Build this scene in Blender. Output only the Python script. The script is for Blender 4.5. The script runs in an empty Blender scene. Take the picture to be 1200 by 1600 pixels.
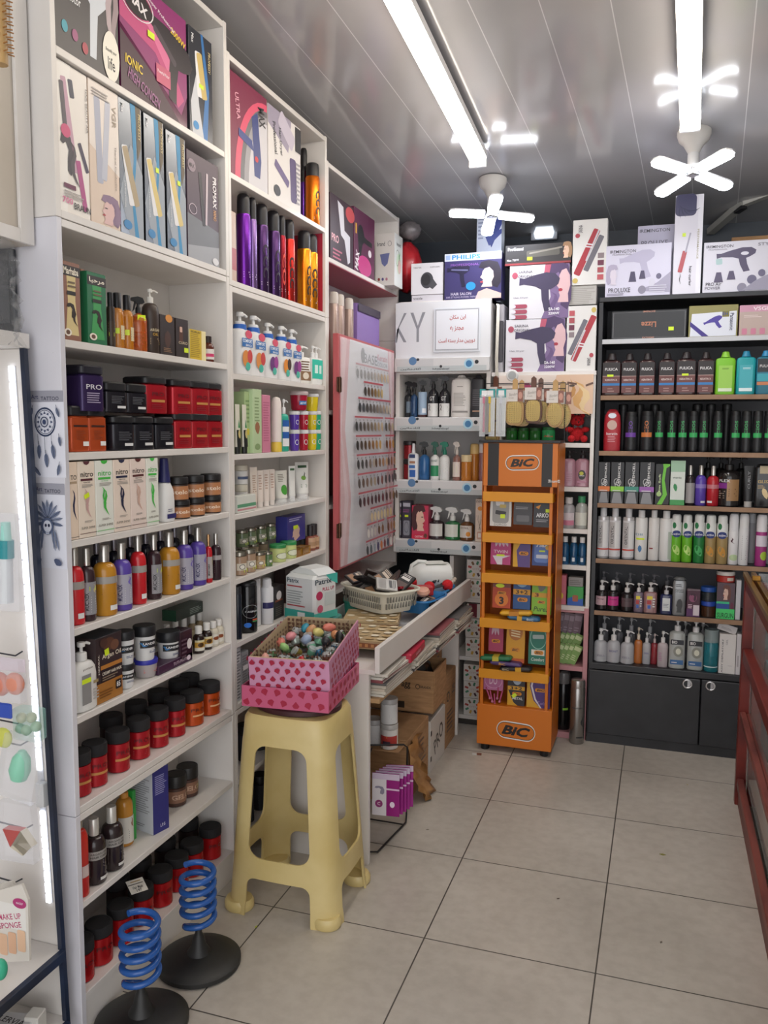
import bpy, math, random
from mathutils import Vector, Matrix
random.seed(7)
sc = bpy.context.scene
COL = sc.collection
PI = math.pi
# ------------------------------------------------------------ camera
F = 1298.2
CAMZ = 1.5177
_y, _p, _r = -0.324039, -0.0982282, 0.00537257
cf = Vector((math.sin(_y)*math.cos(_p), math.cos(_y)*math.cos(_p), math.sin(_p)))
rt = Vector((math.cos(_y), -math.sin(_y), 0)); up = rt.cross(cf)
ca = rt*math.cos(_r) + up*math.sin(_r); cb = -rt*math.sin(_r) + up*math.cos(_r)
cam = bpy.data.cameras.new('camera'); camo = bpy.data.objects.new('camera', cam); COL.objects.link(camo)
mw = Matrix((ca, cb, -cf)).transposed().to_4x4(); mw.translation = (0, 0, CAMZ)
camo.matrix_world = mw
cam.sensor_fit = 'VERTICAL'; cam.sensor_height = 24; cam.lens = F/1600*24; cam.clip_start = 0.02
sc.camera = camo
# ------------------------------------------------------------ world, exposure
W = bpy.data.worlds.new('world'); sc.world = W; W.use_nodes = True
W.node_tree.nodes['Background'].inputs[0].default_value = (0.97, 0.97, 0.98, 1)
W.node_tree.nodes['Background'].inputs[1].default_value = 1.05
sc.view_settings.view_transform = 'Standard'; sc.view_settings.look = 'None'
sc.view_settings.gamma = 1; sc.view_settings.use_curve_mapping = False
sc.view_settings.exposure = 1.25
TUBE_E, BLADE_E, STRIP_E = 8.0, 17.0, 2.2

# ------------------------------------------------------------ geometry of the place, read off the photograph's grid
C0 = Vector((0, 0, CAMZ))
def proj(p):
    d = Vector(p)-C0; z = d.dot(cf)
    return 600+F*d.dot(ca)/z, 800-F*d.dot(cb)/z, z
def ray(u, v): return ca*((u-600)/F) - cb*((v-800)/F) + cf
def onx(u, v, x): r = ray(u, v); return C0 + r*(x/r.x)
def ony(u, v, y): r = ray(u, v); return C0 + r*(y/r.y)
def onz(u, v, z): r = ray(u, v); return C0 + r*((z-CAMZ)/r.z)
def Ly(u, x, z):                       # the y at which a thing on plane x, height z is seen
    lo, hi = 0.6, 9.0
    for _ in range(40):
        m = (lo+hi)/2
        if proj((x, m, z))[0] < u: lo = m
        else: hi = m
    return lo
def Bx(u, y, z):
    lo, hi = -3.0, 3.0
    for _ in range(40):
        m = (lo+hi)/2
        if proj((m, y, z))[0] < u: lo = m
        else: hi = m
    return lo
XF, YB = -1.333, 4.08
def ceil_z(y): return 2.73-0.09*(y-3.2)

# ------------------------------------------------------------ materials
def lin(h): return tuple(((c/12.92) if c <= 0.04045 else ((c+0.055)/1.055)**2.4) for c in (int(h[i:i+2], 16)/255 for i in (0, 2, 4)))
_M = {}
def M(spec):
    if not isinstance(spec, str): return spec
    if spec in _M: return _M[spec]
    h, _, k = spec.partition(':')
    m = bpy.data.materials.new('paint_'+h+('_'+k if k else '')); m.use_nodes = True
    b = m.node_tree.nodes['Principled BSDF']; c = lin(h)
    b.inputs['Base Color'].default_value = (*c, 1); b.inputs['Roughness'].default_value = 0.42
    if k == 'g': b.inputs['Roughness'].default_value = 0.14
    if k == 'r': b.inputs['Roughness'].default_value = 0.8
    if k == 'm': b.inputs['Metallic'].default_value = 0.85; b.inputs['Roughness'].default_value = 0.26
    if k == 's': b.inputs['Metallic'].default_value = 0.35; b.inputs['Roughness'].default_value = 0.25
    if k == 't':
        b.inputs['Alpha'].default_value = 0.62; b.inputs['Roughness'].default_value = 0.12; b.inputs['Specular IOR Level'].default_value = 0.8
    if k == 'c':                        # clear film
        b.inputs['Alpha'].default_value = 0.22; b.inputs['Roughness'].default_value = 0.12; b.inputs['Specular IOR Level'].default_value = 0.9
    if k[:1] == 'e':
        b.inputs['Emission Color'].default_value = (*c, 1); b.inputs['Emission Strength'].default_value = float(k[1:])
    _M[spec] = m; return m
def noisy(name, c1, c2, scale, rough=0.5, stretch=(1, 1, 1), detail=4, lo=0.35, hi=0.65, bump=0.0, spec=0.5):
    m = bpy.data.materials.new(name); m.use_nodes = True; nt = m.node_tree; b = nt.nodes['Principled BSDF']
    tc = nt.nodes.new('ShaderNodeTexCoord'); mp = nt.nodes.new('ShaderNodeMapping'); n = nt.nodes.new('ShaderNodeTexNoise'); r = nt.nodes.new('ShaderNodeValToRGB')
    mp.inputs['Scale'].default_value = stretch; n.inputs['Scale'].default_value = scale; n.inputs['Detail'].default_value = detail
    nt.links.new(tc.outputs['Object'], mp.inputs[0]); nt.links.new(mp.outputs[0], n.inputs[0]); nt.links.new(n.outputs[0], r.inputs[0])
    r.color_ramp.elements[0].position = lo; r.color_ramp.elements[1].position = hi
    r.color_ramp.elements[0].color = (*lin(c1), 1); r.color_ramp.elements[1].color = (*lin(c2), 1)
    nt.links.new(r.outputs[0], b.inputs['Base Color']); b.inputs['Roughness'].default_value = rough; b.inputs['Specular IOR Level'].default_value = spec
    if bump:
        bp = nt.nodes.new('ShaderNodeBump'); bp.inputs['Strength'].default_value = bump; bp.inputs['Distance'].default_value = 0.002
        nt.links.new(n.outputs[0], bp.inputs['Height']); nt.links.new(bp.outputs[0], b.inputs['Normal'])
    return m
def math_node(nt, op, a, b=None):
    n = nt.nodes.new('ShaderNodeMath'); n.operation = op
    for i, v in enumerate((a, b)):
        if v is None: continue
        if isinstance(v, (int, float)): n.inputs[i].default_value = v
        else: nt.links.new(v, n.inputs[i])
    return n.outputs[0]
def grid_lines(nt, coord, off, step, half):
    """1 on the joints, 0 between them"""
    a = math_node(nt, 'SUBTRACT', coord, off); a = math_node(nt, 'DIVIDE', a, step); a = math_node(nt, 'FRACT', a)
    a = math_node(nt, 'SUBTRACT', a, 0.5); a = math_node(nt, 'ABSOLUTE', a)
    return math_node(nt, 'GREATER_THAN', a, 0.5-half/step)
LAM = noisy('white_laminate', 'd9d4cf', 'e4e0dc', 3, 0.34)
def scuffed():
    m = noisy('scuffed_white_laminate', 'd3d2da', 'deddE4'.lower(), 2, 0.3); nt = m.node_tree; b = nt.nodes['Principled BSDF']
    base = b.inputs['Base Color'].links[0].from_socket
    tc = nt.nodes.new('ShaderNodeTexCoord'); n = nt.nodes.new('ShaderNodeTexNoise'); n.inputs['Scale'].default_value = 9; n.inputs['Detail'].default_value = 9; n.inputs['Roughness'].default_value = 0.72
    n2 = nt.nodes.new('ShaderNodeTexNoise'); n2.inputs['Scale'].default_value = 3.1
    nt.links.new(tc.outputs['Object'], n.inputs[0]); nt.links.new(tc.outputs['Object'], n2.inputs[0])
    a = math_node(nt, 'GREATER_THAN', n.outputs[0], 0.665); c = math_node(nt, 'GREATER_THAN', n2.outputs[0], 0.56); k = math_node(nt, 'MULTIPLY', a, c)
    mx = nt.nodes.new('ShaderNodeMixRGB'); nt.links.new(k, mx.inputs[0]); nt.links.new(base, mx.inputs[1]); mx.inputs[2].default_value = (*lin('77716b'), 1)
    nt.links.new(mx.outputs[0], b.inputs['Base Color']); return m
LAMS = scuffed()
KRAFT = noisy('brown_cardboard', 'a07a55', 'b48c64', 14, 0.85, (1, 1, 6))
MAGN = noisy('cream_plastic', 'ccb678', 'd8c48a', 6, 0.36, bump=0.05)

# ------------------------------------------------------------ text outlines
_T = {}
def text_geo(s, bold=0.0, shear=0.0):
    k = (s, bold, shear)
    if k not in _T:
        c = bpy.data.curves.new('t', 'FONT'); c.body = s; c.resolution_u = 2; c.offset = bold; c.shear = shear
        o = bpy.data.objects.new('t', c); me = o.to_mesh()
        vs = [(v.co.x, v.co.y) for v in me.vertices]; fs = [tuple(p.vertices) for p in me.polygons]
        o.to_mesh_clear(); bpy.data.objects.remove(o); bpy.data.curves.remove(c)
        x0 = min(v[0] for v in vs); x1 = max(v[0] for v in vs); y0 = min(v[1] for v in vs); y1 = max(v[1] for v in vs)
        vs = [((x-x0)/(x1-x0)-0.5, (y-y0)/(y1-y0)-0.5) for x, y in vs]
        _T[k] = (vs, fs, (x1-x0)/(y1-y0))
    return _T[k]

# ------------------------------------------------------------ mesh builder
class MB:
    def __init__(s): s.v = []; s.f = []; s.mi = []; s.sm = []; s.mats = []
    def add(s, vs, fs, mat, smooth=False):
        mat = M(mat)
        if mat not in s.mats: s.mats.append(mat)
        k = s.mats.index(mat); n = len(s.v); s.v += [tuple(v) for v in vs]
        for f in fs: s.f.append(tuple(i+n for i in f)); s.mi.append(k); s.sm.append(smooth)
        return s
    def box(s, x0, x1, y0, y1, z0, z1, mat, mt=None):
        vs = [(x, y, z) for z in (z0, z1) for y in (y0, y1) for x in (x0, x1)]
        if mt: vs = [mt @ Vector(v) for v in vs]
        return s.add(vs, [(0, 2, 3, 1), (4, 5, 7, 6), (0, 1, 5, 4), (2, 6, 7, 3), (0, 4, 6, 2), (1, 3, 7, 5)], mat)
    def rbox(s, x0, x1, y0, y1, z0, z1, mat, r=0.004):      # box with bevelled upright corners and top
        pts = [(x0+r, y0), (x1-r, y0), (x1, y0+r), (x1, y1-r), (x1-r, y1), (x0+r, y1), (x0, y1-r), (x0, y0+r)]
        cx, cy = (x0+x1)/2, (y0+y1)/2
        def sh(k): return [(cx+(x-cx)*(1-2*k/(x1-x0)), cy+(y-cy)*(1-2*k/(y1-y0))) for x, y in pts]
        rings = [(sh(r), z0), (pts, z0+r), (pts, z1-r), (sh(r), z1)]
        vs = [(x, y, z) for ps, z in rings for x, y in ps]; fs = []
        for k in range(3):
            for i in range(8): j = (i+1) % 8; fs.append((k*8+i, k*8+j, k*8+8+j, k*8+8+i))
        fs += [tuple(range(7, -1, -1)), tuple(range(24, 32))]
        return s.add(vs, fs, mat)
    def lathe(s, prof, mat, cx=0, cy=0, seg=22, sx=1, sy=1, pw=2, mt=None, cap=True):
        ring = []
        for i in range(seg):
            a = 2*PI*i/seg; c, d = math.cos(a), math.sin(a)
            if pw != 2: c, d = math.copysign(abs(c)**(2/pw), c), math.copysign(abs(d)**(2/pw), d)
            ring.append((c*sx, d*sy))
        chains = [[prof[0]]]
        for i in range(1, len(prof)):
            chains[-1].append(prof[i])
            if i < len(prof)-1:
                a = Vector((prof[i][0]-prof[i-1][0], prof[i][1]-prof[i-1][1])); b = Vector((prof[i+1][0]-prof[i][0], prof[i+1][1]-prof[i][1]))
                if a.length and b.length and a.angle(b) > 0.62: chains.append([prof[i]])
        for ch in chains:
            vs = [(cx+r*c, cy+r*d, z) for r, z in ch for c, d in ring]
            if mt: vs = [mt @ Vector(v) for v in vs]
            fs = [(k*seg+i, k*seg+(i+1) % seg, (k+1)*seg+(i+1) % seg, (k+1)*seg+i) for k in range(len(ch)-1) for i in range(seg)]
            s.add(vs, fs, mat, True)
        if cap:
            for (r, z), fl in ((prof[0], True), (prof[-1], False)):
                if r > 1e-4:
                    vs = [(cx+r*c, cy+r*d, z) for c, d in ring]
                    if mt: vs = [mt @ Vector(v) for v in vs]
                    s.add(vs, [tuple(range(seg-1, -1, -1)) if fl else tuple(range(seg))], mat)
        return s
    def tube(s, path, r, mat, seg=8, closed=False):
        P = [Vector(p) for p in path]; n = len(P); R = r if isinstance(r, (list, tuple)) else [r]*n
        vs = []; prev = None
        for i, p in enumerate(P):
            t = (P[(i+1) % n] - P[i-1]) if (closed or 0 < i < n-1) else (P[1]-P[0] if i == 0 else P[-1]-P[-2])
            t.normalize()
            if prev is None: nrm = t.orthogonal().normalized()
            else:
                nrm = prev - t*prev.dot(t); nrm = nrm.normalized() if nrm.length > 1e-5 else t.orthogonal().normalized()
            prev = nrm; bn = t.cross(nrm)
            for k in range(seg): a = 2*PI*k/seg; vs.append(p+(nrm*math.cos(a)+bn*math.sin(a))*R[i])
        fs = []
        for i in range(n if closed else n-1):
            j = (i+1) % n
            for k in range(seg): l = (k+1) % seg; fs.append((i*seg+k, i*seg+l, j*seg+l, j*seg+k))
        s.add(vs, fs, mat, True)
        if not closed: s.add(vs[:seg], [tuple(range(seg-1, -1, -1))], mat); s.add(vs[-seg:], [tuple(range(seg))], mat)
        return s
    def ball(s, c, r, mat, seg=14, rings=8, sc3=(1, 1, 1), jit=0):
        prof = [(max(1e-5, math.sin(PI*i/rings)), -math.cos(PI*i/rings)) for i in range(rings+1)]
        vs = []
        for rr, z in prof:
            for i in range(seg):
                a = 2*PI*i/seg; q = r*(1+random.uniform(-jit, jit)); vs.append((c[0]+q*sc3[0]*rr*math.cos(a), c[1]+q*sc3[1]*rr*math.sin(a), c[2]+q*sc3[2]*z))
        fs = [(k*seg+i, k*seg+(i+1) % seg, (k+1)*seg+(i+1) % seg, (k+1)*seg+i) for k in range(rings) for i in range(seg)]
        return s.add(vs, fs, mat, True)
    def prism(s, pts, y0, y1, mat):       # outline in x,z pushed through y
        n = len(pts); vs = [(x, y0, z) for x, z in pts]+[(x, y1, z) for x, z in pts]
        fs = [tuple(range(n)), tuple(range(2*n-1, n-1, -1))]+[(i, i+n, (i+1) % n+n, (i+1) % n) for i in range(n)]
        return s.add(vs, fs, mat)
    def art(s, items, w, h, mp, bend=0):
        """print on a face of w x h metres; coordinates 0..1 from its lower left corner"""
        for L, it in enumerate(items):
            lift = 0.0003+0.00018*L; k = it[0]
            P = lambda x, z: mp((x-0.5)*w, z*h, lift)
            if k == 'r':
                _, x0, z0, x1, z1, m = it; n = max(1, int(abs(x1-x0)*w/bend/0.3)+1) if bend else 1
                vs = [P(x0+(x1-x0)*i/n, z) for z in (z0, z1) for i in range(n+1)]
                s.add(vs, [(i, i+1, n+2+i, n+1+i) for i in range(n)], m, bool(bend))
            elif k == 'e':
                _, cx, cz, rx, rz, m = it
                if bend and rx*w > bend*0.3:
                    N = 10; vs = []
                    for i in range(N+1):
                        t = -1+2*i/N; q = math.sqrt(max(0, 1-t*t)); vs += [P(cx+rx*t, cz-rz*q), P(cx+rx*t, cz+rz*q)]
                    s.add(vs, [(2*i, 2*i+2, 2*i+3, 2*i+1) for i in range(N)], m, True)
                else: s.add([P(cx+rx*math.cos(a*PI/10), cz+rz*math.sin(a*PI/10)) for a in range(20)], [tuple(range(20))], m)
            elif k == 'o':
                _, cx, cz, rx, rz, th, m = it; q = 1-th
                vs = [P(cx+rx*f*math.cos(a*PI/12), cz+rz*f*math.sin(a*PI/12)) for f in (q, 1) for a in range(24)]
                s.add(vs, [(a, 24+a, 24+(a+1) % 24, (a+1) % 24) for a in range(24)], m)
            elif k == 'p': s.add([P(x, z) for x, z in it[1]], [tuple(range(len(it[1])))], it[2])
            elif k == 's':
                _, shp, cx, cz, sw, sh, rot, m = it; a = math.radians(rot); vs = []
                if shp is RR or shp is PILL:
                    SW, SH = sw*w, sh*h; rad = min(SW, SH)*(.5 if shp is PILL else .22); shp = []
                    for qx, qz, a0 in ((1, -1, -90), (1, 1, 0), (-1, 1, 90), (-1, -1, 180)):
                        for i in range(6): b = math.radians(a0+18*i); shp.append((.5+(qx*(SW/2-rad)+rad*math.cos(b))/SW, .5+(qz*(SH/2-rad)+rad*math.sin(b))/SH))
                for x, z in shp:
                    X, Z = (x-0.5)*sw*w, (z-0.5)*sh*h
                    vs.append(mp((cx-0.5)*w+X*math.cos(a)-Z*math.sin(a), cz*h+X*math.sin(a)+Z*math.cos(a), lift))
                s.add(vs, [tuple(range(len(shp)))], m)
            elif k == 't':
                _, tx, cx, cz, tw, th, m = it[:7]; a = math.radians(it[7]) if len(it) > 7 else 0
                bo = it[8] if len(it) > 8 else 0.012; shr = it[9] if len(it) > 9 else 0
                vs, fs, asp = text_geo(tx, bo, shr)
                if abs(math.sin(a)) > 0.7: TW, TH = (tw*h if tw else None), (th*w if th else None)
                else: TW, TH = (tw*w if tw else None), (th*h if th else None)
                if TW is None: TW = TH*asp
                if TH is None: TH = TW/asp
                out = []
                for x, z in vs:
                    X, Z = x*TW, z*TH
                    out.append(mp((cx-0.5)*w+X*math.cos(a)-Z*math.sin(a), cz*h+X*math.sin(a)+Z*math.cos(a), lift))
                s.add(out, fs, m)
            elif k == 'l':                # lines of small print too small to read
                _, x0, z0, x1, z1, n, m = it; st = (z1-z0)/n
                for i in range(n):
                    e = x1-(x1-x0)*random.uniform(0, 0.3)
                    s.add([P(x0, z0+i*st), P(e, z0+i*st), P(e, z0+(i+0.45)*st), P(x0, z0+(i+0.45)*st)], [(0, 1, 2, 3)], m)
        return s
    def mesh(s, name='part'):
        me = bpy.data.meshes.new(name); me.from_pydata(s.v, [], s.f)
        for m in s.mats: me.materials.append(m)
        me.polygons.foreach_set('material_index', s.mi); me.polygons.foreach_set('use_smooth', s.sm); me.update(); return me
def flat(y, zoff=0, xoff=0): return lambda x, z, l: (x+xoff, -y-l, z+zoff)
def back(y, zoff=0): return lambda x, z, l: (-x, y+l, z+zoff)
def right(x0, zoff=0): return lambda x, z, l: (x0+l, x, z+zoff)
def left(x0, zoff=0): return lambda x, z, l: (-x0-l, -x, z+zoff)
def topf(z0): return lambda x, z, l: (x, z, z0+l)
def cyl(R, zoff=0, th=0): return lambda x, z, l: (math.sin(x/R+th)*(R+l+0.0004), -math.cos(x/R+th)*(R+l+0.0004), z+zoff)

# ------------------------------------------------------------ objects
USED = {}
def link(o, parent=None):
    COL.objects.link(o)
    if parent is not None: o.parent = parent
    return o
def props(o, label, cat, group=None):
    n = len(label.split())
    if not 4 <= n <= 16: print('LABEL LENGTH', n, label)
    if label in USED: print('LABEL REPEATED', label)
    USED[label] = 1
    o['label'] = label; o['category'] = cat
    if group: o['group'] = group
def put(parts, name, label, cat, loc, rz=0.0, group=None, rot=None, scale=None):
    """parts: one mesh, or a list of (part name, mesh[, sub-parts[, label]])"""
    if isinstance(parts, bpy.types.Mesh): o = bpy.data.objects.new(name, parts)
    else: o = bpy.data.objects.new(name, None); o.empty_display_size = 0.02
    link(o); o.location = loc; o.rotation_euler = rot if rot else (0, 0, rz)
    if scale: o.scale = scale
    if not isinstance(parts, bpy.types.Mesh):
        for p in parts:
            c = link(bpy.data.objects.new(p[0], p[1]), o)
            if len(p) > 3 and p[3]: c['label'] = p[3]
            for q in (p[2] if len(p) > 2 and p[2] else []): link(bpy.data.objects.new(q[0], q[1]), c)
    props(o, label, cat, group); return o
def struct(name, mesh, loc=(0, 0, 0), rot=(0, 0, 0)):
    o = link(bpy.data.objects.new(name, mesh)); o.location = loc; o.rotation_euler = rot; o['kind'] = 'structure'; return o
ORD = ['first', 'second', 'third', 'fourth', 'fifth', 'sixth', 'seventh', 'eighth', 'ninth', 'tenth', 'eleventh', 'twelfth', 'thirteenth', 'fourteenth', 'fifteenth']
_P = {}
def proto(fn, *a):
    k = (fn.__name__,)+tuple(repr(x) for x in a)
    if k not in _P: _P[k] = fn(*a)
    return _P[k]
def med(a): a = sorted(a); return a[len(a)//2]
ZS = {'near': [.097, .340, .568, .5875, .815, 1.035, 1.25, 1.46, 1.725, 1.999, 2.019, 2.38, 2.768], 'mid': [.1, .33, .573, .594, .805, 1.02, 1.237, 1.435, 1.698, 1.975, 1.995, 2.33, 2.688],
      'corner': [.82, 1.2, 1.6, 2.22, 2.6], 'header': [.959, 1.264, 1.581, 1.816, 5], 'narrow': [.03, .369, .6685, .869, 1.047, 1.25, 1.462, 1.802, 9], 'black': [.3955, .655, .909, 1.177, 1.425, 1.686, 1.946, 2.14, 9], 'low': [9]}
def ratio_of(e): return 1.0
def clear(side, x, y, z):
    k = ('near' if y < 2.41 else 'mid' if y < 3.222 else 'corner') if side == 'L' else ('low' if (x < -.8 and z < .9) else 'header' if x < -.8 else 'narrow' if x < -.313 else 'black')
    for t in ZS[k]:
        if t > z+.012: return (2.7 if t > 4 else t-(.029 if k == 'header' and t < 1.7 else .0225))-z
    return 1
def row(side, z, shelf, entries, off=0.012, front=None):
    """entries: (builder, extra args, name, category, words, [(u0,u1),...], v of the first one's top or height, depth ratio)"""
    J = []; US = [s[1] for e in entries for s in e[5]]
    near_ = lambda u: any(0 <= abs(u-w) <= 3.5 for w in US)
    for e in entries:
        fn, args, name, cat, words, spans, vt = e[:7]; ratio = e[7] if len(e) > 7 else 1.0
        D = 0.06; rnd = ratio == 1 and fn is not sqjar and 'back' not in shelf
        for _ in range(3):
            pos = []
            for u0, u1 in spans:
                um = (u0+u1)/2
                if side == 'L' and rnd and near_(u0): um = u1-(u1-u0)*.62
                if side == 'L': x = (front or XF)-off-D*ratio/2; y = Ly(um, x, z)
                else: y = (front or YB)+off+D*ratio/2; x = Bx(um, y, z)
                pos.append((x, y))
            D = med([(u1-u0)*proj((x, y, z))[2]/F for (u0, u1), (x, y) in zip(spans, pos)])*(1.2 if side == 'L' else 1.1)
            if side == 'L' and rnd: D = med([(u1-u0)*(1.26 if near_(u0) else 1.05)*proj((x, y, z))[2]/F for (u0, u1), (x, y) in zip(spans, pos)])
            if side == 'L' and (ratio != 1 or fn is sqjar): D = med([(Ly(u1, (front or XF)-off, z)-Ly(u0, (front or XF)-off, z)) for (u0, u1) in spans])*0.98
        J.append([e, pos, D])
    al = [(k, p) for k, j in enumerate(J) for p in j[1]]
    for _ in range(4):
        for i, (k, p) in enumerate(al):
            for (l, q) in al[i+1:]:
                d = math.hypot(p[0]-q[0], p[1]-q[1])*.985
                if side == 'B' or len(J[k][0]) > 7: d = max(d, 0)
                if (J[k][2]+J[l][2])/2 > d: f = d*2/(J[k][2]+J[l][2]); J[k][2] *= f; J[l][2] *= f if k != l else 1
    for e, pos, D in J:
        fn, args, name, cat, words, spans, vt = e[:7]
        if vt < 5: H = vt
        else:
            x, y = pos[0]; um = sum(spans[0])/2
            H = (onx(um, vt, x) if side == 'L' else ony(um, vt, y)).z - z
        if front is None: H = min(H, clear(side, pos[0][0], pos[0][1], z))
        D = round(D, 4); H = round(H, 4)
        P = proto(fn, D, H, *args); n = len(spans)
        for i, (x, y) in enumerate(pos):
            w = words if n == 1 else words+', '+ORD[i]+' from left'
            if side == 'L':
                for a, b in ((1.628, 2.391), (2.428, 3.198), (3.24, 4.172)):
                    if a-.05 < y < b+.05: k_ = D*(.56 if fn is sqjar else .505)*ratio_of(e); y = min(max(y, a+k_), b-k_)
            elif 'cabinet' in shelf and z < 2.1: x = max(x, -.2925+D/2)
            elif -.8 < x <= -.33 and front is None: x = min(x, (-.341 if z < .6 else -.337)-D/2)
            elif x < -.8: x = min(max(x, -1.288+D/2), -.843-D/2)
            put(P, name, w+', '+shelf, cat, (x, y, z+0.0005), (PI/2-(0 if len(e) > 7 else .12 if fn is sqjar else .5) if side == 'L' else 0.0)+(((i*37+len(USED)*13) % 7)-3)*(.0 if len(e) > 7 or fn is sqjar else .05), group=(words+' on the '+shelf) if n > 1 else None)
def carton(W_, D, H, col, art=(), side=None, sart=(), top=None):
    """folded card box; art prints on its front, sart on its right or left side"""
    mb = MB(); c = M(col); e = 0.0006
    mb.rbox(-W_/2, W_/2, -D/2, D/2, 0, H, c, 0.0012)
    if side: mb.art([('r', 0, 0, 1, 1, side)]+list(sart), D, H, right(W_/2)); mb.art([('r', 0, 0, 1, 1, side)]+list(sart), D, H, left(W_/2))
    if art: mb.art(art, W_, H, flat(D/2), 0)
    if top: mb.art([('r', 0, 0, 1, 1, top)], W_, D, lambda x, z, l: (x, z-D/2, H+l))
    return mb.mesh('carton')
def boxL(z, u0, u1, vt, col, art, name, label, cat, off=0.012, dep=0.06, group=None, **kw):
    x = XF-off; y0 = Ly(u0, x, z); y1 = Ly(u1, x, z)
    H = vt if vt < 5 else onx(u0+1, vt, x).z-z
    H = min(H, clear('L', x, (y0+y1)/2, z))
    for a, b in ((1.6285, 2.3915), (2.4285, 3.2025), (3.2405, 4.1715)):
        if a-.06 < (y0+y1)/2 < b+.06: y0 = max(y0, a); y1 = min(y1, b)
    return put(carton(y1-y0-0.001, dep, H, col, art, **kw), name, label, cat, (x-dep/2, (y0+y1)/2, z+0.0005), PI/2, group)
def boxB(z, u0, u1, vt, col, art, name, label, cat, off=0.012, dep=0.08, base=None, rz=0.0, tilt=0.0, group=None, **kw):
    y = (base or YB)+off; x0 = Bx(u0, y, z); x1 = Bx(u1, y, z); um = (u0+u1)/2
    H = vt if vt < 5 else ony(um, vt, y).z-z
    H = min(H, clear('B', (x0+x1)/2, y, z))
    if .38 < z < 2.1 and -.34 < x0 < -.293: x0 = -.2935
    if x1 < -.8 and .9 < z < 1.9: x0 = max(x0, -1.2885); x1 = min(x1, -.8435)
    if z < 2 and -.8 < x1 < -.3: x1 = min(x1, -.3375) if z < 1.8 else x1
    return put(carton(x1-x0-0.001, dep, H, col, art, **kw), name, label, cat, ((x0+x1)/2, y+dep/2, z+0.0005), rz, group, rot=(0, tilt, rz) if tilt else None)

# ------------------------------------------------------------ picture outlines (0..1 boxes)
DRYER = [(0, .66), (0, .86), (.12, .84), (.34, .92), (.66, 1), (.88, .97), (1, .84), (.97, .7), (.84, .6), (.74, .55), (.76, .3), (.82, .02), (.66, 0), (.58, .3), (.55, .56), (.4, .64), (.12, .69)]
IRON = [(.05, 0), (.2, .02), (.42, .5), (.75, .98), (.66, 1), (.5, .93), (.3, .55), (.02, .12)]
IRON2 = [(.3, 0), (.46, .03), (.55, .45), (.98, .9), (.93, .98), (.8, .95), (.42, .5)]
FACE = [(.15, 0), (.3, .2), (.22, .3), (.3, .36), (.22, .42), (.08, .5), (.2, .62), (.24, .8), (.4, .95), (.7, 1), (.95, .8), (1, .5), (.85, .25), (.9, 0)]
HAIR = [(.1, .75), (.2, .95), (.5, 1), (.85, .92), (1, .6), (.98, .2), (.85, 0), (.6, .1), (.62, .4), (.7, .6), (.5, .78), (.3, .7)]
WAVE = [(.3, 1), (.55, .85), (.5, .7), (.3, .5), (.35, .3), (.7, .1), (.95, 0), (.75, .15), (.6, .3), (.6, .5), (.75, .7), (.65, .88)]
FEATHER = [(.45, 0), (.2, .2), (.05, .5), (.15, .8), (.5, 1), (.85, .8), (.95, .5), (.8, .2), (.55, 0)]
TAPER = [(0, 0), (1, 0), (.78, .55), (.85, 1), (.15, 1), (.22, .55)]
def lady(cx, cz, w, h, skin='e2b9a4', hair='3a2730', flip=False):
    f = (lambda P: [(1-x, z) for x, z in P][::-1]) if flip else (lambda P: P)
    s = 1 if not flip else -1
    return [('s', f(HAIR), cx+0.05*w*s, cz+0.04*h, w, h, 0, hair), ('s', f(FACE), cx-0.06*w*s, cz-0.06*h, w*.62, h*.78, 0, skin),
            ('s', f(HAIR), cx+0.18*w*s, cz+0.06*h, w*.66, h*.95, 0, hair), ('e', cx-0.24*w*s, cz-0.17*h, w*.07, h*.028, 'b03038'), ('e', cx-0.14*w*s, cz+0.07*h, w*.07, h*.018, '2a1c20')]
YEL = 'd6ee2a'
def sticker(cx, cz, w, h, rot=0): return ('s', [(0, 0), (1, 0), (1, 1), (0, 1)], cx, cz, w, h, rot, YEL)
def rr(n=5, r=0.25):                    # rounded rectangle outline
    P = []
    for cx, cy, a0 in ((1-r, r, -90), (1-r, 1-r, 0), (r, 1-r, 90), (r, r, 180)):
        for i in range(n+1): a = math.radians(a0+90*i/n); P.append((cx+r*math.cos(a), cy+r*math.sin(a)))
    return P
RR = rr(); PILL = rr(6, 0.45)

# ------------------------------------------------------------ bottle kinds.  each returns a list of parts
def lab(R, z0, h, w, items, col=None):
    """a printed label wrapped on a cylinder of radius R"""
    mb = MB(); it = ([('r', 0, 0, 1, 1, col)] if col else [])+list(items)
    mb.art(it, w, h, cyl(R, z0), R); return mb.mesh('label')
def flab(y, z0, h, w, items, col=None):
    mb = MB(); it = ([('r', 0, 0, 1, 1, col)] if col else [])+list(items)
    mb.art(it, w, h, flat(y, z0)); return mb.mesh('label')
def jar(D, H, body, lid, items=(), lh=0.24, labcol=None, lz=0.12, lhh=0.5, lw=1.1):
    R = D/2; b = MB().lathe([(R*.9, 0), (R*.97, H*.02), (R*.97, H*(1-lh)), (R*.88, H*(1-lh)+.001)], body)
    l = MB().lathe([(R*.9, H*(1-lh)+.001), (R, H*(1-lh)+.003), (R, H-.004), (R*.96, H-.0005), (R*.82, H), (R*.8, H-.001), (0, H-.001)], lid, cap=False)
    P = [('jar_body', b.mesh()), ('lid', l.mesh())]
    if items: P.append(('label', lab(R*.97, H*lz, H*lhh, D*lw, items, labcol)))
    return P
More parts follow.
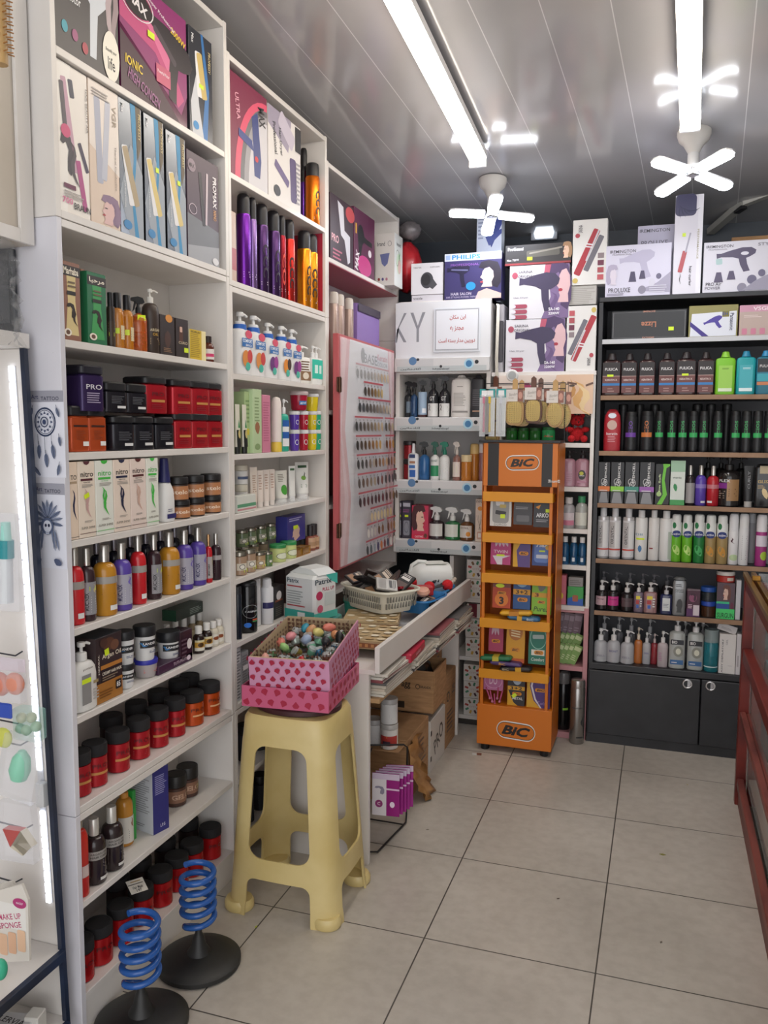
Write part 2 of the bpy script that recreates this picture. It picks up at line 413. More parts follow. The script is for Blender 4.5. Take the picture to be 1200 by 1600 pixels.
def sqjar(D, H, body, lid, items=(), lh=0.24, labcol=None):
    R = D/2; b = MB().lathe([(R*.96, 0), (R*.98, H*.03), (R*.98, H*(1-lh)*.95), (R*.86, H*(1-lh)), (R*.86, H*(1-lh)+.001)], body, pw=6, seg=28)
    l = MB().lathe([(R*.9, H*(1-lh)), (R*.99, H*(1-lh)+.003), (R*.99, H-.004), (R*.9, H)], lid, pw=5, seg=28)
    P = [('jar_body', b.mesh()), ('lid', l.mesh())]
    if items: P.append(('label', flab(R*.985, H*.1, H*.55, D*.8, items, labcol)))
    return P
def shoulder(D, H, body, cap, items=(), labcol=None, caph=0.24, capw=0.42, band=None, lz=.06, lhh=.5, capkind='cap'):
    R = D/2; s = 1-caph; n = R*capw*.8
    prof = [(R*.92, 0), (R, H*.02), (R, H*(s-.17))]
    for i in range(1, 7):
        a = i/6*PI/2; prof.append((n+(R-n)*math.cos(a)**.9, H*(s-.17)+H*.16*math.sin(a)))
    prof.append((n, H*s))
    b = MB().lathe(prof, body)
    c = MB().lathe([(R*capw, H*s), (R*capw, H-.002), (R*capw*.9, H)], cap)
    P = [('bottle_body', b.mesh()), (capkind, c.mesh())]
    if items or labcol: P.append(('label', lab(R, H*lz, H*lhh, D*1.15, items, labcol)))
    return P
def can(D, H, body, cap, items=(), caph=.2, capw=.9, dome=True, labcol=None, lz=.05, lhh=.6):
    R = D/2; s = 1-caph
    b = MB().lathe([(R*.96, 0), (R, .003), (R, H*s-.006), (R*.93, H*s)], body)
    pr = [(R*capw, H*s), (R*capw, H*(1-caph*.35)), (R*capw*.93, H*(1-caph*.12)), (R*capw*.7, H*(1-caph*.03)), (0, H)] if dome else [(R*capw, H*s), (R*capw, H-.002), (R*capw*.93, H), (0, H)]
    P = [('can_body', b.mesh()), ('cap', MB().lathe(pr, cap, cap=False).mesh())]
    if items or labcol: P.append(('label', lab(R, H*lz, H*lhh, D*1.2, items, labcol)))
    return P
def pump_mesh(R, z0, z1, col, ln=1.0):
    h = z1-z0; mb = MB().lathe([(R, z0), (R, z0+h*.4), (R*.8, z0+h*.44), (R*.32, z0+h*.46), (R*.3, z0+h*.74)], col, seg=12)
    mb.lathe([(R*.7, z0+h*.74), (R*.75, z0+h*.8), (R*.7, z1-h*.02), (R*.4, z1)], col, seg=12)
    mb.tube([(0, 0, z0+h*.88), (R*1.6*ln, -R*.2, z0+h*.88), (R*2.5*ln, -R*.3, z0+h*.78)], R*.28, col, 6)
    return mb.mesh('pump')
def pumpb(D, H, body, pcol, items=(), labcol=None, ph=.26, sq=2, dr=1.0, shoulder_=.14, lz=.1, lhh=.42, ln=1.0, neck=.36, lw=.95):
    R = D/2; s = 1-ph
    prof = [(R*.9, 0), (R, H*.02), (R, H*(s-shoulder_)), (R*.93, H*(s-shoulder_*.5)), (R*.7, H*(s-shoulder_*.15)), (R*neck, H*s)]
    b = MB().lathe(prof, body, pw=sq, sy=dr, seg=24)
    P = [('bottle_body', b.mesh()), ('pump', pump_mesh(R*neck*1.1, H*s, H, pcol, ln))]
    if items or labcol: P.append(('label', lab(R, H*lz, H*lhh, D*lw, items, labcol) if sq == 2 else flab(R*dr, H*lz, H*lhh, D*lw*.85, items, labcol)))
    return P
def flatb(D, H, body, cap, items=(), labcol=None, dr=.55, caph=.16, capw=.4, sq=4, lz=.08, lhh=.6, top_r=.12, lw=.8):
    R = D/2; s = 1-caph
    b = MB().lathe([(R*.93, 0), (R, H*.03), (R, H*(s-top_r)), (R*.9, H*(s-top_r*.4)), (R*.6, H*(s-.01)), (R*capw*.8, H*s)], body, pw=sq, sy=dr, seg=28)
    c = MB().lathe([(R*capw*1.25, H*s), (R*capw, H*(s+caph*.5)), (R*capw*.85, H-.002), (R*capw*.7, H)], cap, sy=min(1, dr*1.6), seg=14)
    P = [('bottle_body', b.mesh()), ('cap', c.mesh())]
    if items or labcol: P.append(('label', flab(R*dr, H*lz, H*lhh, D*lw, items, labcol)))
    return P
def trigger(D, H, body, tcol, items=(), labcol=None, dr=1.0, th=.34, lz=.1, lhh=.38, sh_=.12):
    R = D/2; s = 1-th; n = R*.3
    b = MB().lathe([(R*.92, 0), (R, H*.02), (R, H*(s-sh_)), (R*.85, H*(s-sh_*.5)), (n*1.1, H*(s-.01)), (n, H*s)], body, sy=dr)
    k = H*th; g = MB().lathe([(n*1.25, H*s), (n*1.25, H*s+k*.3), (n*.7, H*s+k*.42), (n*.7, H*s+k*.6)], tcol, seg=10)
    z = H*s+k*.58; g.prism([(-R*.95, z+k*.18), (-R*.9, z+k*.33), (-R*.1, z+k*.42), (R*.5, z+k*.36), (R*.75, z+k*.1), (R*.5, z), (-R*.3, z), (-R*.5, z+k*.12)], -R*.24, R*.24, tcol)
    g.prism([(-R*.48, z+k*.1), (-R*.3, z+k*.02), (-R*.5, z-k*.35), (-R*.72, z-k*.5), (-R*.62, z-k*.3)], -R*.12, R*.12, tcol)
    P = [('bottle_body', b.mesh()), ('trigger_head', g.mesh())]
    if items or labcol: P.append(('label', lab(R, H*lz, H*lhh, D*1.05, items, labcol) if dr == 1 else flab(R*dr*.96, H*lz, H*lhh, D*.7, items, labcol)))
    return P
def tubeb(D, H, body, cap, items=(), caph=.14):
    """standing tube: round cap below, flat crimp on top"""
    R = D/2; mb = MB(); seg = 20; vs = []; N = 6
    for k in range(N+1):
        t = k/N; z = H*(caph+(1-caph)*t); ry = R*.62*(1-t)+.0008; rx = R*(.86+.14*t)
        vs += [(rx*math.cos(2*PI*i/seg), ry*math.sin(2*PI*i/seg), z) for i in range(seg)]
    mb.add(vs, [(k*seg+i, k*seg+(i+1) % seg, (k+1)*seg+(i+1) % seg, (k+1)*seg+i) for k in range(N) for i in range(seg)], body, True)
    mb.add(vs[-seg:], [tuple(range(seg))], body)
    if items:
        def mp(x, z, l):
            t = z/(H*(1-caph)); ry = R*.62*(1-t)+.0008; q = min(.98, abs(x)/(R*.9)); return (x, -ry*math.sqrt(1-q*q)-l-.0006, H*caph+z)
        mb.art(items, D*.8, H*(1-caph), mp, R)
    return [('tube_body', mb.mesh()), ('cap', MB().lathe([(R*.72, 0), (R*.74, H*caph)], cap, sy=.8).mesh())]
def tub(D, H, body, lid, items=(), labcol=None, lh=.22):
    R = D/2; b = MB().lathe([(R*.72, 0), (R*.82, H*.08), (R*.93, H*(1-lh)), (R*.93, H*(1-lh)+.001)], body)
    l = MB().lathe([(R*.97, H*(1-lh)), (R, H*(1-lh)+.002), (R, H-.003), (R*.95, H), (0, H)], lid, cap=False)
    P = [('tub_body', b.mesh()), ('lid', l.mesh())]
    if items or labcol: P.append(('label', lab(R*.91, H*.2, H*.42, D*.9, items, labcol)))
    return P
def minib(D, H, body, cap, items=(), labcol=None, caph=.2):
    R = D/2; s = 1-caph
    b = MB().lathe([(R*.95, 0), (R, H*.02), (R, H*(s-.16)), (R*.8, H*(s-.06)), (R*.5, H*(s-.02)), (R*.5, H*s)], body, seg=16)
    c = MB().lathe([(R*.62, H*s), (R*.62, H-.001), (R*.55, H)], cap, seg=14)
    P = [('bottle_body', b.mesh()), ('cap', c.mesh())]
    if items or labcol: P.append(('label', lab(R, H*.1, H*.4, D*1.1, items, labcol)))
    return P

# ============================================================ THE ROOM
def mat_floor():
    m = noisy('stone_look_tile', 'b3aca2', 'c8c1b7', 2.2, 0.32, detail=7, lo=.3, hi=.7); nt = m.node_tree; b = nt.nodes['Principled BSDF']
    base = b.inputs['Base Color'].links[0].from_socket
    tc = nt.nodes.new('ShaderNodeTexCoord'); sp = nt.nodes.new('ShaderNodeSeparateXYZ'); nt.links.new(tc.outputs['Object'], sp.inputs[0])
    a = grid_lines(nt, sp.outputs['X'], -0.6295-10*0.5, 0.5, 0.0021); c = grid_lines(nt, sp.outputs['Y'], 3.765-10*0.4962, 0.4962, 0.0021)
    k = math_node(nt, 'MAXIMUM', a, c)
    n = nt.nodes.new('ShaderNodeTexNoise'); n.inputs['Scale'].default_value = 26; n.inputs['Detail'].default_value = 8; nt.links.new(tc.outputs['Object'], n.inputs[0])
    sm = nt.nodes.new('ShaderNodeMixRGB'); sm.blend_type = 'MULTIPLY'; sm.inputs[0].default_value = .35
    rp = nt.nodes.new('ShaderNodeValToRGB'); rp.color_ramp.elements[0].position = .35; rp.color_ramp.elements[0].color = (.72, .7, .67, 1); rp.color_ramp.elements[1].position = .6
    nt.links.new(n.outputs[0], rp.inputs[0]); nt.links.new(base, sm.inputs[1]); nt.links.new(rp.outputs[0], sm.inputs[2])
    mx = nt.nodes.new('ShaderNodeMixRGB'); nt.links.new(k, mx.inputs[0]); nt.links.new(sm.outputs[0], mx.inputs[1]); mx.inputs[2].default_value = (*lin('4b4640'), 1)
    nt.links.new(mx.outputs[0], b.inputs['Base Color'])
    return m
def mat_ceiling():
    m = noisy('glossy_ceiling_panel', 'a9a8aa', 'b2b1b3', 1.5, 0.13, spec=.8); nt = m.node_tree; b = nt.nodes['Principled BSDF']
    base = b.inputs['Base Color'].links[0].from_socket
    tc = nt.nodes.new('ShaderNodeTexCoord'); sp = nt.nodes.new('ShaderNodeSeparateXYZ'); nt.links.new(tc.outputs['Object'], sp.inputs[0])
    k = grid_lines(nt, sp.outputs['X'], -0.37-10*0.2, 0.2, 0.0016)
    mx = nt.nodes.new('ShaderNodeMixRGB'); nt.links.new(k, mx.inputs[0]); nt.links.new(base, mx.inputs[1]); mx.inputs[2].default_value = (*lin('dcdbdd'), 1)
    nt.links.new(mx.outputs[0], b.inputs['Base Color'])
    return m
struct('floor', MB().box(-1.7, 2.5, -1.5, 4.85, -0.1, 0, mat_floor()).mesh('floor'))
cm = MB().box(-3, 3, -5, 3, 0, 0.05, mat_ceiling())
struct('ceiling', cm.mesh('ceiling'), (0, 3.2, 2.73), (math.atan(-0.09), 0, math.radians(-2.86)))
WALLP = noisy('painted_wall', 'b7b3ad', 'c2beb8', 4, 0.7)
struct('wall_left', MB().box(-1.66, -1.56, -1.5, 4.85, 0, 3.1, WALLP).mesh('wall'))
struct('wall_back', MB().box(-1.66, 2.5, 4.75, 4.85, 0, 2.8, noisy('slate_blue_wall', '3d434c', '474e58', 5, 0.45)).mesh('wall'))
struct('wall_right', MB().box(2.4, 2.5, -1.5, 4.85, 0, 3.1, WALLP).mesh('wall'))

# ------------------------------------------------------------ lamps
def tube_lamp(p0, p1, wd, label):
    a = Vector(p0); b = Vector(p1); L = (b-a).length; h = wd/2
    hous = MB().box(-L/2, L/2, -h*1.02, h*1.02, -.012, .016, 'dcdce0')
    d = MB(); pr = [(h*math.cos(t*PI/10), -.012-.036*math.sin(t*PI/10)) for t in range(11)]
    d.add([(x, y, z) for x in (-L/2+.012, L/2-.012) for y, z in pr], [(i, i+1, 12+i, 11+i) for i in range(10)], M('fff3e2:e%g' % TUBE_E), True)
    caps = []
    for s in (-1, 1):
        x = s*(L/2-.006); caps.append(('end_cap', MB().box(x-.006, x+.006, -h, h, -.05, .012, 'd8d8dc').mesh()))
    dirv = (b-a).normalized(); rz = math.atan2(dirv.y, dirv.x); ry = -math.asin(dirv.z)
    put([('housing', hous.mesh()), ('diffuser', d.mesh())]+caps, 'tube_lamp', label, 'ceiling lamp', (a+b)/2, rot=(0, ry, rz))
tube_lamp((-0.775, 1.75, ceil_z(1.75)-.03), (-0.785, 3.56, ceil_z(3.56)-.03), .072, 'long white LED tube lamp on the ceiling, nearer the left shelves')
tube_lamp((-0.01, 1.75, ceil_z(1.75)-.03), (0.048, 3.42, ceil_z(3.42)-.03), .072, 'long white LED tube lamp on the ceiling, right one of the pair')
def blade_lamp(u, v, x, y, label, rz, tiltx):
    zc = ceil_z(y); P = []
    base = MB().lathe([(.018, -.075), (.026, -.06), (.034, -.045), (.05, -.03), (.056, -.012), (.056, 0.0)][::1], 'dedbd6', seg=24).mesh()
    sock = MB().lathe([(.013, -.125), (.019, -.12), (.019, -.078), (.017, -.072)], 'e6e6e6', seg=16).mesh()
    hub = MB().lathe([(.02, -.152), (.024, -.148), (.024, -.128), (.016, -.122)], '9a9a9c:m', seg=4).mesh()
    P = [('ceiling_mount', base), ('lamp_holder', sock), ('hub', hub)]
    for i in range(4):
        a = rz+i*PI/2; mt = Matrix.Translation((0, 0, -.14)) @ Matrix.Rotation(-.12, 4, 'X') @ Matrix.Rotation(a, 4, 'Z') @ Matrix.Translation((.028, 0, 0)) @ Matrix.Rotation(tiltx, 4, 'Y')
        fr = MB(); gl = MB()
        out = [(0, -.021), (.12, -.026), (.138, -.02), (.144, 0), (.138, .02), (.12, .026), (0, .021)]
        n = len(out); vs = [mt @ Vector((px, py, z)) for z in (.002, .008) for px, py in out]
        fr.add(vs, [tuple(range(n)), tuple(range(2*n-1, n-1, -1))]+[(k, (k+1) % n, n+(k+1) % n, n+k) for k in range(n)], 'dadade')
        vs = [mt @ Vector((px*.97+.002, py*.92, z)) for z in (-.008, .0015) for px, py in out]
        gl.add(vs, [tuple(range(n-1, -1, -1)), tuple(range(n, 2*n))]+[(k, (k+1) % n, n+(k+1) % n, n+k) for k in range(n)], 'f4f8ff:e%g' % BLADE_E)
        P.append(('blade', fr.mesh(), [('light_panel', gl.mesh())]))
    put(P, 'folding_blade_lamp', label, 'ceiling lamp', (x, y, zc), rot=(-.09, 0, 0), scale=(1.15, 1.15, 1.15))
blade_lamp(0, 0, -0.791, 3.90, 'four-bladed white LED lamp on the ceiling, nearer the left shelves', math.radians(18), math.radians(2))
blade_lamp(0, 0, 0.067, 3.61, 'four-bladed white LED lamp on the ceiling, nearer the black cabinet', math.radians(42), math.radians(2))
p = ony(850, 364, 4.70)  # added glowing panel stands in for a mirrored lamp; no real fixture here
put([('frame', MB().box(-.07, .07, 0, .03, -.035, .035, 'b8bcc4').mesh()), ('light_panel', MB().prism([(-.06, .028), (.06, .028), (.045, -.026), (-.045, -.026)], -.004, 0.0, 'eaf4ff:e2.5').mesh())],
    'lamp_reflection', 'small added panel glowing as a lamp reflection on the dark back wall above the boxes', 'lamp reflection', p)
a = ony(1110, 362, 4.72); b = ony(1163, 316, 4.45); c = ony(1235, 288, 4.35)
mb = MB()
def bar(mb, a, b, w, h, mat):
    d = (b-a); L = d.length; q = d.to_track_quat('X', 'Z').to_matrix().to_4x4(); q.translation = a
    mb.box(0, L, -w/2, w/2, -h/2, h/2, mat, q)
s1 = MB(); bar(s1, a, b, .04, .03, 'a9a8a2'); s2 = MB(); bar(s2, b, c, .04, .035, 'b9b8b2'); s3 = MB(); bar(s3, b-Vector((0, 0, .02)), b+Vector((-.03, .05, -.03)), .03, .02, '2a2a2c')
put([('rail', s1.mesh()), ('rail', s2.mesh()), ('joint', s3.mesh())], 'ceiling_frame', 'bent grey metal frame hanging under the ceiling at upper right', 'frame', (0, 0, 0))

# ------------------------------------------------------------ left wall shelving: modules stacked on one another
TP = .018
def module(y0, y1, z0, z1, shelves, xb=-1.545, inner=None, name_mat=LAM, lpan=None, topgap=True, under=None, depths=None):
    P = []
    P.append(('side_panel', MB().rbox(xb, XF, y0, y0+TP, z0, z1, lpan or name_mat, .0012).mesh()))
    P.append(('side_panel', MB().rbox(xb, XF, y1-TP, y1, z0, z1, name_mat, .0012).mesh()))
    P.append(('back_panel', MB().box(xb-.006, xb, y0, y1, z0, z1, name_mat).mesh()))
    for i, z in enumerate(shelves):
        P.append(('shelf', MB().rbox(xb, XF-.0015, y0+TP+.0005, y1-TP-.0005, z-TP, z, name_mat, .0012).mesh()))
    if inner:
        P.append(('red_reflection', MB().box(xb+.001, XF-.012, y1-TP-.003, y1-TP-.0007, inner[0], inner[1], inner[2]).mesh()))  # thin added sheet, its colour painted as red reflected on the side
    return P
Y1, Y2, Y3, Y4 = 1.610, 2.410, 3.222, 4.19
S = 'shelving_unit'
mod = module(Y1, Y2-.001, 0, .577-TP/2, [.097, .340, .568], lpan=LAMS)
mod.append(('baseboard', MB().box(XF-.02, XF-.004, Y1+TP, Y2-TP, 0, .079, LAM).mesh()))
put(mod, S, 'white shelving unit on the floor by the blue coil holders, lowest of the near stack', 'shelving unit', (0, 0, 0))
put(module(Y1, Y2-.001, .5695, 2.000, [.5875, .815, 1.035, 1.250, 1.460, 1.725, 1.999], lpan=LAMS), S, 'white shelving unit with seven shelves between two joints, middle of the near stack', 'shelving unit', (0, 0, 0))
put(module(Y1, Y2-.001, 2.001, 2.77, [2.019, 2.38, 2.768]), S, 'white shelving unit of appliance boxes, highest of the near stack', 'shelving unit', (0, 0, 0))
put(module(Y2, Y3-.001, 0, .575, [.10, .33, .573]), S, 'white shelving unit behind the cream stool, lowest of the middle stack', 'shelving unit', (0, 0, 0))
put(module(Y2, Y3-.001, .576, 1.976, [.594, .805, 1.020, 1.237, 1.435, 1.698, 1.975]), S, 'white shelving unit of lotions and tubs, middle one of the middle stack', 'shelving unit', (0, 0, 0))
put(module(Y2, Y3-.001, 1.977, 2.69, [1.995, 2.33, 2.688], inner=(1.996, 2.31, 'a8263c')), S, 'white shelving unit of purple and orange sprays, highest of the middle stack', 'shelving unit', (0, 0, 0))
RU = M('a23246')
P = module(Y3, Y4, 1.98, 2.602, [2.225, 2.60]); P.append(('red_reflection', MB().box(-1.54, XF-.003, Y3+TP+.001, Y4-TP-.001, 2.2035, 2.2065, RU).mesh(), None, 'dark pink reflected colour painted on underside'))  # added sheet below the shelf holds reflected red as paint
put(P, S, 'white wall unit holding three hair dryer boxes beside the corner', 'shelving unit', (0, 0, 0))
P = module(Y3, Y4, .80, 1.979, [.82, 1.20, 1.60]); P.append(('red_reflection', MB().box(-1.544, -1.540, Y3+TP+.001, Y4-TP-.001, .83, 1.97, 'b03048').mesh()))  # reddish reflection in the bay painted as a sheet on its back
put(P, S, 'white shelving unit in the corner behind the hair colour chart', 'shelving unit', (0, 0, 0))

# ------------------------------------------------------------ back wall: white drawer-fronted shelf, narrow white shelf, black cabinet
YW = 4.40
def ux(u, z, y=YB): return Bx(u, y, z)
SX0, SX1 = -1.310, -.822
P = [('side_panel', MB().box(SX0, SX0+.02, YB, YW, .885, 2.16, LAM).mesh()), ('side_panel', MB().box(SX1-.02, SX1, YB+.002, YW, .885, 2.16, LAM).mesh()),
     ('back_panel', MB().box(SX0, SX1, YW-.01, YW, .885, 2.16, 'c9c7c6').mesh()), ('top_panel', MB().box(SX0, SX1, YB, YW, 2.14, 2.16, LAM).mesh())]
hd = MB().box(SX0+.001, SX1-.001, YB-.012, YB+.004, 1.875, 2.155, 'dedfe2')
hw = SX1-SX0
hd.art([('s', [(0, 0), (.2, 0), (.2, .42), (.78, 1), (1, 1), (.36, .5), (1, 0), (.76, 0), (.2, .45)], .055, .56, .13, .52, 0, '8f9096'), ('s', [(.42, 0), (.58, 0), (.58, .44), (1, 1), (.8, 1), (.5, .55), (.2, 1), (0, 1), (.42, .44)], .24, .56, .16, .52, 0, '8f9096')],
       hw, .28, flat(-YB+.012, 1.875, (SX0+SX1)/2))
P.append(('header_panel', hd.mesh()))
hx = (SX0+SX1)/2
for k, z in enumerate((1.81, 1.515, 1.198, .893)):
    lip = MB().rbox(SX0+.001, SX1-.001, YB-.03, YB+.001, z, z+.068, 'd3d2d2', .002)
    lip.art([('r', .03, .02, .97, .4, 'b9bfc0'), ('r', .02, .42, .42, .9, 'c7c7c8'), ('e', .2, .78, .042, .30, '5a7fa8'), ('e', .255, .88, .016, .1, '2c3038'), ('e', .79, .52, .05, .36, 'a9cfe0'), ('e', .79, .52, .032, .24, '3f78a6'), ('e', .87, .64, .02, .14, '1f2226'),
             ('t', 'ﻦﯿﺗﺎﻣﺩﺎﮐﺁ', .18, .2, .22, .18, '33363a'), ('e', .5, .36, .014, .1, '222428'), ('t', 'Schwarzkopf', .5, .17, .18, .17, '44474b')], hw, .068, flat(-YB+.03, z, hx))
    P.append(('shelf_lip', lip.mesh()))
    if k: P.append(('shelf', MB().box(SX0+.02, SX1-.02, YB, YW-.01, z+.05, z+.066, LAM).mesh()))
P.append(('shelf', MB().box(SX0+.02, SX1-.02, YB+.001, YW-.01, 1.80, 1.816, LAM).mesh()))
put(P, 'wall_shelf', 'white shelving unit with label strips and cut-out letters K Y on its header', 'shelving unit', (0, 0, 0))
sg = MB().box(-.118, .118, -.003, 0, -.108, .108, 'dfe2e8').box(-.112, .112, -.0038, -.003, -.102, .102, 'c3c6cc')
sg.art([('r', 0, 0, 1, 1, '6d7078'), ('r', .008, .01, .992, .99, 'e4e6ec'), ('t', 'ﻥﺎﮑﻣ ﻦﯾﺍ', .52, .8, .38, .13, 'b23a3a'), ('t', 'ﻪﺑ ﺰﻬﺠﻣ', .5, .52, .32, .14, 'b23a3a'), ('t', 'ﺖﺳﺍ ﻪﺘﺴﺑ ﺭﺍﺪﻣ ﻦﯿﺑﺭﻭﺩ', .5, .22, .86, .14, 'b23a3a')], .215, .195, flat(.0038, -.0975))
q = ony(714, 515, YB-.016)
put(sg.mesh(), 'paper_notice', 'white paper notice with three red Persian lines on the shelf header', 'notice', q)

NX0, NX1 = -.785, -.318
NB = MB()
P = [('side_panel', MB().box(NX0, NX0+.018, YB, YW, 0, 1.80, LAM).mesh()), ('side_panel', MB().rbox(NX1-.018, NX1, YB, YW, .66, 1.80, LAM, .001).mesh()),
     ('side_panel', MB().rbox(NX1-.022, NX1, YB-.004, YW, 0, .66, 'c08a90', .001).mesh(), None, 'dusty pink lower side'),
     ('back_panel', MB().box(NX0, NX1, YW-.01, YW, 0, 1.80, '5b5a5c').mesh()), ('top_panel', MB().rbox(NX0-.03, NX1+.002, YB-.006, YW, 1.782, 1.802, LAM, .001).mesh())]
for z in (1.461, 1.249, 1.046, .868, .668): P.append(('shelf', MB().rbox(NX0+.018, NX1-.018, YB, YW-.01, z-.022, z, LAM, .001).mesh()))
P.append(('shelf', MB().rbox(NX0+.018, NX1-.022, YB-.004, YW-.01, .635, .645, 'c08a90', .001).mesh())); P.append(('shelf', MB().rbox(NX0+.018, NX1-.022, YB-.004, YW-.01, .345, .368, 'c08a90', .001).mesh()))
P.append(('bottom_panel', MB().box(NX0+.018, NX1-.022, YB, YW-.01, .0, .03, 'c08a90').mesh()))
put(P, 'shelving_unit', 'narrow white shelving unit with dusty pink lower half behind the orange stand', 'shelving unit', (0, 0, 0))

CX0, CX1 = -.312, 1.30
BLK = noisy('black_board', '222327', '2b2c31', 8, .42)
BRN = noisy('brown_edge', '8f6f56', 'a08066', 12, .6)
P = [('side_panel', MB().box(CX0, CX0+.018, YB, YW, .396, 2.117, BLK).mesh()), ('side_panel', MB().box(CX1-.02, CX1, YB, YW, 0, 2.14, BLK).mesh()),
     ('back_panel', MB().box(CX0, CX1, YW-.012, YW, 0, 2.14, noisy('grey_board', '54555a', '606167', 3, .6)).mesh()), ('top_panel', MB().rbox(CX0, CX1, YB-.004, YW, 2.118, 2.140, BLK, .002).mesh()),
     ('carcass', MB().box(CX0, CX1-.02, YB+.012, YW, 0.0, .03, BLK).mesh()), ('side_panel', MB().box(CX0, CX0+.02, YB+.001, YW, 0, .40, BLK).mesh())]
for z, m in ((1.945, 'c2c3c6'), (1.685, BRN), (1.424, BRN), (1.176, BRN), (.908, BRN), (.654, BRN)):
    sub = [('edge_band', MB().rbox(CX0+.0185, CX1-.0205, YB-.003, YB+.0005, z-.021, z+.0008, m, .001).mesh())]
    P.append(('shelf', MB().box(CX0+.0185, CX1-.0205, YB+.001, YW-.012, z-.02, z, BLK).mesh(), sub))
P.append(('shelf', MB().rbox(CX0, CX1-.02, YB-.002, YW-.012, .365, .395, BLK, .002).mesh()))
def handle(x): 
    return MB().tube([(x+.019*math.cos(i*PI/10), YB-.014, .338+.019*math.sin(i*PI/10)) for i in range(20)], .0045, 'd8d8da:m', 6, True).add([(x+.016*math.cos(t*PI/8-PI/2), YB-.013, .338+.016*math.sin(t*PI/8-PI/2)) for t in range(9)], [tuple(range(9))], 'b8b8bc:m').mesh()
xs = Bx(1093, YB, .2)
for (x0, x1, hxx) in ((CX0+.004, xs-.002, Bx(1074, YB, .34)), (xs+.002, xs+.40, Bx(1110, YB, .34)), (xs+.404, CX1-.02, xs+.46)):
    P.append(('door', MB().rbox(x0, x1, YB-.012, YB+.004, .045, .362, BLK, .003).mesh(), [('handle', handle(hxx))]))
P.append(('plinth', MB().box(CX0, CX1, YB-.004, YB+.01, 0, .045, BLK).mesh()))
put(P, 'shelf_cabinet', 'tall black cabinet with six open shelves of bottles above plain doors', 'cabinet', (0, 0, 0))

# nail box shelving under the white unit, seen past the desk
P = [('side_panel', MB().box(-.826, -.812, YB+.02, YW, 0.031, .88, LAM).mesh()), ('side_panel', MB().box(-1.02, -1.00, YB+.02, YW, .031, .88, LAM).mesh()), ('back_panel', MB().box(-1.0, -.826, YW-.02, YW-.01, .04, .88, 'bdbbb8').mesh())]
for z in (.05, .36, .665): P.append(('shelf', MB().box(-1.0, -.826, YB+.025, YW-.02, z-.02, z, LAM).mesh()))
P.append(('plinth', MB().box(-1.02, -.812, YB+.03, YW, 0, .03, '3a3632').mesh()))
put(P, 'shelving_unit', 'low white shelving unit of manicure boxes between the desk and orange stand', 'shelving unit', (0, 0, 0))

# ============================================================ NEAR STACK
def irn(cx, cz, w, h, rot, c1='c9b06a', c2='e3e3e6'): return [('s', RR, cx-.03, cz, w*.3, h, rot, c2), ('s', RR, cx+.08, cz, w*.26, h, rot+8, c1)]
N = 'near stack '
zt = 2.3805
boxL(zt, 86, 187, .30, '4a4648', [('p', [(.52, .1), (.62, .1), (.66, .45), (.86, .6), (.9, 1), (.42, 1), (.4, .62), (.54, .5)], 'd4dae2'), ('s', WAVE, .85, .6, .3, .8, 0, 'b9a8ac'), ('s', WAVE, .95, .6, .3, .8, 180, 'a08e92'),
     ('t', 'Hair Dryer', .2, .56, .36, .07, 'f2f2f2'), ('t', 'AC Motor', .22, .45, .34, .07, 'f2f2f2'), ('e', .14, .2, .045, .045, '3aa0b4'), ('e', .29, .18, .045, .045, 'a0507e'), ('e', .44, .13, .045, .045, 'b04050'),
     ('e', .86, .2, .14, .2, 'f1ecdf'), ('t', 'life', .86, .14, .12, .1, '2c2a2a'), ('t', 'Beautify your', .86, .24, .18, .035, '6a6660')],
     'hair_dryer_box', 'dark grey box with a silver dryer and AC Motor print, near stack top shelf', 'box', dep=.12)
boxL(zt, 189, 293, .30, '5a1840:g', [('p', [(0, 1), (0, .55), (.9, .1), (1, 0.3), (1, 1)], '8c2c6c'), ('p', [(0, 1), (0, .6), (.5, .5), (.85, .15), (.95, .25), (.5, .8), (.3, 1)], 'c04a7e'), ('p', [(0, .9), (0, .75), (.4, .68), (.7, .4), (.8, .45), (.45, .8)], 'd8709a'), ('p', [(0, .5), (.45, .3), (.9, 0), (0, 0)], '3a1228'),
     ('s', DRYER, .68, .52, .75, .62, -18, '241a22'), ('s', PILL, .65, .62, .4, .06, -30, '4a4048'), ('o', .25, .8, .23, .13, .06, 'e8e4e6'), ('e', .25, .8, .2, .11, '1d141a'), ('t', 'MAX', .25, .8, .28, .09, 'e8e4e6', -14, .03), ('t', '2000W', .86, .78, .24, .06, 'e8c83c', -14, .02), ('t', 'Super Professional', .6, .86, .4, .04, 'f0e4ec', -16),
     ('t', 'IONIC', .18, .27, .24, .08, 'e8c83c', -4, .02), ('t', 'HIGH CONCEN', .32, .12, .46, .09, '9a5c8c', -14, .02), ('r', .5, .26, .72, .42, 'c45a78'), ('t', 'Powerful Motor', .61, .36, .18, .03, 'f6dfe8'), sticker(.43, .62, .1, .055)],
     'hair_dryer_box', 'large magenta box with a black dryer and 2000W print, near stack top shelf', 'box', dep=.12)
boxL(zt, 297, 333, .30, '43454c:s', [('p', [(.0, 1), (.5, 1), (.7, .5), (.5, .0), (.75, 0), (.85, .5), (.6, 1)], '2f6fae'), ('p', [(.1, .0), (.6, .0), (.4, .3), (.3, .6), (.05, .3)], 'c9ccd2')]+irn(.45, .6, .9, .42, 6)+[('t', 'Max', .15, .9, .09, .1, 'e6e6ea', -90), ('t', 'PROFESSY', .86, .78, .2, .1, 'd8c48c', -90), sticker(.5, .5, .2, .04), ('e', .25, .1, .12, .04, '2a86c4')],
     'hair_iron_box', 'tall silver and blue box of a gold-plated hair iron, near stack top shelf', 'box', dep=.1)
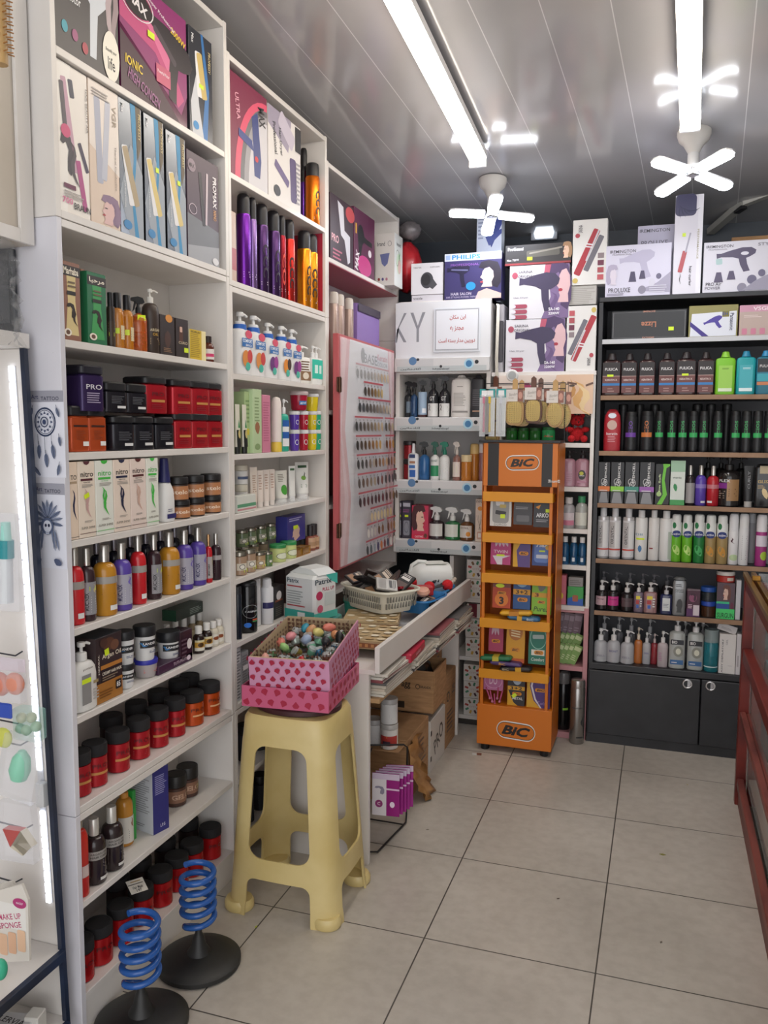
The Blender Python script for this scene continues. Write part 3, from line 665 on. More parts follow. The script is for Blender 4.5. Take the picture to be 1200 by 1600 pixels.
put(carton(.05, .04, .23, '2a2c30', [('r', .2, .3, .4, .9, '6a6a60')]), 'hair_iron_box', 'narrow black box behind the magenta dryer box, near stack top shelf', 'box', (XF-.165, Ly(276, XF-.16, zt), zt+.001), PI/2)

z = 2.0195; sh = N+'second shelf'
boxL(z, 88, 142, 78, 'efe9e2', [('p', [(0, 0), (0, 1), (.5, 1), (.3, 0)], 'f6f3ee'), ('s', RR, .42, .6, .16, .62, 10, 'c8a0b4'), ('s', RR, .5, .85, .14, .12, 10, '3a3c50'), ('s', RR, .75, .22, .14, .34, 12, 'b04a86'), ('s', RR, .82, .42, .1, .2, 25, '3c3450'),
     ('s', RR, .25, .72, .12, .3, 6, '55505a'), ('s', HAIR, .3, .4, .4, .28, 0, '3e3a44'), ('s', WAVE, .5, .35, .4, .3, 0, '4c464e'), ('e', .3, .55, .14, .045, 'd0507e'), ('t', 'BRAUN', .74, .065, .5, .045, '2c2a2c'), ('t', '700', .3, .085, .3, .04, 'd86a9a'), ('r', .2, .17, .55, .2, '6a2a4c'), ('t', 'HAIR BEAUTY AIR', .94, .75, .3, .05, '6b6668', -90), ('l', .2, .11, .8, .16, 3, 'a8a2a0')],
     'hair_brush_box', 'tall white box with a pink curling brush, near stack second shelf', 'box', dep=.07)
boxL(z, 143, 189, 125, 'ddc9b8', [('p', [(0, .55), (1, .4), (1, 1), (0, 1)], 'ece2da'), ('s', RR, .3, .6, .2, .6, 2, 'aeb2c4'), ('s', RR, .55, .62, .18, .58, -6, 'bfc2d0')]+lady(.6, .12, .75, .22, 'ddb8b4', '8a6f8a')+[('t', 'VGR', .84, .82, .16, .14, 'a89a88', -90), ('t', 'Thermal Conductive', .86, .45, .32, .05, '7d7066', -90), ('l', .1, .9, .7, .96, 3, 'a8a2a0')],
     'hair_iron_box', 'cream box with a silver iron and a lady in profile, near stack second shelf', 'box', dep=.07)
for i, (u0, u1, vt, st) in enumerate(((189, 225, 152, 0), (228, 259, 178, 1), (262, 292, 204, 1))):
    boxL(z, u0, u1, vt, '777d86:s', [('p', [(0, .3), (.4, 0), (1, 0), (1, .5), (.5, .7)], '98a1ac'), ('p', [(.5, 1), (.75, 1), (.74, .6), (.6, .3), (.8, 0), (.62, 0), (.5, .3), (.62, .6)], '1f86b8'), ('p', [(.72, 1), (.95, 1), (.95, .7), (.8, .6)], '5a4c34')]
         + irn(.4, .45, .9, .44, 12, 'ac9a7a' if i == 0 else 'd6c078')+[('e', .3, .08, .18, .035, '2a7fb8'), ('t', 'PROFESSY', .88, .85, .2, .1, 'd8c48c', -90), ('t', 'Max', .16, .93, .07, .12, 'e6e6ea', -90), ('t', 'STRAIGHTENER', .2, .3, .2, .06, 'd6d8dc', -90)]+([sticker(.62, .6, .16, .04)] if st else []),
         'hair_iron_box', 'silver and blue hair iron box with black spine, %s of three, %s' % (ORD[i], sh), 'box', dep=.09+.02*i, side='1d1e22', group='silver and blue hair iron boxes on the '+sh)
boxL(z, 294, 343, 234, '4e3c4a', [('p', [(0, 0), (1, 0), (1, .35), (0, .42)], '6e7076'), ('p', [(0, 0), (1, 0), (1, .2), (0, .12)], '9a9ca2'), ('s', RR, .45, .6, .1, .5, 8, '2a2228'), ('s', RR, .6, .62, .06, .5, -3, 'c8b8c0'), ('t', 'PROMAX', .86, .72, .3, .12, 'f0eaee', -90, .03), ('t', 'NANO', .86, .5, .1, .1, 'd89a50', -90), ('e', .14, .87, .12, .06, '8c7a86'), ('t', 'MAX', .14, .87, .16, .04, '2e2430'), ('o', .16, .47, .12, .05, .12, 'cdbcc8'), ('e', .86, .05, .1, .035, 'd8d8dc')],
     'hair_iron_box', 'dark purple hair iron box reading PROMAX, near stack second shelf', 'box', dep=.1)
0 and boxL(z, 343.5, 349, 265, '2b2530', [], 'hair_iron_box', 'sliver of a dark box beside the side panel, near stack second shelf', 'box', off=.03, dep=.1)

z = 1.7255; sh = N+'third shelf'
def marhaba(bg, fg, w1, w2='4a2c20'):
    return [('s', TAPER, .5, .47, .72, .8, 0, fg), ('r', 0, .82, 1, .95, '2b201c'), ('t', w1, .5, .885, .8, .09, 'f3ead8', 0, .02), ('s', HAIR, .42, .38, .5, .2, 0, '2a1d18'), ('s', WAVE, .62, .3, .4, .22, 0, '2a1d18'), ('r', .25, .58, .72, .63, '241c18'), ('e', .24, .1, .2, .05, 'efe6d8'), ('e', .24, .1, .11, .03, '6a4a38'), ('l', .3, .68, .75, .78, 2, '6d5b44')]
boxL(z, 99, 128, 407, '8f6350', marhaba('8f6350', 'd8c48c', 'Marhaba'), 'henna_box', 'brown henna box with a cream label and hair drawing, near stack third shelf', 'box', dep=.03)
boxL(z, 129.5, 137, 421, '8f6350', [('r', .1, .05, .9, .75, 'd8c48c'), ('r', 0, .82, 1, .95, '2b201c')], 'henna_box', 'brown henna box half hidden behind another, near stack third shelf', 'box', off=.03, dep=.04)
boxL(z, 138.5, 168, 424, '1f6b44', marhaba('', '3f9a54', 'ﺎﺒﺣﺮﻣ'), 'henna_box', 'green henna box with white Persian writing, near stack third shelf', 'box', dep=.05)
AMB, AMB2 = 'd98a1e:t', 'c8601a:t'
row('L', z, sh, [
    (can, ('2c2018', '17161a', [('r', 0, 0, 1, .7, '3a2c20'), ('l', .1, .2, .9, .7, 6, 'c8b088'), sticker(.4, .3, .5, .12)], .26, .7, False), 'oil_bottle', 'bottle', 'dark oil bottle with black cap', [(168, 180)], 458),
    (shoulder, (AMB, '17161a', [('r', .55, .2, 1, .7, 'd7c9a2'), ('l', .58, .25, .95, .6, 4, '4a3a20'), sticker(.3, .5, .3, .2)], None, .27, .62), 'oil_bottle', 'bottle', 'amber oil bottle with tall black cap', [(179, 194), (194, 209)], 459),
    (trigger, (AMB2, '1b1d20', [sticker(.55, .8, .5, .14), ('l', .1, .1, .8, .5, 4, '8a3a12')], None, 1.0, .3, .05, .7), 'oil_sprayer', 'bottle', 'orange oil bottle with black spray head', [(210, 230)], 465),
    (pumpb, ('3b2f29', 'dcd9d2', [('t', 'ARGAN', .5, .62, .7, .1, 'd9cba8'), ('t', 'OIL', .5, .46, .4, .1, 'c9a040'), ('l', .15, .1, .85, .35, 4, 'b59c6c')], None, .22), 'lotion_bottle', 'bottle', 'dark brown bottle with white pump', [(228, 249)], 453)])
put(proto(can, .052, .115, 'd9d6d0', '5a4034', [('r', .1, .3, .8, .8, 'c23a5a')], .12, 1.0, False), 'hair_tin', 'white and brown tin standing behind the amber oil bottles, near stack third shelf', 'tin', (XF-.15, Ly(206, XF-.15, z), z), PI/2)
boxL(z, 251, 274, 491, '2a1e1b', [('s', FEATHER, .5, .4, .5, .45, 0, '4a3026'), ('e', .6, .93, .24, .1, 'd08a34'), ('l', .2, .08, .8, .2, 3, '8d6c50')], 'hair_oil_box', 'black box with an orange round seal, near stack third shelf', 'box', dep=.05)
boxL(z, 275.5, 295, 497, '2c1f1c', [('s', RR, .4, .6, .3, .4, 0, '55301e'), ('s', RR, .4, .72, .2, .14, 0, 'd8b4a4'), ('t', 'CURO', .55, .38, .7, .07, 'd7c6a8'), sticker(.8, .2, .35, .12)], 'hair_oil_box', 'dark brown box with a dropper bottle picture, near stack third shelf', 'box', dep=.05)
boxL(z, 297, 322, 514, 'd3b430', [('r', .72, 0, 1, 1, 'ecdfa8'), ('l', .05, .08, .65, .95, 14, 'a88a20'), ('t', 'BIOBLAS', .35, .93, .6, .06, '6a5a20')], 'hair_oil_box', 'yellow box with a pale right edge, near stack third shelf', 'box', dep=.04, side='ece3bc')
row('L', z, sh, [(minib, ('5a2a1c:g', '2a1d1c', [('r', .1, .25, .9, .55, 'd04070'), ('l', .1, .6, .9, .9, 3, '6a6060')], 'e2ddd8', .24), 'serum_bottle', 'bottle', 'little brown bottle with white label', [(317, 334)], 526)])

# fourth shelf: two layers of jars
z = 1.4605; sh = N+'fourth shelf'
PRO_R = [('t', 'PRO', .5, .78, .62, .2, '5a1218', 0, .01), ('r', .15, .38, .85, .5, 'c48a4a'), ('l', .15, .06, .85, .32, 3, '8c1c24')]
PRO_O = [('t', 'PRO', .5, .78, .62, .2, '4e1a08', 0, .01), ('r', .25, .38, .85, .48, 'e0b080'), ('l', .15, .06, .85, .32, 3, '7c2c10')]
PRO_O2 = [('r', .05, .8, .9, .88, '3a1a12'), ('l', .2, .3, .8, .7, 5, '8c3a18'), ('r', .6, .04, .95, .22, 'e6e6e2')]
PRO_V = [('t', 'PRO', .5, .78, .8, .2, 'd9d6dc', 0, .01), ('l', .12, .15, .88, .6, 5, 'a498b4')]
PRO_K = [('l', .15, .35, .85, .85, 5, '55565c'), ('r', .45, .05, .9, .2, 'dadada')]
PRO_K2 = [('r', .62, .5, .95, .8, '5a3f74'), ('l', .5, .1, .95, .4, 3, 'b0b0b4')]
JR = ('hair_mask_jar', 'jar')
row('L', z, sh+' bottom layer', [
    (sqjar, ('c4542a:s', '1c1c22', PRO_O2, .22), *JR, 'orange jar with black lid', [(106, 119), (120, 160)], 635),
    (sqjar, ('24242c:s', '16161a', PRO_K, .22), *JR, 'black jar with black lid', [(163, 192), (194, 225), (227, 257)], 650),
    (sqjar, ('b5202c:s', '1a1a1e', PRO_R, .22), *JR, 'square red jar with black lid', [(258, 285), (286, 310), (311, 337)], 645)])
zb = 1.4605+.0
def top_layer(entries, zz, tag): row('L', zz, tag, entries)
HB = onx(140, 635, XF-.06).z
row('L', onx(222, 645, XF-.05).z-.002, sh+' upper layer', [
    (sqjar, ('3a2a58:s', '1b1a26', PRO_V, .2), *JR, 'large purple jar with black lid', [(112, 147)], 572),
    (sqjar, ('26242c:s', '16161a', PRO_K, .3), *JR, 'round-shouldered black jar', [(150, 183), (184, 214)], 598),
    (sqjar, ('b8202e:s', '1a1a1e', PRO_R, .2), *JR, 'square red jar with black lid', [(216, 238), (253, 283), (284, 310), (311, 337)], 590)])

z = 1.2505; sh = N+'fifth shelf'
nit = [(109, 124, '20264a', 'e7d3bf'), (124.5, 151, '5a2c34', 'eadccc'), (151.5, 179, '48b848', 'e6e8df'), (179.5, 205, '252a48', 'e9d9cb'), (205.5, 230, '5a2c2c', 'e9d8cf'), (230.5, 249, '44c04c', 'e7e9df')]
for i, (u0, u1, c, bg) in enumerate(nit):
    dk = {'20264a': '333333', '252a48': '30302e', '5a2c34': '3c3434', '5a2c2c': '4a3a3a'}.get(c, '58b860')
    wv = {'5a2c34': 'c9a4a0', '5a2c2c': 'cfae9f'}.get(c, c)
    if i == 0: art = [('t', 'TO', .55, .8, .7, .06, dk), ('r', .1, .72, .9, .75, 'b09a80'), ('s', WAVE, .5, .45, .7, .4, 0, wv), ('r', 0, .03, 1, .036, '333333')]
    else: art = [('p', [(.3, 1), (.36, .965), (.5, .95), (.64, .965), (.7, 1)], c), ('t', 'nitro', .52, .83, .74, .07, dk), ('r', .14, .745, .84, .775, c), ('t', 'KERATINE' if i != 2 else 'PRO KERATINE', .5, .725, .4, .014, dk), ('l', .2, .66, .9, .71, 3, 'a09a94'),
                 ('s', WAVE, .5, .44, .5, .38, 0, wv), ('s', WAVE, .42, .53, .3, .25, 6, wv), ('l', .3, .2, .8, .23, 2, 'a09a94'), ('t', 'SUPER SHINE', .5, .13, .8, .03, '7c766e'), ('r', 0, .055, 1, .062, c)] + ([sticker(.45, .55, .3, .06, 20)] if i == 1 else [])
    boxL(z, u0, u1, 716, bg, art, 'keratin_box', 'tall cream box, wavy %s strand, %s in its row, near stack fifth shelf' % ({'44c04c': 'green', '48b848': 'green', '20264a': 'navy', '252a48': 'navy'}.get(c, 'pinkish'), ORD[i]), 'box', dep=.06, off=.004)
row('L', z, sh, [(flatb, ('e6e6e6', '24265e', [('r', 0, .02, 1, .14, '2c2c6a'), ('l', .1, .2, .6, .3, 2, '6a6a80')], None, .8, .38, .5, 3, .04, .6, .3), 'lotion_bottle', 'bottle', 'white bottle with navy cap', [(249, 267)], 716, .8)])
ST = [('t', 'stelo', .42, .55, .6, .32, 'f2ddc8', 0, .02), ('r', .8, .4, .98, .75, 'e4c4a8'), ('l', .15, .12, .8, .3, 2, '8c4c28')]
row('L', z, sh+' bottom layer', [(jar, ('3a2a24', '1a191b', ST, .32, 'b57b52', .06, .56, 1.35), 'hair_wax_jar', 'jar', 'black jar with copper label', [(268, 294), (295, 320), (321, 346)], 781)], off=.012)
row('L', onx(307, 777, XF-.04).z-.002, sh+' upper layer', [(jar, ('3a2a24', '1a191b', ST, .32, 'b57b52', .06, .56, 1.35), 'hair_wax_jar', 'jar', 'black jar with copper label', [(263, 292), (293, 319), (320, 345)], 745)])

z = 1.0355; sh = N+'sixth shelf'
def muc(dark, li='8f8f94', col=None): return [('r', .08, .06, .92, .96, li), ('t', 'MUCINEX', .26, .42, .5, .2, dark, 90, .03), ('s', WAVE, .7, .75, .4, .3, 0, col or 'c8b88a'), ('l', .46, .12, .88, .6, 7, 'c9c9cc')]
def mub(c): return [('r', 0, .8, 1, 1, 'a09a94'), ('r', .5, .04, .85, .18, 'e2e2e0'), ('l', .2, .5, .8, .54, 1, c)]
CHR = 'c2bfba:m'
row('L', z, sh, [
    (shoulder, ('c8242c:g', CHR, mub('7c1418')), 'shampoo_bottle', 'bottle', 'red shampoo bottle with silver cap', [(111, 127), (207, 234)], 851),
    (shoulder, ('38262c:g', CHR, muc('1e1a1e')+[sticker(.6, .78, .4, .12)]), 'shampoo_bottle', 'bottle', 'dark shampoo bottle with silver cap', [(127, 155), (233, 256)], 855),
    (shoulder, ('bd8428:g', CHR, mub('7a5210')), 'shampoo_bottle', 'bottle', 'golden shampoo bottle with silver cap', [(154, 183), (256, 281)], 850),
    (shoulder, ('5a46a0:g', CHR, muc('2e2858', 'a6a4b4', '7468b8')), 'shampoo_bottle', 'bottle', 'purple shampoo bottle with silver cap', [(182, 208), (281, 302), (303, 321)], 847)], off=.004)
row('L', z, sh, [(shoulder, ('c0202c:g', 'b8926a:m', muc('2a1a1a', 'b0aaa8')), 'shampoo_bottle', 'bottle', 'small red bottle with copper cap', [(321, 332)], 835),
    (shoulder, ('33222a:g', CHR, [('r', 0, .75, 1, .95, 'a8a4a4'), ('l', .1, .2, .9, .6, 5, '6a5a60')]), 'shampoo_bottle', 'bottle', 'small dark bottle with silver cap', [(333, 346)], 833)], off=.006)
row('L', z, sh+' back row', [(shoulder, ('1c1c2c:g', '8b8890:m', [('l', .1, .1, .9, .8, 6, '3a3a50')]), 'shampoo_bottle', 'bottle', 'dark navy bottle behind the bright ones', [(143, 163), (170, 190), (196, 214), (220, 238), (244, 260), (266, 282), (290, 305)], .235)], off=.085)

z = .8155; sh = N+'seventh shelf'
row('L', z, sh, [(pumpb, ('dfdedb', 'e6e5e3', [('r', .08, .05, .55, .75, '8b8b8b'), ('r', .08, .55, .55, .66, YEL), ('t', 'protein', .4, .88, .5, .06, '77706a'), ('r', .66, .48, .92, .55, '9a8a60'), ('l', .62, .1, .95, .4, 4, 'b0aca8')], None, .27, 2.6, .6, .22, .08, .62, .8, .3, 1.05), 'lotion_bottle', 'bottle', 'white lotion bottle with white pump', [(112, 147)], 1002, .62)], off=.004)
boxL(z, 151, 192, 998, '33282a', [('r', 0, 0, 1, .3, 'a8702e'), ('r', .18, .3, 1, .5, '231a1c'), ('r', .18, .5, 1, .56, 'b87a34'), ('t', 'Argan Oil', .6, .68, .72, .09, 'e6dcc8'), ('t', 'CREAMY HAIR MASK', .6, .43, .74, .05, 'e9e2d2'), ('e', .5, .86, .22, .1, '5a3a2c'), ('e', .72, .82, .16, .08, '6d4a38'), ('e', .3, .9, .14, .07, '4a3028'), ('l', .22, .33, .9, .4, 2, '8a7a66'), ('r', .72, .12, .94, .26, '1c1c20'), ('t', '85', .82, .19, .14, .08, 'eeeeee'), ('l', .1, .08, .6, .2, 3, '7a4c1c'), sticker(.4, .75, .16, .1, 10), ('t', 'HERBAL', .09, .6, .3, .05, 'd8d0c4', 90)],
     'hair_mask_box', 'brown and black carton with argan seeds pictured, near stack seventh shelf', 'box', dep=.10, side='3c3032', top='1f2630')
LN = [('r', 0, .5, 1, 1, '1f2226'), ('t', 'LANDER', .5, .78, .7, .16, 'e8e8ea', 0, .02), ('s', WAVE, .15, .7, .3, .6, 60, '2c7ab8'), ('l', .45, .16, .95, .34, 2, '5a6484')]
row('L', z, sh+' bottom layer', [(tub, ('dcdcdc', '1b1d22', LN, None, .24), 'cream_jar', 'jar', 'white cream jar with black lid', [(180, 210)], 1036)])
row('L', onx(196, 1037, XF-.05).z, sh+' upper layer', [(tub, ('dcdcdc', '1b1d22', LN, None, .24), 'cream_jar', 'jar', 'white cream jar with black lid, stacked', [(180, 210)], 985)])
row('L', z, sh, [(tub, ('d6cfcf:t', '2c2fa0', [('l', .1, .2, .9, .8, 4, 'c86a6a')], None, .25), 'cream_tub', 'tub', 'clear scrub tub with blue lid', [(210, 246)], 1028)])
row('L', onx(228, 1030, XF-.05).z, sh, [(tub, ('dcdcdc', '1b1d22', LN, None, .28), 'cream_jar', 'jar', 'cream jar on the clear blue-lidded tub', [(210, 243)], 976)])
boxL(z, 248, 301, 1042, '3a1e3a', [('t', 'TUTI-FRUTI', .62, .5, .4, .35, 'cdb8c8'), ('e', .88, .5, .06, .3, 'e0d0dc')], 'flat_box', 'flat dark purple box under a cream jar, near stack seventh shelf', 'box', dep=.10)
zz = onx(270, 1042, XF-.012).z
row('L', zz+.003, sh, [(tub, ('dcdcdc', '1b1d22', LN+[], None, .32), 'cream_jar', 'jar', 'cream jar on the flat purple box', [(246, 281)], 985)], off=.014)
boxL(zz+.003, 282, 301, 988, '34202c:g', [('e', .75, .5, .2, .18, 'e2dada'), ('l', .1, .1, .6, .8, 5, '5a4450')], 'small_box', 'small dark glossy carton beside the upper cream jar, near stack seventh shelf', 'box', dep=.05)
MI = [('r', 0, .3, 1, .8, 'c89a3c'), ('e', .5, .55, .25, .2, '4a3014'), ('r', 0, 0, 1, .3, 'dcd8cc')]
MJ = [('r', 0, .35, 1, .8, 'e4dccc'), ('e', .5, .6, .3, .18, '8a4a28'), ('l', .1, .05, .9, .3, 2, '7a9a70')]
row('L', z, sh, [(minib, ('2a1c1a:g', 'e6e4e0', MI, 'd8cfa8', .28), 'oil_bottle', 'bottle', 'small dark oil bottle with white cap', [(302, 319), (319, 330)], 978),
    (minib, ('cfc8b6', 'e6e4e0', MJ, 'e0ddd2', .26), 'oil_bottle', 'bottle', 'small pale oil bottle with white cap', [(329, 340), (340, 353)], 970)], off=.02)
row('L', z, sh+' back row', [(minib, ('8c7a5c', 'dedcd8', [], 'c8bb9a', .28), 'oil_bottle', 'bottle', 'small oil bottle with white cap', [(255, 268), (269, 281), (282, 294), (295, 307), (308, 319), (320, 330)], .098)], off=.095)
put(carton(.16, .05, .035, '1b3a2a', [('r', .0, 0, 1, 1, '1a2b22'), ('l', .5, .2, .95, .8, 4, '8c9a90')], side='234a36'), 'soap_box', 'dark green flat box above the small oil bottles, near stack seventh shelf', 'box', (XF-.125, Ly(288, XF-.12, .93), z+.0995), PI/2)

z = .5885; sh = N+'eighth shelf'
def rj(c, items): return (jar, (c, '1c1b1e:r', items, .3, None, .1, .5, 1.1))
row('L', z, sh, [
    (*rj('b01c28:s', PRO_R), *JR, 'round red jar with black lid', [(110, 137), (136, 171), (172, 206), (206, 236), (236, 265), (264, 290)], 1172),
    (*rj('c24e1c:s', PRO_O), *JR, 'round orange jar with black lid', [(291, 316), (316, 344)], 1078)], off=.02)
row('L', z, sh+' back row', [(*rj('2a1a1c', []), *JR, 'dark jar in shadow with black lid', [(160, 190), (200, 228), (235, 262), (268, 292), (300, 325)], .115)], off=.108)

z = .3405; sh = N+'ninth shelf'
row('L', z, sh, [
    (shoulder, ('c02a20:g', 'b6b2ae:m', [('r', .4, .4, .8, .7, 'cdb8b4')], None, .12), 'shampoo_bottle', 'bottle', 'red shampoo bottle', [(113, 139)], .2),
    (shoulder, ('2b2022:g', 'cfccc6:s', [('r', 0, .68, 1, .95, '9c9894'), ('t', 'ARGAN OIL', .5, .87, .7, .06, '2a2222'), ('t', 'HAIR CARE', .5, .77, .7, .06, '2a2222'), ('l', .1, .15, .9, .65, 12, '6f6664'), ('r', .5, .03, .9, .12, 'dcdad6')], None, .26, .44), 'shampoo_bottle', 'bottle', 'dark brown bottle with white cap', [(139, 165), (166, 193)], 1274)], off=.008)
row('L', z, sh, [(shoulder, ('c98b34:g', 'd0903a', [('l', .1, .1, .6, .6, 6, '6a6058'), ('s', WAVE, .75, .75, .3, .4, 0, '8a4a1c')], 'dddad2', .1, .5), 'shampoo_bottle', 'bottle', 'amber bottle with white label', [(183, 208)], 1236)], off=.06)
boxL(z, 209, 214, 1235, '2fa043', [], 'green_box', 'thin bright green box behind the amber bottle, near stack ninth shelf', 'box', off=.07, dep=.03)
y0 = Ly(242, XF-.03, z); y1 = Ly(266, XF-.03, z)
bb = MB().rbox(-.03, .03, -.05, .05, 0, .195, 'd6d6da', .0012)
bb.art([('r', 0, 0, 1, 1, '2c2d78'), ('l', .15, .6, .9, .9, 10, '9a9ac8'), ('t', 'L.P.G', .6, .1, .3, .05, 'dcdcf0')], .06, .195, flat(.05)); bb.art([('r', 0, 0, 1, 1, 'cfd1d8'), ('l', .1, .3, .9, .92, 18, '9c9ca4'), ('l', .1, .08, .7, .14, 2, '8a8a94')], .1, .195, left(.03))
put(bb.mesh(), 'lotion_box', 'tall carton, white on its left side and navy in front', 'box', (XF-.075, (y0+y1)/2, z+.0005), math.radians(76))
BR = [('r', 0, .1, 1, .9, '8a6450'), ('t', 'GELO', .5, .5, .7, .35, 'c9a890', 0, .02), sticker(.85, .5, .2, .4)]
row('L', z, sh, [(jar, ('4a3028', '1c1b1c', BR, .4, None, .08, .48, 1.35), 'hair_wax_jar', 'jar', 'squat brown jar with black lid', [(263, 286), (283, 310)], 1208)], off=.055)

z = .0975; sh = N+'bottom shelf'
row('L', z, sh, [(*rj('b3161c:s', [('t', 'PRO', .5, .7, .62, .22, '4c0e12', 0, .01), ('l', .15, .1, .85, .45, 4, '7c1218')]), *JR, 'round red jar with black lid', [(110, 142), (142, 178), (177, 209), (209, 241), (240, 270), (267, 293), (290, 318), (315, 352)], 1465)], off=.02)
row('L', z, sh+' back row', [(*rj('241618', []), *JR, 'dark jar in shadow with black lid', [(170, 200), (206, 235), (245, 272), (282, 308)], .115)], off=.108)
cd = MB().box(-.03, .03, -.0006, .0006, -.02, .02, 'dad7d0'); cd.art([('r', 0, .62, .9, .68, '4a4a48'), ('t', 'Hair Mask', .5, .4, .6, .2, '2c2c30'), ('t', '197', .5, .16, .3, .2, '2c2c30'), ('r', .2, .8, .8, .86, 'a08040')], .06, .04, flat(.0006, -.02))
q = onx(214, 1384, XF-.035)
put(cd.mesh(), 'price_card', 'white handwritten price card on a red jar, near stack bottom shelf', 'card', q, rot=(math.radians(-50), math.radians(12), PI/2-.25))

# two tattoo sheets taped on the end panel, seen on the near side
for (u0, v0, u1, v1, kind) in ((48, 610, 99, 745, 0), (56, 756, 101, 886, 1)):
    A = ony(u0, v1, Y1-.001); B = ony(u1, v0, Y1-.001); w = B.x-A.x; h = B.z-A.z
    m = MB().box(-w/2, w/2, -.0015, 0, 0, h, 'dfe0ea')
    it = [('r', 0, .87, 1, 1, '9d9da8'), ('t', 'TATTOO', .62, .91, .5, .045, '3a3a4c'), ('t', 'Art', .2, .93, .2, .05, '46466a')]
    if kind == 0:
        it += [('o', .47, .64, .3, .17, .12, '34405e'), ('o', .47, .64, .25, .14, .05, '34405e')]+[('s', [(0, 0), (1, 0), (.5, 1)], .47+.19*math.cos(a*PI/6), .64+.11*math.sin(a*PI/6), .07, .035, a*30-90, '4c5774') for a in range(12)]
        it += [('o', .47, .64, .11, .062, .2, '34405e'), ('e', .47, .64, .05, .03, '3c4868')]
        for cx, cz, r, s in ((.3, .3, 0, 1), (.5, .2, 4, 1), (.7, .3, 8, 1), (.13, .75, -20, .7), (.86, .75, 20, .7), (.12, .42, -5, .7), (.9, .42, 8, .7), (.25, .07, 40, .8), (.85, .09, -12, .8)):
            it += [('s', FEATHER, cx, cz, .13*s, .17*s, r, '66708a'), ('s', [(0, 0), (1, 0), (1, 1), (0, 1)], cx, cz+.02, .012, .2*s, r, '2c3650')]
        it += [('r', .3, .38, .31, .5, '34405e'), ('r', .49, .28, .5, .48, '34405e'), ('r', .68, .38, .69, .5, '34405e')]
    else:
        for a in (-5, 5, -4, 4, -3, 3, -2, 2, -1, 1, 0): it.append(('s', FEATHER, .47+.24*math.sin(a*.36), .56+.15*math.cos(a*.36), .11, .2, -a*20, '6c7690' if a % 2 else '8c94aa')); it.append(('s', [(0, 0), (1, 0), (1, 1), (0, 1)], .47+.24*math.sin(a*.36), .56+.15*math.cos(a*.36), .014, .2, -a*20, '2c3650'))
        for a in (-3, 3, -2, 2): it.append(('s', FEATHER, .47+a*.09, .34, .08, .26, a*5, '76809a')); it.append(('r', .465+a*.09, .24, .475+a*.09, .46, '2c3650'))
        it.append(('e', .47, .5, .2, .1, '55607c'))
        it += [('e', .48, .5, .13, .07, 'd6d9e4'), ('e', .43, .51, .035, .02, '222a44'), ('e', .53, .51, .035, .02, '222a44'), ('r', .43, .41, .53, .45, 'c9cddc'), ('r', .44, .425, .52, .43, '222a44'), ('s', FEATHER, .15, .08, .3, .08, 30, '39446a'), ('s', FEATHER, .78, .08, .3, .08, -30, '4c5674')]
    m.art(it, w, h, flat(.0015))
    put(m.mesh(), 'tattoo_sheet', ('tattoo sheet with a dream catcher and feathers, on the white end panel', 'tattoo sheet with a feathered skull headdress, on the white end panel')[kind], 'tattoo sheet', ((A.x+B.x)/2, Y1, A.z))

# ============================================================ MIDDLE STACK
Mi = 'middle stack '
z = 2.3305
boxL(z, 361, 418, 110, '7c2444', [('p', [(1, 0)]+[(1-.9*math.sin(i*PI/20), .93*math.cos(i*PI/20)) for i in range(10, -1, -1)][::-1][::1], 'd8506e'), ('p', [(1, 0)]+[(1-.76*math.sin(i*PI/20), .86*math.cos(i*PI/20)) for i in range(11)], '6c6a6e'), ('p', [(1, 0)]+[(1-.66*math.sin(i*PI/20), .8*math.cos(i*PI/20)) for i in range(11)], '9c999e'), ('p', [(1, 0)]+[(1-.54*math.sin(i*PI/20), .73*math.cos(i*PI/20)) for i in range(11)], 'cdcbd0'), ('p', [(.62, .12), (.56, .7), (.72, .78), (.82, .3), (.78, .12)], '34407c'), ('p', [(.6, .36), (.2, .42), (.2, .5), (.56, .46)], '3a4684'), ('t', 'MAX', .84, .76, .2, .18, '2a282c', -80, .03), ('t', 'ULTRA', .18, .7, .25, .1, 'e6a8b8', -80), ('e', .68, .3, .05, .03, 'c8343c')],
     'hair_dryer_box', 'dark red box with a blue hair dryer, middle stack top shelf', 'box', dep=.1)
boxL(z, 419.5, 470, 162, 'dcd8d6', [('p', [(0, .8), (.6, .62), (.7, 1), (0, 1)], '9d95a8'), ('s', RR, .76, .34, .2, .5, 4, '574a72'), ('s', RR, .4, .34, .46, .09, -24, '6a5c86'), ('s', RR, .55, .85, .5, .2, -30, 'c4bccc'), ('t', 'Hair Dryer', .36, .68, .3, .09, '3c3a40', -80), ('t', 'Professional', .2, .68, .34, .09, '3c3a40', -80), ('r', .82, .7, 1, .98, '2d2c30'), ('e', .25, .12, .1, .06, '34343a'), ('l', .84, .1, .98, .6, 10, 'a09ca4')],
     'hair_dryer_box', 'white box with a purple hair dryer, middle stack top shelf', 'box', dep=.1)
def tec(tx, c): return [('t', tx, .55, .52, .62, .4, c, -90, .03), ('l', .25, .08, .75, .16, 2, 'c9c0c8')]
SPR = 'hair_spray_can'
row('L', z, Mi+'top shelf', [
    (can, ('a83a54:m', '17161a', tec('CCC', '241820'), .28), SPR, 'spray can', 'dusty rose spray can', [(470, 481)], 232),
    (can, ('6a3c9c:m', '17161a', tec('CCC', '1c1424'), .28), SPR, 'spray can', 'thin purple spray can', [(478, 488)], 240)], off=.07)
row('L', z, Mi+'top shelf', [
    (can, ('e0761c:m', '17161a', tec('CCC', '2c1808'), .22), SPR, 'spray can', 'bright orange spray can', [(487, 508)], 222)])
z = 1.9955; sh = Mi+'second shelf'
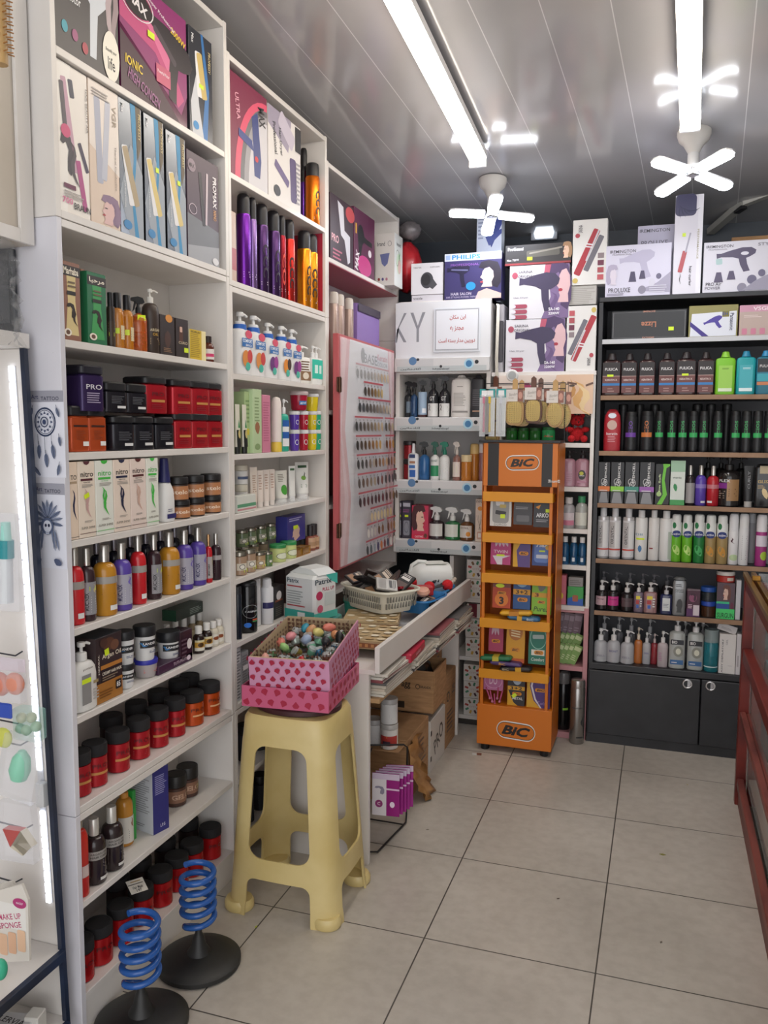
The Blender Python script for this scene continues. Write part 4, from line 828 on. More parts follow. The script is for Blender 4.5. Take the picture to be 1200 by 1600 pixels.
row('L', z, sh, [
    (can, ('6c2a96:m', '1b1a20', [('l', .2, .1, .7, .22, 3, 'd9c8e4')], .22), SPR, 'spray can', 'wide bright purple spray can', [(371, 392)], 298),
    (can, ('8a6ca4:m', '1b1a20', [('l', .2, .1, .7, .22, 3, 'd9c8e4')], .24), SPR, 'spray can', 'slim lilac spray can', [(391, 402)], 310),
    (can, ('4c3260:m', '1b1a20', tec('CCC', '2c1c38'), .24), SPR, 'spray can', 'deep purple spray can with letters', [(402, 420), (421, 438)], 317),
    (can, ('8a2430:m', '1b1a20', tec('CO', 'e04c40'), .24), SPR, 'spray can', 'slim dark red spray can', [(437, 447)], 338),
    (can, ('c8322a:m', '1b1a20', tec('CCC', '281418'), .24), SPR, 'spray can', 'red spray can with dark letters', [(446, 461)], 345),
    (can, ('d8851e:m', '1b1a20', tec('CCC', '241a10'), .24), SPR, 'spray can', 'orange spray can with dark letters', [(467, 484), (485, 502)], 361)], off=.02)
boxL(z, 362, 370, 330, 'c9b0a0', [('r', 0, .2, 1, .5, 'b8646c')], 'hair_color_box', 'pale pink box at the left end, middle stack second shelf', 'box', dep=.1, off=.04)
z = 1.6985; sh = Mi+'third shelf'
def cm_(a, b): return [('r', .05, .62, .95, .82, '2f6fb4'), ('t', 'COMFORT', .5, .76, .8, .08, 'eef3f8', 0, .02), ('t', 'BIO', .6, .66, .5, .05, 'eef3f8'), ('e', .6, .92, .3, .1, 'd4506a'), ('e', .35, .34, .3, .2, a), ('e', .68, .4, .22, .16, b), ('e', .5, .16, .2, .1, '48b4a0')]
PB = ('d9d9dc', 'e2e2e2')
def comf(D, H, a, b):
    P = pumpb(D, H, 'dededf', 'e4e4e4', cm_(a, b), None, .26, 2.8, .6, .1, .04, .66, .85, .34, 1.0)
    R = D/2; P.append(('collar', MB().lathe([(R*.46, H*.70), (R*.52, H*.71), (R*.5, H*.80), (R*.42, H*.805)], '2660b8', sy=.9).mesh())); return P
row('L', z, sh, [(comf, ('d88a3c', 'c8403c'), 'lotion_bottle', 'bottle', 'white pump lotion with orange fruit label', [(364, 387), (385, 408)], 488, .65),
    (comf, ('6a2c78', '9c3c90'), 'lotion_bottle', 'bottle', 'white pump lotion with purple fruit label', [(407, 430), (447, 464)], 505, .65),
    (comf, ('e08a24', '3c2418'), 'lotion_bottle', 'bottle', 'white pump lotion with orange and black label', [(429, 450)], 510, .65),
    (pumpb, ('e2e0da', 'e4e4e2', [('l', .05, .5, .95, .95, 4, '6a4a34'), ('r', 0, .05, 1, .45, '8c6c50'), ('e', .5, .25, .3, .15, 'e2d8c8')], None, .3, 4, .9, .05, .05, .6), 'hand_soap', 'bottle', 'white soap pump with brown pattern', [(462, 483)], 541),
    (pumpb, ('e4e4e2', 'e8e8e8', [('r', 0, .15, 1, .85, '3cc0aa'), ('r', .35, .35, .8, .65, 'd8f0ea')], None, .3, 4, .9, .05, .05, .7), 'hand_soap', 'bottle', 'white soap pump with teal label', [(483, 497), (495, 508)], 541)], off=.008)
z = 1.4355; sh = Mi+'fourth shelf'
row('L', z, sh, [
    (tubeb, ('d9d6c6', '20231f', [('r', 0, 0, 1, .4, '1d211f'), ('e', .5, .3, .3, .1, 'c8b878'), ('s', [(0, 0), (1, 0), (.5, 1)], .5, .55, .5, .2, 0, '2c8a4c')]), 'cream_tube', 'tube', 'black and cream tube', [(366, 377), (378, 389)], 632, 1.0)], off=.004)
boxL(z, 383, 395, 612, 'a9c08c', [('r', .2, .3, .8, .4, 'd9c440'), ('l', .1, .5, .9, .9, 6, '7d9a68')], 'cream_box', 'light green tall box, left of the pair, middle stack fourth shelf', 'box', dep=.05, off=.02)
boxL(z, 395.5, 409.5, 608, 'b9cfa4', [('l', .2, .5, .8, .9, 8, '86a070'), ('s', FEATHER, .5, .4, .6, .2, 10, '9c6a4c'), ('e', .5, .1, .3, .05, '86a070')], 'cream_box', 'light green tall box, right of the pair, middle stack fourth shelf', 'box', dep=.05, off=.006)
boxL(z, 410.5, 423, 617, 'd0829c', [('l', .1, .2, .9, .9, 16, 'b86484')], 'cream_box', 'pink tall box beside the green ones, middle stack fourth shelf', 'box', dep=.05, off=.01)
row('L', z, sh, [
    (can, ('e3c44c', 'e6dcd6', [], .82, .98), 'lotion_bottle', 'bottle', 'pearly bullet bottle with yellow foot', [(424, 440)], 620),
    (pumpb, ('2fa890', 'e2e4e6', [('r', 0, 0, 1, 1, 'e4e8ea'), ('r', 0, .3, 1, .55, '2a5ca8'), ('r', 0, .75, 1, 1, '2a5ca8')], None, .28, 3, .7, .08, .1, .5), 'lotion_bottle', 'bottle', 'teal pump bottle with blue label', [(439, 451)], 624)], off=.006)
TB = [('r', .2, .2, .8, .85, 'e6e6ea'), ('r', .3, .4, .7, .6, '3a5ca8')]
def tb3(zz, tag, cols, vt):
    for c, nm, sp in cols: row('L', zz, tag, [(tub, (c, 'd9dadc', [('o', .5, .5, .22, .3, .2, 'e9e9ee')] if c != 'c8b41c:g' else [], None, .18), 'gel_tub', 'tub', nm+' gel tub with clear lid', [sp], vt)], off=.01)
cols = [('5c3ca8:g', 'purple', (452, 468)), ('b01c34:g', 'red', (467, 482)), ('d8c424:g', 'yellow', (480, 495)), ('24a078:g', 'green', (493, 507))]
tb3(z, sh+' bottom row', cols, 672)
tb3(onx(480, 672, XF-.04).z+.001, sh+' middle row', cols, 643)
z2 = onx(480, 643, XF-.04).z+.002
row('L', z2, sh+' top row', [(tub, ('a81c38:g', 'c9b8b8', [('r', .25, .2, .75, .7, '3a7ab8'), ('t', 'gel', .5, .45, .4, .3, 'eeeeee')], None, .2), 'gel_tub', 'tub', 'large red gel tub', [(453, 481)], 612),
    (tub, ('dcc828:g', 'd9dadc', [('l', .1, .2, .9, .8, 3, 'a89410')], None, .18), 'gel_tub', 'tub', 'yellow gel tub', [(481, 498)], 616)], off=.008)
z = 1.2375; sh = Mi+'fifth shelf'
row('L', z, sh+' bottom', [(jar, ('dddcda', 'd6d0c0', [('r', .0, .3, 1, .6, '4a5a7c')], .3), 'cream_jar', 'jar', 'white cream jar with beige lid', [(366, 387)], 757)], off=.05)
row('L', onx(377, 757, XF-.07).z, sh+' top', [(jar, ('dddcda', 'd6d0c0', [('r', .0, .3, 1, .6, '4a5a7c')], .3), 'cream_jar', 'jar', 'white cream jar with beige lid, stacked', [(366, 387)], 727)], off=.05)
boxL(z, 371, 400, 776, 'd8dbd4', [('r', .0, .3, 1, .5, '5a9a78'), ('r', .0, .12, 1, .22, 'c88a90')], 'cream_box', 'flat white box with green and pink bands, middle stack fifth shelf', 'box', dep=.035)
row('L', z, sh, [
    (tubeb, ('ddd0c4', 'd8ccc0', [('l', .2, .3, .8, .8, 8, 'b49a88')]), 'cream_tube', 'tube', 'beige standing tube', [(390, 403)], 730),
    (tubeb, ('e0d4cb', 'e6ddd6', [('l', .2, .4, .8, .9, 6, 'b89c8c')]), 'cream_tube', 'tube', 'pale pink standing tube', [(402, 413), (412, 422), (421, 431)], 735),
    (tubeb, ('e6e4da', 'e8e8e4', [('e', .6, .3, .35, .18, '4a9a3c'), ('l', .1, .6, .7, .9, 5, '9a9488')]), 'cream_tube', 'tube', 'white tube with green leaf', [(431, 452)], 735),
    (tubeb, ('e2e2de', 'e8e8e8', [('r', .1, .85, .9, .92, '4a6a4c')]), 'cream_tube', 'tube', 'slim white tube', [(452, 463)], 728),
    (tubeb, ('e4e4e0', 'e8e8e8', [('r', .1, .82, .9, .9, '35583c'), ('e', .5, .5, .22, .07, '7aa848'), ('s', WAVE, .6, .6, .3, .2, 0, '3a3a34'), ('l', .2, .2, .8, .32, 3, '8a9a88')]), 'cream_tube', 'tube', 'white tube with olive picture', [(463, 485)], 722)], off=.03)
tr = MB().box(-.15, .15, -.04, .04, 0, .004, 'e8ecee:c').box(-.15, .15, -.04, -.0385, .004, .018, 'e8ecee:c').box(-.15, .15, .0385, .04, .004, .018, 'e8ecee:c')
put(tr.mesh(), 'clear_tray', 'clear plastic tray in front of the tubes, middle stack fifth shelf', 'tray', (XF-.05, Ly(440, XF-.05, z)+.02, z), PI/2)
z = 1.0205; sh = Mi+'sixth shelf'
def gj(D, H, c, d):
    P = jar(D, H, c+':g', '9a958a:m', [('r', .1, .2, .8, .8, d), ('e', .45, .5, .2, .22, '3a3430'), ('e', .45, .5, .16, .17, 'e8e4da'), sticker(.75, .15, .4, .3)], .2); return P
row('L', z, sh+' front', [(gj, ('a88c74', 'd8d0c0'), 'spice_jar', 'jar', 'glass powder jar with metal lid', [(366, 383), (382, 400)], 862), (gj, ('b09470', 'c8b088'), 'spice_jar', 'jar', 'tan powder jar with metal lid', [(399, 415)], 862), (gj, ('5c7c50', '708c60'), 'spice_jar', 'jar', 'green powder jar', [(414, 426)], 862)], off=.01)
row('L', z, sh+' back', [(gj, ('8c7c68', 'b0a890'), 'spice_jar', 'jar', 'powder jar', [(372, 388), (388, 403), (403, 418)], .075)], off=.09)
row('L', z+.076, sh+' upper', [(gj, ('6c7c5c', 'a8a894'), 'spice_jar', 'jar', 'powder jar with metal lid', [(370, 386), (386, 401), (401, 417), (417, 431)], .06)], off=.075)
row('L', z, sh, [(can, ('c6d088', '2f8a4c', [('e', .5, .5, .38, .3, '3c443c'), ('e', .5, .5, .35, .27, 'e0e4cc')], .2, 1.02, False), 'balm_tin', 'tin', 'pale green tin with green lid', [(424, 444), (443, 463)], 850)], off=.01)
boxL(z+.052, 449, 477, 808, '3a3a8c', [('s', FACE, .45, .3, .5, .5, 20, 'd8b8a8'), ('l', .1, .8, .8, .95, 2, 'b8b8e0'), sticker(.45, .55, .25, .14)], 'hair_removal_box', 'royal blue box with legs pictured, middle stack sixth shelf', 'box', dep=.05, off=.05)
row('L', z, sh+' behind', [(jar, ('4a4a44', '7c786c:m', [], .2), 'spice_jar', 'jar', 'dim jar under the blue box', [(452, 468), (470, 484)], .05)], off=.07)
for i, (u0, u1) in enumerate(((461, 473), (474, 486))):
    y0 = Ly(u0, XF-.01, z); y1 = Ly(u1, XF-.01, z); w = y1-y0-.002; m = MB()
    for k in (0, 1):
        for a in (-1, 1):
            m.box(-w/2, w/2, a*.02-.0015, a*.02+.0015, k*.028, k*.028+.003, 'c89a3c:m'); m.box(a*w/2-.0015, a*w/2+.0015, -.02, .02, k*.028, k*.028+.003, 'c89a3c:m')
            m.box(a*w/2-.0015, a*w/2+.0015, -.0215 if k else .0185, -.0185 if k else .0215, 0, .03, 'c89a3c:m')
    m.box(-w/2+.002, w/2-.002, -.018, .018, .003, .03, 'b88c58:t')
    put(m.mesh(), 'brass_cube', 'small gold-edged glass cube, %s, middle stack sixth shelf' % ('left of two', 'right of two')[i], 'cube', (XF-.034, (y0+y1)/2, z), PI/2)
row('L', z, sh, [(minib, ('8a4c3c:g', '2a2428', [('r', 0, .2, 1, .6, 'b08c6c'), sticker(.5, .9, .7, .16)], 'c8a284', .42), 'gloss_bottle', 'bottle', 'brown gloss bottle with black cap', [(479, 491), (492, 505)], 820)], off=.02)
z = .8055; sh = Mi+'seventh shelf'
row('L', z, sh, [(can, ('1c2430:g', '22262c', [], .15, .95), SPR, 'spray can', 'dark blue-black can at the left end', [(366, 378)], 915),
    (can, ('17181c:g', '202226', [('o', .45, .62, .36, .22, .05, 'b8bcc0'), ('t', 'CASPIAN', .5, .62, .62, .06, 'd8dade'), ('r', .5, .32, .8, .37, 'd0583c'), ('r', .5, .27, .8, .31, '4c9a5c'), ('e', .3, .18, .16, .08, '2c7ae0')], .08, .95), SPR, 'spray can', 'black can with ring and blue drop', [(377, 402)], 906),
    (can, ('dedfe2', 'dadadd', [('r', 0, .5, 1, .72, '2a2a5e')], .2, .72), 'foam_bottle', 'bottle', 'white bottle with navy band', [(408, 427)], 903)], off=.01)
boxL(z, 402.5, 408, 905, 'd8d8da', [], 'foam_box', 'narrow white box between the cans, middle stack seventh shelf', 'box', dep=.05, off=.04)
boxL(z, 428, 444, 918, '241d20', [('e', .5, .7, .25, .14, 'd8d4d4'), ('t', 'DERMA', .5, .55, .7, .05, 'c86a40'), ('l', .15, .1, .85, .4, 5, '6a5a54')], 'shaving_box', 'black box with a white face emblem, middle stack seventh shelf', 'box', dep=.05, off=.03)
boxL(z+.001, 446, 488, 890, '3a2a2c', [('r', 0, .45, 1, .52, '8a4a3c')], 'dark_box', 'dark reddish box behind the diaper pack, middle stack seventh shelf', 'box', dep=.05, off=.12)
z = .5945; sh = Mi+'eighth shelf'
for i, (u0, u1, vt, cc) in enumerate(((370, 377, 1012, 'c4c6ca'), (378, 389, 1020, '8e9094'), (389.5, 402, 1058, '2c2c34'))):
    boxL(z, u0, u1, vt, cc, [('l', .1, .05, .9, .95, 16, '6a6c72' if i < 2 else '5a5a64'), ('r', .2, .6, .9, .7, 'e2e2e4' if i == 1 else '9a9ca2')], 'hair_color_box', ('silver patterned box, leftmost on middle stack eighth shelf', 'grey patterned box, second on middle stack eighth shelf', 'navy box beside grey ones, middle stack eighth shelf')[i], 'box', dep=.08)
for k, zz in enumerate((.3305, .1005)):
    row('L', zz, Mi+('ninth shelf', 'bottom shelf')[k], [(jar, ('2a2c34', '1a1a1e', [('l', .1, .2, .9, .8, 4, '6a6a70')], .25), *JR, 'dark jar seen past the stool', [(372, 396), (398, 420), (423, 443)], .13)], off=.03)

# ============================================================ CORNER STACK
z = 2.2255
boxL(z, 516, 552, 300, '3a2430', [('p', [(.3, .95), (.55, .9), (.6, .55), (.85, .5), (.85, .1), (.75, .05), (.6, .4), (.45, .45)], 'd3d2dc'), ('e', .85, .85, .2, .12, 'c0484c'), ('t', 'PRO', .2, .35, .3, .12, 'e8b0b8', 0, .02), ('l', .1, .05, .5, .22, 3, 'c06a80')], 'hair_dryer_box', 'black box with a pale dryer, left one in the corner wall unit', 'box', dep=.1)
boxL(z, 553, 585, 322, '5a2444', [('s', DRYER, .5, .5, .5, .7, 80, '181418'), ('e', .5, .16, .34, .16, 'c03a80'), ('t', 'MAX', .14, .2, .3, .16, 'efe9ec', 78, .03), ('l', .06, .6, .14, .95, 1, 'd8a840'), ('e', .75, .4, .08, .06, 'e0d8dc')], 'hair_dryer_box', 'plum box with a black and pink dryer, corner wall unit', 'box', dep=.1)
q0 = onx(584, 448, XF+.0); y0 = Ly(585, XF+.01, z); m = MB().rbox(0, .10, 0, .13, 0, .25, 'd9d4d0', .0015)
m.art([('t', 'brand', .3, .8, .4, .08, '5c5a60'), ('o', .75, .8, .1, .05, .15, '5c5a60'), ('p', [(.25, .6), (.75, .62), (.65, .42), (.5, .36), (.35, .42)], '6c72a0'), ('e', .2, .12, .06, .03, '8c3434'), ('e', .4, .12, .06, .03, '5c5484'), ('e', .6, .12, .06, .03, 'b87a8c')], .1, .25, lambda x, z_, l: (x+.05, -l, z_))
m.art([('r', 0, 0, 1, 1, 'dcdedb'), ('e', .5, .45, .25, .2, 'c8dcc0'), ('e', .6, .4, .2, .14, 'd8b8b0'), ('o', .35, .55, .2, .16, .1, '7c8478'), ('t', 'brand', .5, .82, .5, .07, '5c5a60'), ('s', WAVE, .6, .6, .3, .2, 0, '5ca058')], .13, .25, lambda x, z_, l: (.10+l, x+.065, z_))
put(m.mesh(), 'epilator_box', 'white box jutting out beyond the corner wall unit shelf', 'box', (XF-.05, Ly(586, XF-.05, z), z+.0005))
z = 1.6005; sh = 'corner stack upper shelf'
row('L', z, sh, [(can, ('b09a90:s', 'cdc4bc', [('l', .2, .2, .8, .8, 9, '8c7870')], .1, .95), SPR, 'spray can', 'beige spray can with clear cap', [(515, 528), (526, 538), (538, 556)], 456)], off=.03)
m = carton(Ly(592, XF-.03, z)-Ly(558, XF-.03, z), .11, .50, '8d72b4', [('r', 0, 0, 1, .58, 'c83e6c')]+[('s', FEATHER, .1+.16*i, .12+.11*k, .12, .08, 25*(i-k), '7c1c40') for i in range(6) for k in range(5)]+[('r', 0, .93, 1, 1, '3e3444')])
put(m, 'gift_box', 'tall lilac box with crimson pattern behind the hair colour chart', 'box', (XF-.085, (Ly(592, XF-.03, z)+Ly(558, XF-.03, z))/2, z), PI/2)
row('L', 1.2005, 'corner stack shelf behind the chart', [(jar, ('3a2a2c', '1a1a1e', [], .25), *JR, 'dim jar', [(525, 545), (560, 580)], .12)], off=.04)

# hair colour chart: a glazed door with swatches
ch = MB().rbox(-.402, .402, -.012, .012, 0, .99, 'b8595c', .002)
it = [('r', .02, .01, .985, .99, 'd3d0d4'), ('p', [(.02, .01), (.14, .01), (.2, .3), (.1, .6), (.18, .99), (.02, .99)], 'cf8e92'), ('p', [(.06, .99), (.13, .99), (.05, .6), (.16, .3), (.08, .01), (.04, .01), (.1, .3), (.03, .6)], 'dcb0b4'),
      ('p', [(.985, .01), (.985, .99), (.86, .99), (.92, .6), (.82, .3), (.9, .01)], 'c98a8c'), ('p', [(.93, .99), (.88, .99), (.95, .6), (.86, .3), (.96, .01), (.98, .01), (.9, .3), (.97, .6)], 'e0bcbc')]
it += [('e', .39, .935, .035, .035, '55565c'), ('t', 'BASE', .53, .925, .24, .045, '4c4d54', 0, .01), ('t', 'Keratin', .75, .945, .2, .03, 'b4474c'), ('t', 'COLOR', .75, .912, .2, .02, '55565c')]
rowsw = [(.84, [(.3, 10, .55)], ['2c2826', '3a2c24', '4a3828', '5a4430', '6e5436', '8a6838', 'a07c48', 'b08c58', 'c09c6a', 'ccb088']), (.765, [(.42, 6, .3)], ['3a3028', '4c3826', '6a4c28', '8a6a3c', 'a08450', 'bca070']),
         (.69, [(.32, 10, .55)], ['24242a', '3a3c42', '3c342c', '4c4038', '5c5048', '786858', '8a7c6c', 'a08c78', 'b8a690', 'c8baa4']), (.605, [(.25, 8, .45), (.78, 3, .13)], ['2a2624', '3a302a', '4a3c30', '5a4a38', '6c5840', '887050', 'a08460', 'b49a78', '3a2c20', '6a5034', 'a08c6c']),
         (.52, [(.25, 7, .4), (.78, 3, .13)], ['2a2422', '3e2e22', '543a22', '6c4a26', '8a5e2c', 'a8783a', 'c09450', '6c3e1c', 'a4622a', 'b88444']), (.435, [(.25, 5, .27), (.56, 4, .2), (.8, 3, .12)], ['302c2c', '3c3836', '4c4440', '78685a', 'a89a8a', '5c3c24', '7c5430', 'a8764a', 'c09a74', '54301c', '844a24', '9c6c4c']),
         (.35, [(.25, 5, .27), (.58, 3, .15), (.8, 3, .13)], ['44342e', '5c4232', '6c5040', '847058', 'a08c74', '4c2420', '7a3424', '3c2018', '34201e', '4c3430', '5c4a44']), (.265, [(.25, 5, .27), (.58, 3, .15), (.8, 3, .13)], ['3a2226', '4c2830', '5a3034', '4a2028', '3c1c24', '5a1c28', '6a2430', '4c1c24', '6a4a30', '84603c', '5a4030']),
         (.185, [(.44, 7, .36)], ['c8b48c', 'd0bc94', 'd8c8a4', 'ccb88c', 'd4c49c', 'c0a878', 'd0b888']), (.115, [(.37, 3, .12), (.56, 2, .07), (.74, 3, .12)], ['d8d4cc', 'c8c4bc', 'b8b0a8', '5a3c24', '7c5430', '6a4024', '8c5c30', 'a8784a']), (.04, [(.34, 7, .38), (.78, 2, .07)], ['3c3c40', '5c6468', '8c949c', '3c2c5c', 'c86a20', '7c1c20', '24304c', 'd8d4cc', 'e0dcd4'])]
for zr, groups, cl in rowsw:
    n = 0
    for x0, k, wd in groups:
        it.append(('r', x0-.03, zr+.048, x0+wd+.03, zr+.056, 'b4505a'))
        for i in range(k):
            cx = x0+wd*i/max(1, k-1); it.append(('s', FEATHER, cx, zr+.01, .05, .048, 26, cl[n % len(cl)])); it.append(('e', cx-.015, zr+.038, .006, .004, '55504c')); n += 1
ch.art(it, .804, .99, flat(.012))
gl = MB().box(-.385, .385, -.0175, -.0165, .01, .975, 'f4f6f8:c')
hg = lambda zc: MB().box(-.425, -.375, -.018, -.0135, zc-.03, zc+.03, '6a4a3a:m').tube([(-.402, -.019, zc-.032), (-.402, -.019, zc+.032)], .005, '5a4032:m').mesh()
d = onx(565, 700, XF+.02)
put([('backing_board', ch.mesh()), ('glass_cover', gl.mesh()), ('hinge', hg(.17)), ('hinge', hg(.78))], 'hair_colour_chart', 'tall red-edged hair colour chart door with rows of brown hair swatches', 'hair colour chart', (XF+.022, (3.236+4.04)/2, .925), math.radians(91.2))

# ============================================================ BLACK CABINET
def remington(model, c='b9b4cc', dark='4a4460'):
    return [('p', [(.5, .1), (1, .05), (1, .45), (.8, .25)], 'a7a2b8'), ('s', [(1-x, y) for x, y in DRYER][::-1] if False else DRYER, .5, .6, .55, .55, 8, c), ('t', 'IREMINGTON', .26, .88, .4, .06, '4a4652'), ('t', 'PROFESSIONAL', .25, .82, .3, .03, '7a7684'),
            ('s', [(.25, 1), (.75, 1), (1, 0), (0, 0)], .42, .38, .12, .2, 0, dark), ('s', [(.25, 1), (.75, 1), (1, 0), (0, 0)], .57, .41, .1, .16, 0, dark), ('e', .57, .12, .06, .08, '8a8698'), ('e', .72, .26, .05, .07, 'cfcddb'), ('e', .82, .37, .04, .055, '6a6680'),
            ('t', model, .22, .13, .34, .09, '55525e'), ('l', .03, .03, .35, .08, 2, '8a8698'), ('l', .68, .06, .95, .22, 4, 'cfcddb')]
z = 2.1405; T_ = 'on top of the black cabinet'
boxB(z, 945, 1047, 382, 'd3d0e2', remington('PROLUXE')+lady(.12, .42, .2, .4, 'd8cfdc', 'b0a8c0', True)[:3], 'hair_dryer_box', 'lilac box with pale dryer and silver-haired lady, left end on black cabinet', 'box', dep=.1)
boxB(z, 993, 1052, 352, 'b9b6cc', [('t', 'IREMINGTON', .45, .93, .8, .045, '55525e'), ('t', 'PROLUXE', .45, .76, .7, .07, '6a6674')], 'hair_dryer_box', 'duller lilac box standing behind another on the black cabinet', 'box', off=.125, dep=.08)
boxB(z, 1050, 1094, 305, 'dbd8e2', [('r', .82, 0, 1, 1, 'e4e2ea'), ('s', RR, .38, .9, .75, .22, 0, '3c3a5c')]+[('s', WAVE, .15+.1*k, .84, .12, .14, 20*k, '2c2a4c') for k in range(6)]+[('s', RR, .32, .33, .16, .22, -12, 'b04a52'), ('s', RR, .5, .52, .06, .2, -12, 'a8a4b4'), ('s', WAVE, .25, .16, .1, .12, 0, '3a3640'), ('t', 'hair curler', .62, .18, .2, .1, '4a4652', -90), ('t', 'PERFORMANCE', .85, .5, .3, .07, 'b0a890', -90), sticker(.35, .6, .12, .035)],
     'curling_iron_box', 'tallest narrow white box with a red curling iron on black cabinet', 'box', dep=.07)
boxB(z, 1097, 1222, 376, 'd6d4de', [('s', [(1-x, y) for x, y in DRYER][::-1], .5, .6, .01, .01, 0, '4e4862'), ('s', DRYER, .42, .62, .5, .48, 4, '544c66'), ('s', RR, .2, .61, .08, .12, 4, 'a9c4c4'), ('e', .52, .75, .05, .035, 'd8d6e0'), ('t', 'IREMINGTON', .2, .91, .34, .055, '3c3a46'), ('t', 'PROFESSIONAL', .18, .85, .24, .025, '7a7684'), ('t', 'STYLIST', .82, .91, .28, .06, '77747e'),
     ('s', [(.25, 1), (.75, 1), (1, 0), (0, 0)], .2, .3, .12, .2, 0, '544c66'), ('s', [(.25, 1), (.75, 1), (1, 0), (0, 0)], .36, .33, .11, .17, 0, '544c66'), ('t', 'PRO Air', .14, .17, .2, .07, '44414c'), ('t', 'POWER', .13, .09, .2, .06, '6a6674'), ('e', .5, .08, .06, .09, '8a8698'), ('e', .62, .23, .06, .09, '6a6680'), ('e', .74, .35, .045, .07, '6a6680'), ('p', [(.5, .02), (1, .02), (1, .4), (.8, .3), (.66, .2)], '9a96a8')],
     'hair_dryer_box', 'white box with dark grey dryer and words PRO Air POWER, right end', 'box', dep=.1)
put(MB().rbox(-.16, .16, -.02, .02, 0, .27, KRAFT, .002).mesh(), 'cardboard_sheet', 'brown cardboard standing behind the PRO Air dryer box', 'cardboard', (.42, 4.26, z))
for k, (u, vt) in enumerate(((968, 390), (1028, 360))): pass
z = 1.9455; sh = 'black cabinet upper slot'
boxB(z, 955, 1072, 485, '2b2d31', [('r', .02, .05, .98, .055, '8a8a8c'), ('r', .02, .94, .98, .945, '8a8a8c'), ('r', .02, .05, .024, .945, '8a8a8c'), ('r', .976, .05, .98, .945, '8a8a8c'), ('t', 'Lizze', .5, .5, .2, .2, 'b8785c', 180, .02), ('t', 'EXTREME', .5, .96, .16, .06, 'c8907c', 180), ('t', 'EXTREME', .5, .04, .16, .05, 'c8907c'), sticker(.8, .33, .07, .13)],
     'hair_iron_box', 'long black box with copper lettering upside down in the cabinet', 'box', dep=.1)
boxB(z, 1075, 1152, 477, '8c8650', [('p', [(.03, .02), (.97, .02), (.97, .8), (.06, .74)], 'd9dce6'), ('p', [(.03, .5), (.42, .02), (.28, .02), (.03, .35)], '3c2c84'), ('s', DRYER, .52, .42, .4, .4, 20, '4a3c98'), ('t', 'Panasonic', .88, .46, .55, .08, '2c3050', -90, .02), ('r', .68, .62, .82, .8, '7a7430'), ('t', 'EH', .74, .72, .1, .1, '2c3a8c')],
     'hair_dryer_box', 'olive and white box with a violet dryer in the cabinet', 'box', dep=.1)
boxB(z, 1154, 1225, 476, 'c894a8', [('r', 0, 0, 1, .78, 'b9a49c'), ('t', 'VSGR', .5, .88, .4, .12, 'efe2e6'), ('e', .85, .45, .2, .3, '4a3c40'), ('l', .1, .6, .5, .7, 2, 'd8c8c4')]+[('s', RR, .12+.2*i, .14, .12, .2, 0, 'c87c94') for i in range(4)], 'hair_dryer_box', 'pink and beige box at the right end of the cabinet upper slot', 'box', dep=.1)

FU = [('r', 0, .55, 1, 1, '241c1e'), ('t', 'FULICA', .5, .78, .74, .09, 'd9d6d6', 0, .02), ('r', 0, 0, 1, .55, '6a3c3a'), ('r', 0, .545, 1, .56, 'c9a8a0'), ('t', 'KERATIN X', .5, .43, .7, .06, 'e2d0cc'), ('r', 0, .24, 1, .32, '2c78b8'), ('l', .3, .04, .7, .2, 2, 'a07c78')]
z = 1.6855; sh = 'cabinet first bottle shelf'
def fb(D, H, st): return flatb(D, H, '3a2526:g', '2b2426', FU+([sticker(.45, .57, .36, .07)] if st else []), None, .6, .15, .44, 5, .06, .72, .1, .9)
row('B', z, sh, [
    (fb, (0,), 'shampoo_bottle', 'bottle', 'brown shampoo bottle without sticker', [(970, 994), (997, 1023), (1027, 1054), (1088, 1114)], 553, .6),
    (fb, (1,), 'shampoo_bottle', 'bottle', 'brown shampoo bottle with yellow sticker', [(940, 966), (1057, 1084)], 553, .6),
    (flatb, ('7cc02c', '8cc83c', [('r', .1, .1, .9, .82, '9acc50'), ('l', .3, .7, .8, .76, 2, '5a8a20'), ('r', .1, .02, .9, .12, 'dce8cc')], None, .6, .13, .4, 5, .06, .75, .08, .85), 'shampoo_bottle', 'bottle', 'lime green bottle', [(1116, 1147)], 550, .6),
    (flatb, ('1f9aa0', '2a86a8', [('r', .1, .1, .9, .82, '40aab4'), ('l', .3, .7, .8, .76, 2, 'd0e8ea'), ('r', .1, .02, .9, .12, 'dcecec')], None, .6, .13, .4, 5, .06, .75, .08, .85), 'shampoo_bottle', 'bottle', 'teal bottle with white strip', [(1149, 1178)], 549, .6),
    (flatb, ('1f6f86', '2f88b8', [('r', 0, .6, 1, 1, '20262c'), ('t', 'FULICA', .5, .78, .74, .08, 'd9d6d6'), ('r', 0, .2, 1, .3, 'c87c50'), ('r', 0, .32, 1, .55, '2fa0b0')], None, .6, .13, .4, 5, .06, .75, .08, .9), 'shampoo_bottle', 'bottle', 'blue bottle with black top label', [(1181, 1208)], 548, .6)], off=.01)
z = 1.4245; sh = 'cabinet second bottle shelf'
row('B', z, sh, [(flatb, ('b02834', 'b02834', [('e', .5, .9, .3, .07, 'dfe2ee'), ('e', .5, .65, .36, .13, 'c8a89c'), ('t', 'keratin', .5, .42, .8, .07, 'ecd8dc'), ('l', .2, .2, .8, .38, 4, 'd89098')], None, .55, .03, .5, 2.6, .04, .9, .3, .8), 'conditioner_bottle', 'bottle', 'red conditioner bottle', [(944, 967)], 640, .6)], off=.01)
def sc_(c, t, vert=True): return (can, ('1a1b1e', '17181a', [('t', t, .5, .68, .4, .24, c, 90), ('r', .15, .38, .85, .52, c), ('l', .2, .1, .8, .3, 4, '3c3e44')], .12, .96, True, '1c1d20', .05, .8), 'hair_spray_can', 'spray can')
